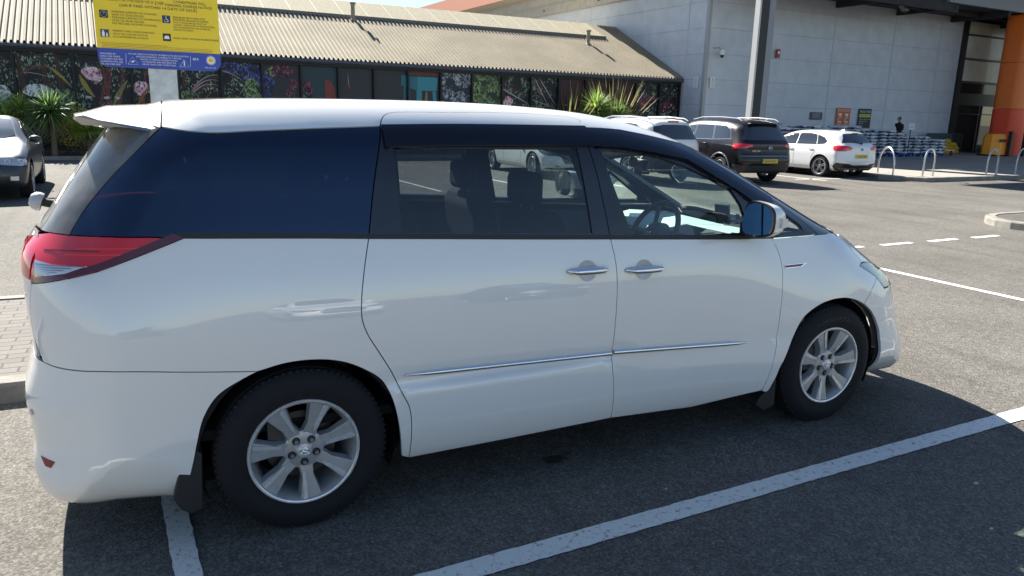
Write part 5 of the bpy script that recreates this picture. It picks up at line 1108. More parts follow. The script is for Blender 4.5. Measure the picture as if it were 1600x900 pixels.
# white hatchback
hatch, hc_, hs_ = make_car('hatchback', 'white five-door hatchback parked rear-out beside the black SUV and the steel hoops', dict(
 prof=[(-.70,.24),(-.79,.34),(-.83,.52),(-.81,.66),(-.80,.82),(-.78,.96),(-.70,1.05),(-.52,1.27),(-.44,1.345),(-.36,1.38),(0,1.41),(.6,1.425),(1.1,1.40),(1.5,1.325),(2.0,1.12),(2.35,.98),(2.8,.90),(3.2,.80),(3.42,.68),(3.5,.5),(3.5,.32),(3.38,.2),(2,.2),(0,.2)],
 w=[(.15,.80),(.3,.86),(.6,.883),(.8,.875),(.95,.835),(1.1,.75),(1.3,.655),(1.45,.58)], paint=CW, wb=2.69, r=.325, rr=.232, rim=mat('alloy_dark_silver', (.33,.34,.36), .3, .7),
 win=[[(2.0,.97),(1.62,1.17),(1.28,1.285),(1.08,1.305),(1.05,.985)], [(.99,.985),(1.01,1.305),(.6,1.305),(.37,1.275),(.25,1.0)], [(.20,1.0),(.31,1.265),(.05,1.19),(-.12,1.08),(-.06,1.02)]],
 rwin=[(-.60,1.06),(-.63,1.20),(-.60,1.315),(-.9,1.33),(-1.335,1.335),(-1.335,1.05),(-.9,1.04)], wscr=[(2.32,0),(2.28,.35),(2.15,.60),(1.55,.52),(1.45,.3),(1.42,0)],
 rear=[([(-.50,.24),(-.44,.36),(-.52,.47),(-.85,.44),(-1.0,.40),(-1.335,.40),(-1.335,.24)], 'diffuser', KPLAS)], 
 side=[([(-.42,.84),(-.40,.955),(-.55,.985),(-.80,.965),(-.93,.92),(-.90,.86),(-.70,.815),(-.50,.815)], 'tail_light', REDL, .008), ([(-.62,.36),(-.62,.40),(-.80,.40),(-.80,.36)], 'rear_reflector', REDD, .010), ([(3.2,.62),(3.25,.72),(3.55,.66),(3.6,.57)], 'headlamp', CLEARL, .006)],
 gaps=[[(1.02,.98),(1.04,.6),(1.02,.32)], [(.24,1.0),(.2,.8),(.36,.55)], [(2.15,.95),(2.2,.6),(2.15,.34)]], handles=[(1.22,.86),(.42,.88)], mir=(1.95,1.0), plate=(-.82,.66,'LV69 CXB',False)))
hatch.location = SP(19.78, 12.72) ; hatch.rotation_euler = (0, 0, rad_(92.0)); hatch.location = (19.22, 13.45, 0)
badge_roundel(hatch, -.815, 0, .87, .04)
sw_ = MB(); sw_.tube([(-.74, .02, 1.045), (-.66, .25, 1.12)], .009, 6); sw_.cyl((-.78, 0, 1.03), (-.73, 0, 1.06), .022); sw_.build('rear_wiper', BLACKP, hatch)
fn_ = MB(); fn_.prism([(-.10, 0), (.08, 0), (-.02, .05), (-.08, .06)], lambda u, v: (u+.0, -.012, v+1.405), lambda u, v: (u, .012, v+1.405)); fn_.build('roof_fin', CW, hatch, bevel=.005)
bl = MB(); bl.box((-.475, 0, 1.352), (.02, .26, .02)); bl.build('brake_light', REDD, hatch)
ex = MB(); ex.tube([(-.70, .55, .24), (-.82, .55, .24)], .035, 12); ex.build('exhaust', CHROME, hatch)
# black SUV and white SUV share the body proportions
def suv_spec(**k):
    d = dict(prof=[(-.84,.30),(-.92,.45),(-.95,.62),(-.93,.74),(-.90,.86),(-.89,1.06),(-.82,1.18),(-.66,1.47),(-.60,1.57),(-.50,1.62),(-.2,1.665),(.6,1.695),(1.3,1.685),(1.85,1.60),(2.4,1.33),(2.75,1.13),(3.2,1.05),(3.55,.95),(3.7,.75),(3.73,.45),(3.6,.27),(2,.27),(0,.27)],
     w=[(.2,.84),(.4,.89),(.8,.915),(1.0,.902),(1.12,.87),(1.3,.81),(1.55,.715),(1.75,.63)], wb=2.83, r=.355, rr=.24, zb=.30,
     win=[[(2.33,1.12),(1.9,1.38),(1.6,1.49),(1.33,1.52),(1.30,1.135)], [(1.24,1.135),(1.27,1.52),(.55,1.52),(.42,1.145)], [(.36,1.145),(.48,1.515),(0,1.50),(-.20,1.42),(-.30,1.18)]],
     rwin=[(-.60,1.16),(-.64,1.35),(-.62,1.50),(-.9,1.545),(-1.335,1.55),(-1.335,1.12),(-.9,1.12)], wscr=[(2.62,0),(2.58,.4),(2.42,.66),(1.9,.56),(1.82,.3),(1.8,0)],
     gaps=[[(1.27,1.12),(1.29,.7),(1.27,.38)], [(.40,1.14),(.34,.95),(.50,.62)], [(2.45,1.1),(2.5,.7),(2.45,.4)]], handles=[(1.5,1.0),(.66,1.02)], mir=(2.25,1.15), h=.08)
    d.update(k); return d
suv, sc_, ss_ = make_car('suv', 'glossy black SUV with roof rails and a full-width red tail light', suv_spec(paint=CB, trim=mat('bright_trim', (.55,.56,.58), .2, .9), mirm=KPLAS, glass=CARGL, rim=mat('alloy_grey', (.30,.30,.31), .35, .6), spk=5,
 rear=[([(-.42,.97),(-.42,1.05),(-.7,1.065),(-.86,1.05),(-.86,1.0),(-.72,.95),(-.48,.93)], 'tail_light', REDL), ([(-.875,1.025),(-.875,1.048),(-1.335,1.05),(-1.335,1.03)], 'light_bar', REDD), ([(-.45,.32),(-.45,.52),(-.9,.50),(-1.335,.50),(-1.335,.32)], 'rear_bumper_lower', mat('dark_plastic_trim', (.03,.03,.033), .5)), ([(-.62,.735),(-.62,.755),(-1.335,.765),(-1.335,.735)], 'bumper_trim', mat('trim_grey', (.16,.17,.19), .3, .5))],
 side=[([(-.60,.545),(-.60,.565),(-.85,.565),(-.85,.545)], 'rear_reflector', REDD, .006), ([(3.2,.82),(3.2,.92),(3.6,.90),(3.7,.82)], 'headlamp', CLEARL, .006)], plate=(-.95,.62,'EJ74 WLD',True)))
suv.location = (14.48, 12.45, 0); suv.rotation_euler = (0, 0, rad_(88))
badge_star(suv, -.925, 0, .955, .05)
tx = MB(); add_text(tx, 'EQB 250+', .062, lambda u, v: Vector((-.90, .58-u, .86+v)), sx=1.1); tx.build('model_lettering', CHROME, suv)
RAILM = mat('rail_satin', (.60,.61,.62), .25, .8)
def rails(root, z=1.70, m=RAILM, y=.62):
    for s_ in (-1, 1): r_ = MB(); r_.tube([(-.45, s_*y, z-.06), (-.30, s_*y, z+.0), (.4, s_*(y+.01), z+.035), (1.2, s_*(y), z+.02), (1.65, s_*(y-.02), z-.05)], .017, 8); r_.build('roof_rail', m, root, smooth=True)
rails(suv)
rs_ = MB(); rs_.box((-.62, 0, 1.585), (.14, 1.06, .022)); rs_.build('roof_spoiler', CB, suv, bevel=.012)
ar_ = []
for xw in (0, 2.83):
    for s_ in (-1, 1): m_ = MB(); m_.tube([(xw+.43*cos(a), s_*.912, .355+.43*sin(a)) for a in np.linspace(-.1, pi+.1, 22)], .022, 8); m_.build('arch_trim', mat('arch_grey', (.22,.23,.25), .35, .5), suv, smooth=True)
wsuv, wc_, wss_ = make_car('suv', 'white SUV with silver roof bars seen over the minivan bonnet, beside the black SUV', suv_spec(paint=CW, hm=BLACKP, mirm=BLACKP, spk=5, rim=ALLOY,
 prof=[(-.80,.34),(-.86,.45),(-.88,.62),(-.86,.74),(-.84,.86),(-.83,1.06),(-.79,1.18),(-.68,1.45),(-.64,1.54),(-.55,1.60),(-.2,1.645),(.6,1.665),(1.3,1.65),(1.85,1.56),(2.4,1.30),(2.75,1.12),(3.2,1.06),(3.55,.97),(3.68,.75),(3.7,.45),(3.6,.3),(2,.3),(0,.3)],
 rear=[([(-.40,.34),(-.40,.70),(-.9,.72),(-1.335,.72),(-1.335,.34)], 'rear_bumper', KPLAS)], rwin=[(-.62,1.14),(-.66,1.3),(-.64,1.45),(-.9,1.50),(-1.335,1.505),(-1.335,1.10),(-.9,1.10)],
 side=[([(-.46,.98),(-.46,1.10),(-.58,1.10),(-.62,.98)], 'tail_light', REDL, .008), ([(-.30,.34),(-.33,.72),(-.40,.72),(-.40,.34)], 'bumper_side', KPLAS, .006), ([(3.2,.82),(3.2,.92),(3.6,.90),(3.7,.82)], 'headlamp', CLEARL, .006)]))
wsuv.location = (11.75, 12.85, 0); wsuv.rotation_euler = (0, 0, rad_(92)); rails(wsuv, 1.665)
bl = MB(); bl.box((-.60, 0, 1.585), (.03, .34, .03)); bl.build('brake_light', mat('brake_red', (.4,.03,.03), .3), wsuv)
an = MB(); an.cyl((-.3, 0, 1.64), (-.42, 0, 1.85), .006, .003, 6); an.build('aerial', BLACKP, wsuv)
# white saloon seen through the side windows
saloon, slc, sls = make_car('saloon', 'white saloon facing the camera, seen through the sliding door window', dict(
 prof=[(-1.0,.26),(-1.08,.5),(-1.06,.85),(-.95,1.0),(-.55,1.07),(-.1,1.22),(.5,1.40),(1.0,1.45),(1.5,1.42),(2.0,1.25),(2.45,1.02),(2.9,.93),(3.35,.83),(3.66,.70),(3.76,.55),(3.74,.34),(3.6,.2),(2,.2),(0,.2)],
 w=[(.15,.82),(.3,.88),(.6,.915),(.8,.90),(.95,.86),(1.1,.76),(1.3,.65),(1.45,.56)], kf=.30, paint=CW, wb=2.83, r=.335, rr=.235, spk=9, rim=mat('alloy_dark_silver'),
 win=[[(2.0,.98),(1.6,1.20),(1.2,1.32),(1.0,1.34),(.97,1.0)], [(.91,1.0),(.93,1.34),(.4,1.30),(.1,1.18),(-.05,1.02)]], rwin=[(-.5,1.09),(-.5,1.12),(-.9,1.14),(-1.335,1.16),(-1.335,1.09)], wscr=[(2.36,0),(2.3,.4),(2.15,.62),(1.6,.54),(1.45,.3),(1.42,0)],
 front=[([(3.75,.42),(3.68,.58),(3.75,.72),(4.035,.74),(4.035,.36)], 'grille', KPLAS), ([(3.3,.27),(3.35,.31),(3.7,.33),(4.035,.33),(4.035,.24),(3.6,.24)], 'lower_intake', KPLAS)],
 side=[([(3.08,.76),(3.15,.79),(3.35,.755),(3.62,.70),(3.72,.66),(3.64,.615),(3.4,.63),(3.2,.69)], 'headlamp', mat('headlamp_smoked', (.13,.14,.15), .1, .5, coat=1), .006), ([(3.25,.36),(3.3,.40),(3.65,.37),(3.66,.34)], 'chrome_accent', CHROME, .006), ([(-.5,.80),(-.5,.92),(-.95,.92),(-.95,.82)], 'tail_light', REDL, .006)],
 gaps=[[(.94,1.0),(.95,.6),(.93,.32)], [(2.1,.97),(2.15,.6),(2.1,.34)]], handles=[(1.1,.86),(.3,.88)], mir=(1.95,1.02)))
saloon.location = (9.88, 17.35, 0); saloon.rotation_euler = (0, 0, rad_(-91.5))
# graphite coupe at the left edge
coupe, cc_, cs_ = make_car('coupe', 'dark graphite coupe parked nose towards the camera at the left edge', dict(
 prof=[(-.85,.26),(-.93,.5),(-.92,.85),(-.82,.98),(-.45,1.06),(0,1.20),(.5,1.36),(.95,1.41),(1.4,1.38),(1.9,1.20),(2.3,.99),(2.75,.92),(3.15,.83),(3.40,.73),(3.50,.58),(3.52,.36),(3.40,.22),(2,.2),(0,.2)],
 w=[(.15,.80),(.3,.85),(.6,.885),(.8,.875),(.93,.83),(1.1,.73),(1.3,.63),(1.45,.55)], kf=.20, paint=CG, wb=2.69, r=.325, rr=.235, spk=5, rim=mat('alloy_grey'), wglass=BRIGHTGL,
 win=[[(1.92,.965),(1.5,1.19),(1.1,1.30),(.75,1.305),(.70,.985)], [(.64,.985),(.68,1.30),(.3,1.23),(-.05,1.10),(-.02,1.02)]], rwin=[(-.5,1.08),(-.5,1.11),(-.9,1.13),(-1.335,1.15),(-1.335,1.08)], wscr=[(2.24,0),(2.20,.4),(2.06,.62),(1.5,.53),(1.40,.3),(1.38,0)],
 front=[([(3.45,.25),(3.42,.36),(3.5,.43),(3.75,.40),(4.035,.42),(4.035,.25)], 'lower_intake', KPLAS), ([(3.72,.52),(3.70,.62),(3.78,.68),(3.98,.69),(4.0,.52)], 'kidney_grille', KPLAS)],
 side=[([(3.12,.62),(3.16,.705),(3.35,.735),(3.62,.715),(3.68,.665),(3.5,.62),(3.3,.60)], 'headlamp', mat('lamp_bright', (.55,.58,.62), .1, .5, coat=1), .006), ([(3.36,.36),(3.36,.43),(3.46,.43),(3.46,.36)], 'fog_lamp', CLEARL, .010), ([(-.5,.80),(-.5,.92),(-.95,.92),(-.95,.82)], 'tail_light', REDL, .006)],
 gaps=[[(.66,1.0),(.7,.6),(.8,.34)], [(2.05,.96),(2.1,.6),(2.05,.34)]], handles=[(.85,.86)], mir=(1.85,1.0)))
coupe.location = (-3.32, 15.0, 0); coupe.rotation_euler = (0, 0, rad_(-88))
for s_ in (-1, 1):
    for (a_, b_) in ((3.27, .672), (3.44, .672)):
        q = cc_.hit(*cs_.rays(np.array([[a_, b_]])))[0]; nn = cc_.normal(q[None])[0]; q2 = Vector(q+nn*.012); nv = Vector(nn)
        m_ = MB(); qd = nv.to_track_quat('Z', 'Y'); m_.tube([tuple(q2+qd @ Vector((.040*cos(a), .034*sin(a), 0))) for a in np.linspace(0, 2*pi, 21)], .005, 6)
        if s_ > 0: m_.V = [(v[0], -v[1], v[2]) for v in m_.V]; m_.F = [f[::-1] for f in m_.F]
        m_.build('lamp_ring', WHITEP, coupe, smooth=True)
# ================================================================ SIGN, PLANTS, STREET THINGS
YEL = mat('sign_yellow', (.82,.60,.02), .45); BLU = mat('sign_blue', (.02,.06,.36), .4); NAVY = mat('sign_navy', (.02,.03,.09), .4)
sg = thing('car_park_sign', 'yellow and blue parking conditions notice on a galvanised post behind the minivan', 'sign', SP(-.20, 2.9, .11), TH)
SX0, SZ0 = -.437, 1.86; SWD, SHT = .865, 1.05
def SF(u, v, d=0.): return Vector((SX0+u, -.03-d, SZ0+v))
pl = MB(); r_ = .07
out = [(r_-r_*sin(a), r_-r_*cos(a)) for a in np.linspace(0, pi/2, 7)]; out = [(SWD-u, v) for u, v in out]+[(u, v) for u, v in out[::-1]]
out = [(SWD, SHT)]+[(SWD-(r_-r_*sin(a)), r_-r_*cos(a)) for a in np.linspace(pi/2, 0, 7)]+[(r_-r_*sin(a), r_-r_*cos(a)) for a in np.linspace(0, pi/2, 7)]+[(0, SHT)]
pl.m(0).prism(out[::-1], lambda u, v: SF(u, v, 0), lambda u, v: SF(u, v, .004)); 
BH = .135; o2 = [(p[0], min(p[1], BH)) for p in out]; pl.m(1).prism(o2[::-1], lambda u, v: SF(u, v, .0042), lambda u, v: SF(u, v, .0052))
board = pl.build('board', [YEL, BLU], sg)
def art(X, Y):
    x, y = 130+X/6.92, Y/6.92; yr = y-.052*(x-150); left = 140+.145*yr
    return (x-left)*.855/190, (104.5-yr)*.0045
def txt(mb, s, X, Y, size, al='LEFT', d=.0062, sx=1.0):
    u0, v0 = art(X, Y); add_text(mb, s, size, lambda u, v: SF(u0+u, v0+v-.006, d), al, sx)
tb = MB()
txt(tb, 'RESULT IN THE ISSUE OF A', 690, 12, .026, 'RIGHT'); txt(tb, '£100', 704, 16, .031); txt(tb, 'PARKING CHARGE NOTICE', 818, 32, .027); txt(tb, 'CONDITIONS WILL', 900, -5, .027)
txt(tb, '(£60 IF PAID WITHIN 14 DAYS OF ISSUE)', 755, 72, .029, 'CENTER', sx=1.05)
for i, s in enumerate(['PARKING LIMITED TO 3 HOURS', '06:00 TO 23:00 HOURS', 'PARKING LIMITED TO 30 MINUTES', '23:00 TO 06:00 HOURS', 'NO RETURN WITHIN 2 HOURS']): txt(tb, s, 264+4*i, 118+32*i, .0205, sx=1.05)
for i, s in enumerate(['DISABLED BAYS ARE FOR', 'DISABLED BADGE HOLDERS', 'ONLY (VALID BADGE MUST BE', 'CLEARLY DISPLAYED IN WINDSCREEN,', 'NO CONCESSIONS FOR DISABLED', 'BADGE HOLDERS)']): txt(tb, s, 908+4*i, 165+28*i, .0195 if i < 2 else .0165, sx=1.05)
for i, s in enumerate(['PARENT AND CHILD PARKING', 'ONLY BAY (DRIVER MUST BE', 'ACCOMPANIED BY A CHILD)']): txt(tb, s, 290+4*i, 328+32*i, .0195 if i == 0 else .0175, sx=1.05)
txt(tb, 'PARK ONLY WITHIN MARKED BAYS', 934, 402, .0195, sx=1.05); tb.build('lettering', mat('sign_text_dark', (.05,.045,.03), .5), board)
fp = MB()
for i in range(4):
    u0, v0 = art(185+i*5, 462+i*17); u = u0
    rnd = random.Random(i)
    while u < .80-.02*(i == 0)-(.3 if i == 0 else 0): w_ = rnd.uniform(.008, .022); fp.poly([SF(u, v0, .006), SF(u+w_, v0, .006), SF(u+w_, v0+.004, .006), SF(u, v0+.004, .006)]); u += w_+.004
fp.build('fine_print', mat('fine_print', (.42,.26,.02), .5), board)
tb = MB()
for i, s in enumerate(['MANAGED BY', 'EURO CAR PARKS', '30 DORSET SQUARE', 'LONDON NW1 6QJ', 'TEL 020 7383 3939']): txt(tb, s, 176+4*i, 578+29*i, .0165)
for i, s in enumerate(['WE ARE USING AUTOMATIC NUMBER PLATE RECOGNITION', 'AND/OR HANDHELD CAMERAS TO CAPTURE', 'IMAGES OF VEHICLE NUMBER PLATES', 'TO MONITOR AND ENFORCE THE', 'ABOVE TERMS AND CONDITIONS']): txt(tb, s, 790+3*i, 598+28*i, .0155, 'CENTER')
txt(tb, 'BPA', 1165, 648, .026); txt(tb, 'SITE NO. 3739', 1310, 742, .0135)
for X in (440, 1135):
    a, b = art(X, 580 if X < 500 else 610), art(X+10, 700 if X < 500 else 735); tb.poly([SF(a[0], a[1], .0062), SF(b[0], b[1], .0062), SF(b[0]+.002, b[1], .0062), SF(a[0]+.002, a[1], .0062)])
for (X, Y, m_) in ((520, 665, 0), (1075, 695, 0)):
    c = art(X, Y); T_ = [SF(c[0]+.034*x, c[1]+.028*y, .0062) for x, y in ((-1, -.9), (1, -.9), (0, 1.1), (-1, -.9))]; tb.tube(T_, .0012, 4)
    if X > 600: tb.box(SF(c[0], c[1]-.004, .0062), (.008, .001, .03)); tb.box(SF(c[0], c[1]+.016, .0062), (.008, .001, .008))
    else: tb.box(SF(c[0], c[1]-.004, .0062), (.022, .001, .010), Euler((0, rad_(-25), 0)).to_matrix())
tb.build('white_lettering', WHITEP, board)
rd = MB(); c = art(1370, 660)
rd.m(0).cyl(SF(c[0], c[1], .0055), SF(c[0], c[1], .0066), .028, n=28); rd.m(1).cyl(SF(c[0], c[1], .0066), SF(c[0], c[1], .0072), .020, n=24)
for k in range(16): a = 2*pi*k/16; rd.m(0).box(SF(c[0]+.033*cos(a), c[1]+.033*sin(a), .006), (.006, .001, .006), Euler((0, -a, 0)).to_matrix())
rd.m(2); add_text(rd, 'ECP', .016, lambda u, v: SF(c[0]+u, c[1]+v-.005, .0076), 'CENTER'); rd.build('operator_roundel', [WHITEP, YEL, BLU], board)
ic = MB()
def icon(x0, y0, x1, y1, m_): a, b = art(x0, y0), art(x1, y1); u0, u1, v0, v1 = a[0], b[0], b[1], a[1]; w_ = .0565; ic.m(m_).poly([SF(u0, v1-w_*.98, .006), SF(u0+w_, v1-w_*.98, .006), SF(u0+w_, v1, .006), SF(u0, v1, .006)]); return u0+w_/2, v1-w_*.49
c = icon(137, 100, 232, 185, 0); ic.m(2).tube([SF(c[0]+.021*cos(a), c[1]+.021*sin(a), .0066) for a in np.linspace(0, 2*pi, 21)], .0009, 4); ic.tube([SF(c[0]+.008, c[1]+.014, .0066), SF(*c, .0066), SF(c[0]-.002, c[1]+.016, .0066)], .001, 4)
c = icon(790, 145, 880, 230, 1); ic.m(2).tube([SF(c[0]-.001+.012*cos(a), c[1]-.009+.012*sin(a), .0066) for a in np.linspace(-3.6, 1.3, 16)], .0016, 4); ic.tube([SF(c[0]-.001, c[1]+.014, .0066), SF(c[0]+.0, c[1]-.002, .0066), SF(c[0]+.010, c[1]-.003, .0066), SF(c[0]+.014, c[1]-.018, .0066)], .0024, 4); ic.cyl(SF(c[0]-.001, c[1]+.019, .006), SF(c[0]-.001, c[1]+.019, .0068), .0036, n=10)
c = icon(162, 312, 256, 398, 1)
for dx, k in ((-.010, 1.0), (.014, .62)): ic.m(2).cyl(SF(c[0]+dx, c[1]+.038*k-.022, .006), SF(c[0]+dx, c[1]+.038*k-.022, .0068), .0058*k, n=12); ic.poly([SF(c[0]+dx-.009*k, c[1]-.024, .0066), SF(c[0]+dx+.009*k, c[1]-.024, .0066), SF(c[0]+dx+.009*k, c[1]-.024+.034*k, .0066), SF(c[0]+dx-.009*k, c[1]-.024+.034*k, .0066)])
c = icon(812, 350, 900, 432, 0); ic.m(2).poly([SF(c[0]-.018, c[1]-.012, .0066), SF(c[0]+.018, c[1]-.012, .0066), SF(c[0]+.018, c[1]+.001, .0066), SF(c[0]+.011, c[1]+.012, .0066), SF(c[0]-.011, c[1]+.012, .0066), SF(c[0]-.018, c[1]+.001, .0066)])
ic.build('pictograms', [BLACKP, NAVY, WHITEP], board)
ps = MB(); ps.bb(-.10, .10, -.02, .03, 0, 2.75); ps.build('post', GALV, sg, bevel=.004)
bk = MB(); bk.bb(-.36, .36, -.028, -.021, 2.1, 2.14); bk.bb(-.36, .36, -.028, -.021, 2.6, 2.64); bk.build('back_rail', GALV, sg)
# ---------------------------------------------------------------- planting
LEAFY = {}
def leafmat(nm, a, b):
    m = mat(nm, rough=.45); n, bs = nodes_of(m)
    if nm in LEAFY: return m
    LEAFY[nm] = 1; gi = N(n, 'ShaderNodeNewGeometry'); r = ramp(n, gi.outputs['Random Per Island'], [(0, a), (.6, b), (1, tuple(min(1, x*1.7) for x in b))]); n.links.new(r.outputs[0], bs.inputs['Base Color'])
    bs.inputs['Subsurface Weight'].default_value = 0; tr_ = n.nodes.new('ShaderNodeBsdfTranslucent'); n.links.new(r.outputs[0], tr_.inputs[0]); mx = n.nodes.new('ShaderNodeMixShader'); mx.inputs[0].default_value = .5
    n.links.new(bs.outputs[0], mx.inputs[1]); n.links.new(tr_.outputs[0], mx.inputs[2]); n.links.new(mx.outputs[0], n.nodes['Material Output'].inputs[0]); return m
def blades(mb, c, n_, L, wd, rnd, up0=-.3, up1=1.0, droop=.35, spread=1.0):
    for k in range(n_):
        a = rnd.random()*2*pi; el = math.asin(min(1, max(-1, rnd.uniform(up0, up1)))); l = L*rnd.uniform(.7, 1.1); d = Vector((cos(a)*cos(el), sin(a)*cos(el), sin(el))); sd = Vector((-sin(a), cos(a), 0)); nn = d.cross(sd)
        V = []; m_ = 5
        for i in range(m_+1):
            t = i/m_; p = Vector(c)+d*l*t*spread+Vector((0, 0, -1))*droop*l*t*t*(cos(el)*.9+.1); w_ = wd*(1-t**2.2)*(.55+.9*t*(1-t)*2)
            V += [p-sd*w_, p+nn*w_*.45, p+sd*w_]
        mb.add(V, [(3*i+j, 3*i+j+1, 3*i+j+4, 3*i+j+3) for i in range(m_) for j in range(2)])
def yucca(x, y, h, L, n_, wd, label, m_, dead=True, seed=1, up0=-.35, droop=.35):
    rnd = random.Random(seed); t = thing('yucca', label, 'plant', SP(x, y, .1), 0, 'spiky plants in the bed along the low building')
    tk = MB(); tk.tube([(0, 0, -.05), (.03, .02, h*.5), (0, 0, h)], [.09, .075, .08], 8); tk.build('trunk', mat('yucca_bark', (.16,.12,.08), .9, var=.4, vs=20), t, smooth=True)
    lv = MB(); blades(lv, (0, 0, h), n_, L, wd, rnd, up0, 1.0, droop); lv.build('leaves', m_, t)
    if dead: dv = MB(); blades(dv, (0, 0, h-.08), n_//3, L*.8, wd*.6, rnd, -.95, -.2, .35); dv.build('dead_leaves', leafmat('dry_leaf', (0.135,0.101,0.0607), (0.324,0.257,0.162)), t)
    return t
YG = leafmat('yucca_green', (.06,.13,.05), (.20,.30,.09)); LG = leafmat('lime_green', (0.162,0.27,0.0405), (0.351,0.459,0.081)); OG = leafmat('bronze_green', (0.135,0.149,0.054), (0.297,0.27,0.108))
yucca(-1.98, 23.0, 1.22, 1.0, 260, .030, 'large dark spiky yucca behind the coupe with brown dead leaves under it', YG, seed=3)
yucca(-1.05, 22.95, .72, .66, 230, .022, 'bright lime spiky yucca just left of the minivan spoiler', LG, seed=4, up0=-.1)
yucca(-3.1, 23.1, 1.0, .75, 170, .026, 'small yucca half hidden behind the coupe roof', LG, seed=5)
yucca(-3.75, 22.95, 1.05, .8, 230, .024, 'lime spiky plant at the photo edge above the coupe windscreen', LG, seed=15, up0=-.1)
yucca(-2.75, 23.2, 1.35, .62, 190, .020, 'small lime spiky plant left of the large dark yucca', LG, seed=16, up0=0)
yucca(-.2, 23.6, .5, .7, 110, .025, 'low yucca hidden behind the minivan tail', YG, seed=6)
yucca(17.75, 23.3, 1.75, 1.15, 460, .024, 'bushy bright green spiky plant beside the white SUV roof', leafmat('mid_green', (0.108,0.203,0.0405), (0.27,0.378,0.0945)), seed=7, up0=-.15)
yucca(18.75, 23.1, 1.55, .95, 330, .022, 'second bushy green spiky plant, right of the big one and lower', YG, seed=17, up0=-.15)
t = thing('phormium', 'tall bronze sword-leaved plant rising behind the bright green one', 'plant', SP(19.05, 23.9, .1)); lv = MB(); blades(lv, (0, 0, .35), 95, 3.0, .055, random.Random(8), .72, 1.0, .10); lv.build('leaves', OG, t)
t = thing('phormium', 'bronze sword-leaved plant left of the bright green one', 'plant', SP(16.8, 23.9, .1)); lv = MB(); blades(lv, (0, 0, .35), 45, 2.6, .05, random.Random(9), .75, 1.0, .14); lv.build('leaves', OG, t)
def shrub(x, y, rx, ry, h, n_, label, m_, seed, s=.05, grp='low shrubs in the bed along the low building'):
    rnd = random.Random(seed); t = thing('shrub', label, 'shrub', SP(x, y, .1), 0, grp); lv = MB()
    cl = [(rnd.uniform(-rx, rx)*.75, rnd.uniform(-ry, ry)*.75, h*rnd.uniform(.35, .8), rnd.uniform(.35, .6)) for _ in range(9)]
    for k in range(n_):
        cx, cy, cz, r_ = rnd.choice(cl); a, b = rnd.random()*2*pi, rnd.uniform(-1, 1); q = math.sqrt(1-b*b); R0 = r_*(rnd.random()**.4)
        p = Vector((cx+R0*rx*.9*q*cos(a), cy+R0*ry*.9*q*sin(a), max(.03, cz+R0*h*.55*b))); d = Vector((rnd.gauss(0, 1), rnd.gauss(0, 1), rnd.gauss(.4, 1))).normalized(); e = d.orthogonal().normalized()*s*.45; l = s*rnd.uniform(.7, 1.4)
        lv.add([p, p+d*l*.5+e, p+d*l, p+d*l*.5-e], [(0, 1, 2, 3)])
    lv.build('foliage', m_, t)
    st_ = MB(); [st_.tube([(rnd.uniform(-.1, .1), rnd.uniform(-.1, .1), -.03), (c_[0]*.6, c_[1]*.6, c_[2]*.6), (c_[0], c_[1], c_[2])], .012, 5) for c_ in cl[:6]]; st_.build('stems', mat('yucca_bark'), t, smooth=True); return t
shrub(17.1, 23.4, .9, .4, 2.1, 2600, 'pale green shrub at the left foot of the big spiky plant', leafmat('light_leaf', (.19,.32,.07), (.44,.54,.16)), 41, .07)
shrub(-1.2, 23.25, .8, .4, 1.55, 2600, 'golden yellow-leaved shrub between two yuccas', leafmat('golden_leaf', (0.297,0.297,0.027), (0.675,0.621,0.0675)), 11, .045)
shrub(-2.75, 23.2, .9, .4, 1.95, 3600, 'grey-green leafy shrub behind the large yucca', leafmat('grey_green', (.16,.26,.10), (.40,.50,.22)), 12)
shrub(-4.0, 23.0, 1.0, .5, 1.75, 3000, 'light green leafy shrub at the left end of the bed', leafmat('light_leaf', (0.135,0.23,0.054), (0.324,0.405,0.121)), 13)
shrub(-5.6, 23.8, .9, .5, 1.3, 1600, 'leafy shrub beyond the left edge of the photo', YG, 14, .06)
for i, (x, h) in enumerate(((1.2, .8), (3.4, .9), (5.8, .7), (8.3, .9), (10.9, .8), (13.4, .9), (15.8, .9), (20.7, .9))):
    shrub(x, 23.9, .9, .5, h, 900, 'low evergreen shrub in the bed hidden behind the minivan', [YG, leafmat('light_leaf', 0, 0), leafmat('grey_green', 0, 0)][i % 3], 20+i, .075)
tw = MB(); rnd = random.Random(33)
for k in range(90): a = rnd.uniform(-3.2, .4), rnd.uniform(23.0, 24.0); p = SP(a[0], a[1], .13); d = Vector((rnd.gauss(0, 1), rnd.gauss(0, .6), abs(rnd.gauss(0, .6)))).normalized()*rnd.uniform(.2, .6); tw.tube([p, p+d*.5+Vector((0, 0, .07)), p+d], [.006, .005, .002], 4)
tag(tw.build('dead_twigs', leafmat('dry_leaf', 0, 0)), kind='stuff')
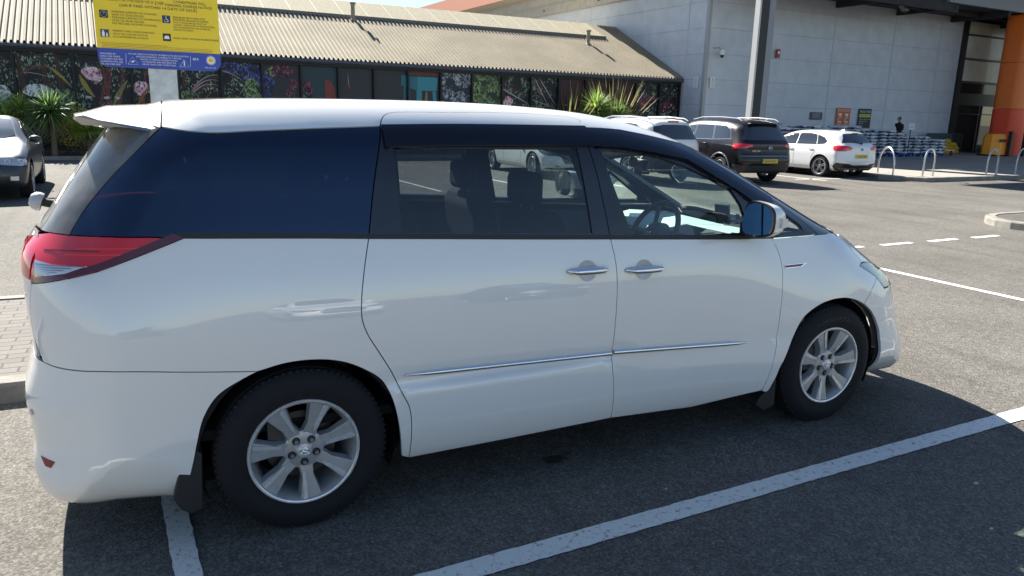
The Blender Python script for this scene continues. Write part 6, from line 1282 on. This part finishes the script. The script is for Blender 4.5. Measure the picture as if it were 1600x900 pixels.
# ---------------------------------------------------------------- steel hoops
HP = [((20.61, 13.09), (20.17, 12.19), 'steel cycle hoop nearest the white hatchback, in the sun', 0), ((20.78, 11.64), (21.43, 11.77), 'second steel cycle hoop from the white hatchback, in the sun', 0), ((23.84, 11.65), (24.58, 11.79), 'dull steel cycle hoop in the shade in front of the orange litter bin', 1), ((25.75, 11.89), (26.6, 12.1), 'rightmost steel cycle hoop, cut by the photo edge', 1)]
def hoop(p, q, h, label, m_):
    a, b = Vector((*p, .12)), Vector((*q, .12)); w_ = (b-a).length; d = (b-a).normalized(); r = w_/2; t = thing('cycle_hoop', label, 'cycle hoop', (a+b)/2, 0, 'steel hoops on the pavement')
    P = [(-d*r), (-d*r)+Vector((0, 0, h-r))]+[(-d*r*cos(x))+Vector((0, 0, h-r+r*sin(x))) for x in np.linspace(.15, pi-.15, 11)]+[(d*r)+Vector((0, 0, h-r)), d*r]
    k = MB(); k.tube(P, .026, 10); k.build('tube', m_, t, smooth=True)
    for s_ in (-1, 1): f = MB(); f.cyl(d*r*s_, d*r*s_+Vector((0, 0, .012)), .055, n=16); f.build('foot_flange', m_, t)
STN = mat('brushed_steel', (.62,.62,.61), .28, .9); 

for a, b, l, k in HP: hoop(a, b, .83, l, GALV if k else STN)
# ---------------------------------------------------------------- pallets of bagged compost
BAGP = mat('bag_print', rough=.35); n, b = nodes_of(BAGP); tc = N(n, 'ShaderNodeTexCoord'); oi = N(n, 'ShaderNodeObjectInfo')
v = N(n, 'ShaderNodeTexVoronoi'); v.inputs['Scale'].default_value = 7.5; ad = N(n, 'ShaderNodeVectorMath', operation='ADD'); n.links.new(tc.outputs['Object'], ad.inputs[0]); n.links.new(oi.outputs['Random'], ad.inputs[1]); n.links.new(ad.outputs[0], v.inputs['Vector'])
sp_c = N(n, 'ShaderNodeSeparateColor'); n.links.new(v.outputs['Color'], sp_c.inputs[0])
r = ramp(n, sp_c.outputs[0], [(0, (.035,.04,.08)), (.30, (.06,.09,.16)), (.34, (.62,.68,.72)), (.72, (.50,.58,.66)), (.76, (.10,.05,.14)), (1, (.12,.18,.22))]); r.color_ramp.interpolation = 'CONSTANT'
sx_ = N(n, 'ShaderNodeSeparateXYZ'); n.links.new(tc.outputs['Object'], sx_.inputs[0])
top_ = ramp(n, sx_.outputs[2], [(.080, (0,)*3), (.100, (1,)*3)])
n.links.new(mixc(n, top_.outputs[0], r.outputs[0], (.66,.70,.74)), b.inputs['Base Color'])
bpn = N(n, 'ShaderNodeTexNoise'); bpn.inputs['Scale'].default_value = 14; n.links.new(ad.outputs[0], bpn.inputs['Vector']); bq = N(n, 'ShaderNodeBump'); bq.inputs['Distance'].default_value = .03; bq.inputs['Strength'].default_value = .6; n.links.new(bpn.outputs[0], bq.inputs['Height']); n.links.new(bq.outputs[0], b.inputs['Normal'])
def bag_mesh(seed, w_=.56, d_=.50, t_=.142):
    rnd = random.Random(seed); nu, nv = 12, 9; V, F = [], []
    def surf(i, j, s_):
        u, v = -1+2*i/nu, -1+2*j/nv; k = max(0, (1-abs(u)**3.5)*(1-abs(v)**3))**.5; return (u*w_/2*(1-.04*abs(v)**3), v*d_/2*(1-.05*abs(u)**3), .07+s_*t_/2*(.12+.88*k)+rnd.uniform(-.006, .006)*k)
    for s_ in (1, -1):
        for i in range(nu+1):
            for j in range(nv+1): V.append(surf(i, j, s_))
    m_ = (nu+1)*(nv+1); I = lambda i, j, o: o*m_+i*(nv+1)+j
    for i in range(nu):
        for j in range(nv): F += [(I(i,j,0), I(i+1,j,0), I(i+1,j+1,0), I(i,j+1,0)), (I(i,j,1), I(i,j+1,1), I(i+1,j+1,1), I(i+1,j,1))]
    for i in range(nu): F += [(I(i,0,0), I(i,0,1), I(i+1,0,1), I(i+1,0,0)), (I(i,nv,0), I(i+1,nv,0), I(i+1,nv,1), I(i,nv,1))]
    for j in range(nv): F += [(I(0,j,0), I(0,j+1,0), I(0,j+1,1), I(0,j,1)), (I(nu,j,0), I(nu,j,1), I(nu,j+1,1), I(nu,j+1,0))]
    return V, F
bagsrc = []
for k in range(4):
    V, F = bag_mesh(k); o = mesh_obj('compost_bag', V, F, BAGP, None, True); bagsrc.append(o)
rnd = random.Random(5); cnt = [0]
def bag(x, y, z, rz, label):
    s_ = bagsrc[cnt[0] % 4]; o = s_ if cnt[0] < 4 else s_.copy()
    if cnt[0] >= 4: C.objects.link(o)
    cnt[0] += 1; o.location = SP(x, y, z); o.rotation_euler = (rnd.uniform(-.04, .04), rnd.uniform(-.05, .05), TH+rz+rnd.uniform(-.06, .06)); tag(o, label, 'bag', 'bags of compost stacked on blue pallets')
PALB = mat('pallet_blue', (.02,.08,.32), .55, var=.2)
def pallet(x, y):
    t = thing('pallet', 'blue pallet under the stacked compost bags along the store wall', 'pallet', SP(x, y, .12), TH, 'blue pallets under the bag stacks'); 
    for s_ in (-.42, 0, .42): m_ = MB(); m_.bb(-.6, .6, s_-.05, s_+.05, .0, .022); m_.build('bottom_board', PALB, t)
    for s_ in (-.42, 0, .42):
        for u_ in (-.5, 0, .5): m_ = MB(); m_.bb(u_-.07, u_+.07, s_-.05, s_+.05, .022, .10); m_.build('block', PALB, t)
    for u_ in (-.52, -.26, 0, .26, .52): m_ = MB(); m_.bb(u_-.055, u_+.055, -.5, .5, .10, .125); m_.build('top_board', PALB, t)
XS = [25.1+1.27*i for i in range(9)]; HT = [8, 9, 8, 9, 8, 8, 7, 6, 5]
for i, x in enumerate(XS):
    pallet(x, 19.9)
    for L in range(HT[i]):
        for c_ in (-.3, .3):
            if L >= HT[i]-1 and rnd.random() < .25: continue
            for dy in ((-.25,) if L < HT[i]-2 else (-.25, .25)):
                bag(x+c_+rnd.uniform(-.02, .02), 19.9+dy, .247+.140*L, 0, 'printed plastic compost bag in the stacks of bags on blue pallets by the store wall')
# price notice on a post in front of the bags
t = thing('price_notice', 'small white notice on a thin black post in front of the bag stacks', 'notice', SP(32.6, 19.2, .12), TH); m_ = MB(); m_.cyl((0, 0, 0), (0, 0, 1.3), .02, n=8); m_.build('post', BLACKP, t)
m_ = MB(); m_.box((0, -.03, 1.42), (.42, .012, .30)); m_.build('card', mat('card_white', (.72,.74,.78), .5), t); m_ = MB()
for k in range(3): m_.box((0, -.038, 1.50-k*.07), (.22+.06*k, .003, .02))
m_.build('card_print', mat('print_grey', (.25,.26,.3), .5), t)
# flat trolley
t = thing('flat_trolley', 'flat grey trolley parked past the end of the bag stacks', 'trolley', SP(36.9, 20.4, .12), TH); m_ = MB(); m_.bb(-.65, .65, -.35, .35, .26, .31); m_.build('deck', GREYMET, t)
for x in (-.5, .5):
    for y in (-.28, .28): m_ = MB(); m_.cyl((x, y-.02, .1), (x, y+.02, .1), .1, n=16); m_.box((x, y, .2), (.05, .05, .12)); m_.build('wheel', BLACKR, t)
# orange litter bin, bollards
t = thing('litter_bin', 'bright orange tapered bin beside the orange pylon', 'bin', SP(40.6, 19.9, .12), TH); m_ = MB()
oc = [(.62*cos(a), .5*sin(a)) for a in np.linspace(pi/8, 2*pi+pi/8, 9)[:-1]]
m_.add([(x*1.05, y*1.05, .08) for x, y in oc]+[(x*1.0, y, .95) for x, y in oc]+[(x*.8, y*.8, 1.13) for x, y in oc], [tuple(range(16, 24))]+[(i+8*k, (i+1) % 8+8*k, (i+1) % 8+8*k+8, i+8*k+8) for k in range(2) for i in range(8)]); m_.build('shell', mat('bin_orange', (1.0,.36,.02), .4), t, bevel=.02)
m_ = MB(); m_.box((0, 0, .04), (1.2, .95, .08)); m_.build('base', KPLAS, t); m_ = MB(); m_.box((-.1, -.50, .80), (.5, .03, .14)); m_.build('slot', BLACKP, t)
for x, l in ((40.95, 'dark bollard nearer the orange bin'), (42.3, 'dark bollard further along the orange pylon')):
    t = thing('bollard', l, 'bollard', SP(x, 19.3, .12), TH, 'dark bollards in front of the pylon'); m_ = MB(); m_.bb(-.09, .09, -.09, .09, 0, 1.28); m_.build('post', mat('bollard_dark', (.03,.018,.016), .5), t, bevel=.012); m_ = MB(); m_.bb(-.13, .13, -.13, .13, 0, .015); m_.build('base_plate', BLACKP, t)
# cage of yellow sacks in the doorway
t = thing('mesh_cage', 'green mesh cage in the doorway with yellow net sacks heaped in front', 'cage', SP(40.6, 22.6, .12), TH); CG_ = mat('cage_green', (.05,.10,.09), .5)
m_ = MB(); m_.bb(-1.2, 1.1, .3, .34, .35, 1.05); m_.bb(-1.2, 1.1, -.3, .3, .28, .33); m_.build('tray', CG_, t)
m_ = MB()
for k in range(10): m_.cyl((-1.2+.25*k, -.3, .1), (-1.2+.25*k, -.3, 1.05), .012, n=6)
for z_ in (.2, .6, 1.05): m_.cyl((-1.2, -.3, z_), (1.1, -.3, z_), .012, n=6)
m_.build('bars', CG_, t)
YB = mat('yellow_net', (.62,.36,.03), .7, var=.35, vs=18, bump=1, bs=30); V, F = bag_mesh(9, .42, .36, .26); ys_ = None
k = 0
for L, row in enumerate(((-1.0, -.66, -.32, .02, .34), (-.85, -.5, -.15, .18), (-.7, -.35, 0), (-.5,))):
    for x in row:
        if ys_ is None: ys_ = mesh_obj('net_sack', V, F, YB, None, True); o = ys_
        else: o = ys_.copy(); C.objects.link(o)
        o.location = SP(40.3+x, 21.95, .14+.19*L); o.rotation_euler = (.1*((k % 3)-1), .12*((k % 2)-.5), TH+.4*((k*7 % 5)-2)); k += 1; tag(o, 'yellow net sack in the heap at the store doorway', 'sack', 'yellow sacks at the doorway')
# wall signs
def wsign(name, label, x, z0, z1, w_, m0, draw, mats, y=23.44, cat='sign', rz=TH):
    t = thing(name, label, cat, SP(x, y, z0), rz); m_ = MB(); m_.box((0, .0, (z1-z0)/2), (w_, .02, z1-z0)); b_ = m_.build('plate', m0, t)
    m_ = MB(); draw(m_, z1-z0, w_)
    if m_.V: m_.build('lettering', mats, b_)
    return t
FP = lambda u, v: Vector((u, -.0125, v))
def d1(m_, h, w_):
    for k in range(5): m_.add([FP(-w_*.38, h*.8-k*h*.15), FP(w_*(.38-.1*(k % 2)), h*.8-k*h*.15), FP(w_*(.38-.1*(k % 2)), h*.85-k*h*.15), FP(-w_*.38, h*.85-k*h*.15)], [(0,1,2,3)])
wsign('wall_plate', 'small dark notice plate left of the orange sign on the store wall', 31.16, 1.74, 2.10, .84, NAVY, d1, mat('print_pale_grey', (.4,.42,.45), .5))
def d2(m_, h, w_):
    add_text(m_, 'Choose the best trolley', .098, lambda u, v: FP(u, h-.12+v), 'CENTER')
    m_.add([FP(-w_*.42, h*.82), FP(w_*.42, h*.82), FP(w_*.42, h*.835), FP(-w_*.42, h*.835)], [(0,1,2,3)])
    for cx, cz, k in ((-.25, .58, 0), (.25, .58, 1), (-.25, .26, 2), (.25, .26, 3)):
        x, z_ = cx, cz*h; m_.poly([FP(x-.12, z_+.10), FP(x-.08, z_-.02), FP(x+.10, z_-.02), FP(x+.13, z_+.12)]) if k in (0, 1) else m_.poly([FP(x-.12, z_-.02), FP(x+.12, z_-.02), FP(x+.12, z_+.02), FP(x-.12, z_+.02)])
        m_.tube([FP(x-.17, z_+.13), FP(x-.12, z_+.12), FP(x-.07, z_-.05), FP(x+.12, z_-.06)], .012, 4); [m_.cyl(FP(x+s, z_-.09), FP(x+s, z_-.09)+Vector((0, -.004, 0)), .02, n=8) for s in (-.05, .10)]
        m_.add([FP(x-.10, z_-.16), FP(x+.10, z_-.16), FP(x+.10, z_-.14), FP(x-.10, z_-.14)], [(0,1,2,3)])
wsign('trolley_guide_sign', 'orange sign with four white trolley symbols on the store wall', 33.14, 1.44, 2.36, 1.02, mat('sign_orange', (.60,.14,.03), .5), d2, WHITEP)
def d3(m_, h, w_):
    m_.m(0); add_text(m_, 'TROLLEY PARK', .15, lambda u, v: FP(u, h-.20+v), 'CENTER', sx=.86)
    m_.m(1).add([FP(-w_*.44, h*.56), FP(w_*.44, h*.56), FP(w_*.44, h*.72), FP(-w_*.44, h*.72)], [(0,1,2,3)])
    m_.m(2); add_text(m_, "WHAT'S A BETTER", .10, lambda u, v: FP(u, h*.605+v)+Vector((0, -.002, 0)), 'CENTER', sx=.85)
    m_.m(0)
    for k, s in enumerate(('Please use trolley correctly', 'and return it to the', 'trolley park.', 'Thank you')): add_text(m_, s, .075, lambda u, v, k=k: FP(-w_*.42+u, h*.43-.10*k+v-.02*(k == 3)))
wsign('trolley_park_sign', 'black TROLLEY PARK sign with a yellow-green band on the store wall', 34.80, 1.37, 2.36, .98, mat('sign_black', (.012,.016,.03), .5), d3, [WHITEP, mat('band_lime', (.55,.62,.05), .5), BLACKP])
def d4(m_, h, w_):
    m_.tube([FP(-.06, h*.60), FP(.06, h*.60), FP(0, h*.88), FP(-.06, h*.60)], .006, 4)
    for k in range(3): m_.add([FP(-.07, h*.42-k*.07), FP(.07, h*.42-k*.07), FP(.07, h*.44-k*.07), FP(-.07, h*.44-k*.07)], [(0,1,2,3)])
CAMW = mat('notice_white', (.75,.76,.76), .4)
wsign('camera_notice', 'white camera notice right of the store corner', 24.12, 3.02, 3.52, .30, CAMW, d4, BLACKP)
def wsign_side():
    t = thing('camera_notice', 'white camera notice left of the store corner, on the sunlit side wall', 'sign', SP(23.63, 24.0, 3.02), TH-pi/2); m_ = MB(); m_.box((0, 0, .25), (.34, .02, .5)); b_ = m_.build('plate', CAMW, t); m_ = MB(); d4(m_, .5, .34); m_.build('lettering', BLACKP, b_)
wsign_side()
t = thing('security_camera', 'white dome camera on a bracket high on the store corner', 'camera', SP(24.35, 23.2, 4.35), TH); m_ = MB(); m_.cyl((0, 0, .12), (0, 0, .34), .11, .11, 18); m_.build('housing', CAMW, t, bevel=.01); m_ = MB(); m_.lathe([(.001, -.01), (.05, .0), (.085, .05), (.09, .12)], n=18); m_.build('dome', KGLOSS, t, smooth=True); m_ = MB(); m_.tube([(0, 0, .3), (-.2, .0, .42), (-.3, .28, .42)], .025, 8); m_.build('bracket', GREYMET, t)
al = thing('alarm_box', 'small red bell unit high on the store wall', 'alarm', SP(28.0, 23.42, 4.55), TH); m_ = MB(); m_.box((0, -.04, .2), (.22, .1, .4)); m_.build('case', mat('alarm_red', (.30,.04,.04), .4), al, bevel=.02); m_ = MB(); m_.cyl((0, -.09, .24), (0, -.10, .24), .07, n=14); m_.build('sounder', WHITEP, al)
# old oil drip and a scuffed patch of pale paint on the tarmac
OILP = (1.26, -0.72); SCF = (2.23, -0.98)
OIL = mat('oil_stain', (.022,.022,.023), .55, var=.4, vs=30)
rn = random.Random(3)
def stain(nm, c, r_, m_, n_=22, z=.004, st=1.0):
    o = MB(); o.poly([(r_*rn.uniform(.6, 1.15)*cos(2*pi*k/n_)*st, r_*rn.uniform(.6, 1.15)*sin(2*pi*k/n_), 0) for k in range(n_)]); q = o.build(nm, m_); q.location = (c[0], c[1], z); tag(q, kind='structure'); return q
stain('oil_stain', OILP, .045, OIL, st=1.5); stain('oil_stain', (OILP[0]+.10, OILP[1]+.03), .018, OIL)
sm_ = MB()
for k in range(170): x, y, r_ = rn.gauss(0, .16), rn.gauss(0, .07), rn.uniform(.002, .007); sm_.poly([(x+r_*rn.uniform(.5, 1.3)*cos(a), y+r_*rn.uniform(.4, 1.1)*sin(a), 0) for a in np.linspace(0, 2*pi, 7)[:-1]])
q = sm_.build('paint_specks', mat('paint_specks', (.30,.31,.32), .8)); q.location = (SCF[0], SCF[1], .004); q.rotation_euler = (0, 0, .3); tag(q, kind='stuff')
# small stones near the van
for i, (x, y, r_) in enumerate(((3.05, -1.75, .011), (2.7, -2.05, .008), (3.3, -1.35, .007), (1.6, -1.2, .006), (-.3, -1.3, .006))):
    m_ = MB(); m_.lathe([(.001, .006), (r_*.8, .004), (r_, 0)], n=7); o = m_.build('pebble', mat('pebble_pale', (.45,.43,.4), .8), None); o.location = (x, y, .001); o.scale = (1.4, .9, 1); tag(o, 'pale pebble lying on the shaded asphalt beside the minivan', 'pebble', 'pale pebbles on the asphalt')
# ---------------------------------------------------------------- person pushing a trolley behind the bags
def skin_body(name, J, Bn, m, parent, root=0, sub=2):
    me = bpy.data.meshes.new(name); me.from_pydata([j[0] for j in J], Bn, []); o = bpy.data.objects.new(name, me); C.objects.link(o); o.parent = parent
    me.materials.append(m); sk = o.modifiers.new('skin', 'SKIN'); sk.use_smooth_shade = True
    ly = me.skin_vertices[0] if me.skin_vertices else None
    for i, j in enumerate(J): ly.data[i].radius = (j[1], j[2] if len(j) > 2 else j[1]); ly.data[i].use_root = (i == root)
    s_ = o.modifiers.new('sub', 'SUBSURF'); s_.levels = 1; s_.render_levels = sub; return o
try:
    per = thing('person', 'person in a black top and glasses standing behind the stacks of bags', 'person', SP(34.3, 21.0, .12), TH)
    SK = mat('skin', (.45,.25,.18), .55); TOPM = mat('black_top', (.012,.013,.018), .85, bump=.3, bs=30); TR_ = mat('dark_trousers', (.02,.022,.03), .85)
    J = [((0,0,.98), .15, .12), ((0,0,1.15), .145, .115), ((-.02,0,1.32), .165, .12), ((-.03,0,1.48), .14, .10), ((-.04,0,1.56), .06), ((-.05,0,1.63), .055),
     ((-.03,-.19,1.46), .065), ((-.12,-.27,1.25), .05), ((-.28,-.22,1.10), .04), ((-.34,-.20,1.07), .03),
     ((.0,.19,1.46), .065), ((.20,.22,1.26), .05), ((.40,.16,1.12), .04), ((.47,.15,1.10), .03),
     ((.02,-.09,.90), .095), ((.0,-.10,.50), .065), ((.04,-.10,.10), .045), ((-.12,-.11,.04), .04), ((.02,.09,.90), .095), ((.08,.10,.50), .065), ((.14,.10,.10), .045), ((-.02,.11,.04), .04)]
    Bn = [(0,1),(1,2),(2,3),(3,4),(4,5),(3,6),(6,7),(7,8),(8,9),(3,10),(10,11),(11,12),(12,13),(0,14),(14,15),(15,16),(16,17),(0,18),(18,19),(19,20),(20,21)]
    skin_body('body', J, Bn, TOPM, per)
    m_ = MB(); V, F = [], []
    for i in range(11):
        t_ = pi*i/10
        for j in range(16):
            a = 2*pi*j/16; r_ = sin(t_)**.8; z_ = .118*cos(t_); k = 1-.22*max(0, -cos(t_)); V.append((-.07+(.098*cos(a)*k-.008*(cos(t_) < 0))*r_, .075*sin(a)*r_*k, 1.74+z_))
    m_.add(V, [(i*16+j, (i+1)*16+j, (i+1)*16+(j+1) % 16, i*16+(j+1) % 16) for i in range(10) for j in range(16)])
    m_.cyl((-.155, 0, 1.755), (-.195, 0, 1.725), .010, .016, 8); [m_.cyl((-.06, s*.07, 1.72), (-.06, s*.088, 1.725), .022, n=8) for s in (-1, 1)]; m_.box((-.158, 0, 1.682), (.012, .045, .008))
    m_.build('head', SK, per, smooth=True)
    m_ = MB(); m_.add([(x*1.05+.006, y*1.07, (z_-1.74)*1.05+1.745) for x, y, z_ in V], [f for f in [(i*16+j, (i+1)*16+j, (i+1)*16+(j+1) % 16, i*16+(j+1) % 16) for i in range(5) for j in range(16)] if i_ok(f, V)] if False else [(i*16+j, (i+1)*16+j, (i+1)*16+(j+1) % 16, i*16+(j+1) % 16) for i in range(6) for j in range(16) if (i < 2 or 4 < j+8 and not (j in (6, 7, 8, 9)))]); m_.build('hair', mat('short_hair', (.06,.045,.035), .8), per, smooth=True)
    m_ = MB()
    for s in (-1, 1): m_.tube([(-.165, s*(.035+.020*cos(a)), 1.755+.016*sin(a)) for a in np.linspace(0, 2*pi, 13)], .003, 4)
    m_.cyl((-.165, -.015, 1.757), (-.165, .015, 1.757), .003, n=4); [m_.cyl((-.165, s*.055, 1.76), (-.07, s*.078, 1.755), .003, n=4) for s in (-1, 1)]; m_.build('glasses', BLACKP, per)
    for (hx, hy, hz, dx) in ((-.36, -.20, 1.065, -1), (.49, .15, 1.095, 1)):
        m_ = MB(); m_.box((hx+dx*.02, hy, hz-.005), (.085, .085, .032)); 
        for f_ in range(4): y_ = hy-.030+.020*f_; l = (.055, .065, .062, .048)[f_]; m_.tube([(hx+dx*.055, y_, hz), (hx+dx*(.055+l*.6), y_, hz-.006), (hx+dx*(.055+l*.9), y_, hz-.03)], [.0095, .0085, .007], 6)
        m_.tube([(hx, hy+.045, hz), (hx+dx*.03, hy+.068, hz-.012), (hx+dx*.055, hy+.062, hz-.03)], [.011, .010, .008], 6); m_.build('hand', SK, per, bevel=.008)
except Exception as e: print('person failed', e)
t = thing('push_trolley', 'dark wheeled trolley beside the person behind the bags', 'trolley', SP(35.0, 21.1, .12), TH); m_ = MB(); m_.tube([(-.22, -.25, .3), (-.2, -.25, .97), (-.2, .25, .97), (-.22, .25, .3)], .018, 8); m_.build('handle', KPLAS, t, smooth=True); m_ = MB(); m_.bb(-.2, .7, -.28, .28, .25, .30); m_.build('deck', GREYMET, t)
for x in (-.1, .6):
    for y in (-.22, .22): m_ = MB(); m_.cyl((x, y-.015, .08), (x, y+.015, .08), .08, n=14); m_.box((x, y, .18), (.04, .03, .14)); m_.build('wheel', BLACKR, t)
# ---------------------------------------------------------------- cars behind the photographer (they show up as reflections in the minivan)
c1 = copy_tree(saloon); c1.location = (2.6, -15.5, 0); c1.rotation_euler = (0, 0, rad_(90)); c1['label'] = 'white saloon parked behind the photographer, seen only as a reflection'
c2 = copy_tree(suv); c2.location = (-2.2, -13.0, 0); c2.rotation_euler = (0, 0, rad_(-90)); c2['label'] = 'black SUV parked behind the photographer, seen only as a reflection'
c3 = copy_tree(coupe); c3.location = (7.2, -15.0, 0); c3.rotation_euler = (0, 0, rad_(92)); c3['label'] = 'graphite coupe parked behind the photographer, seen only as a reflection'
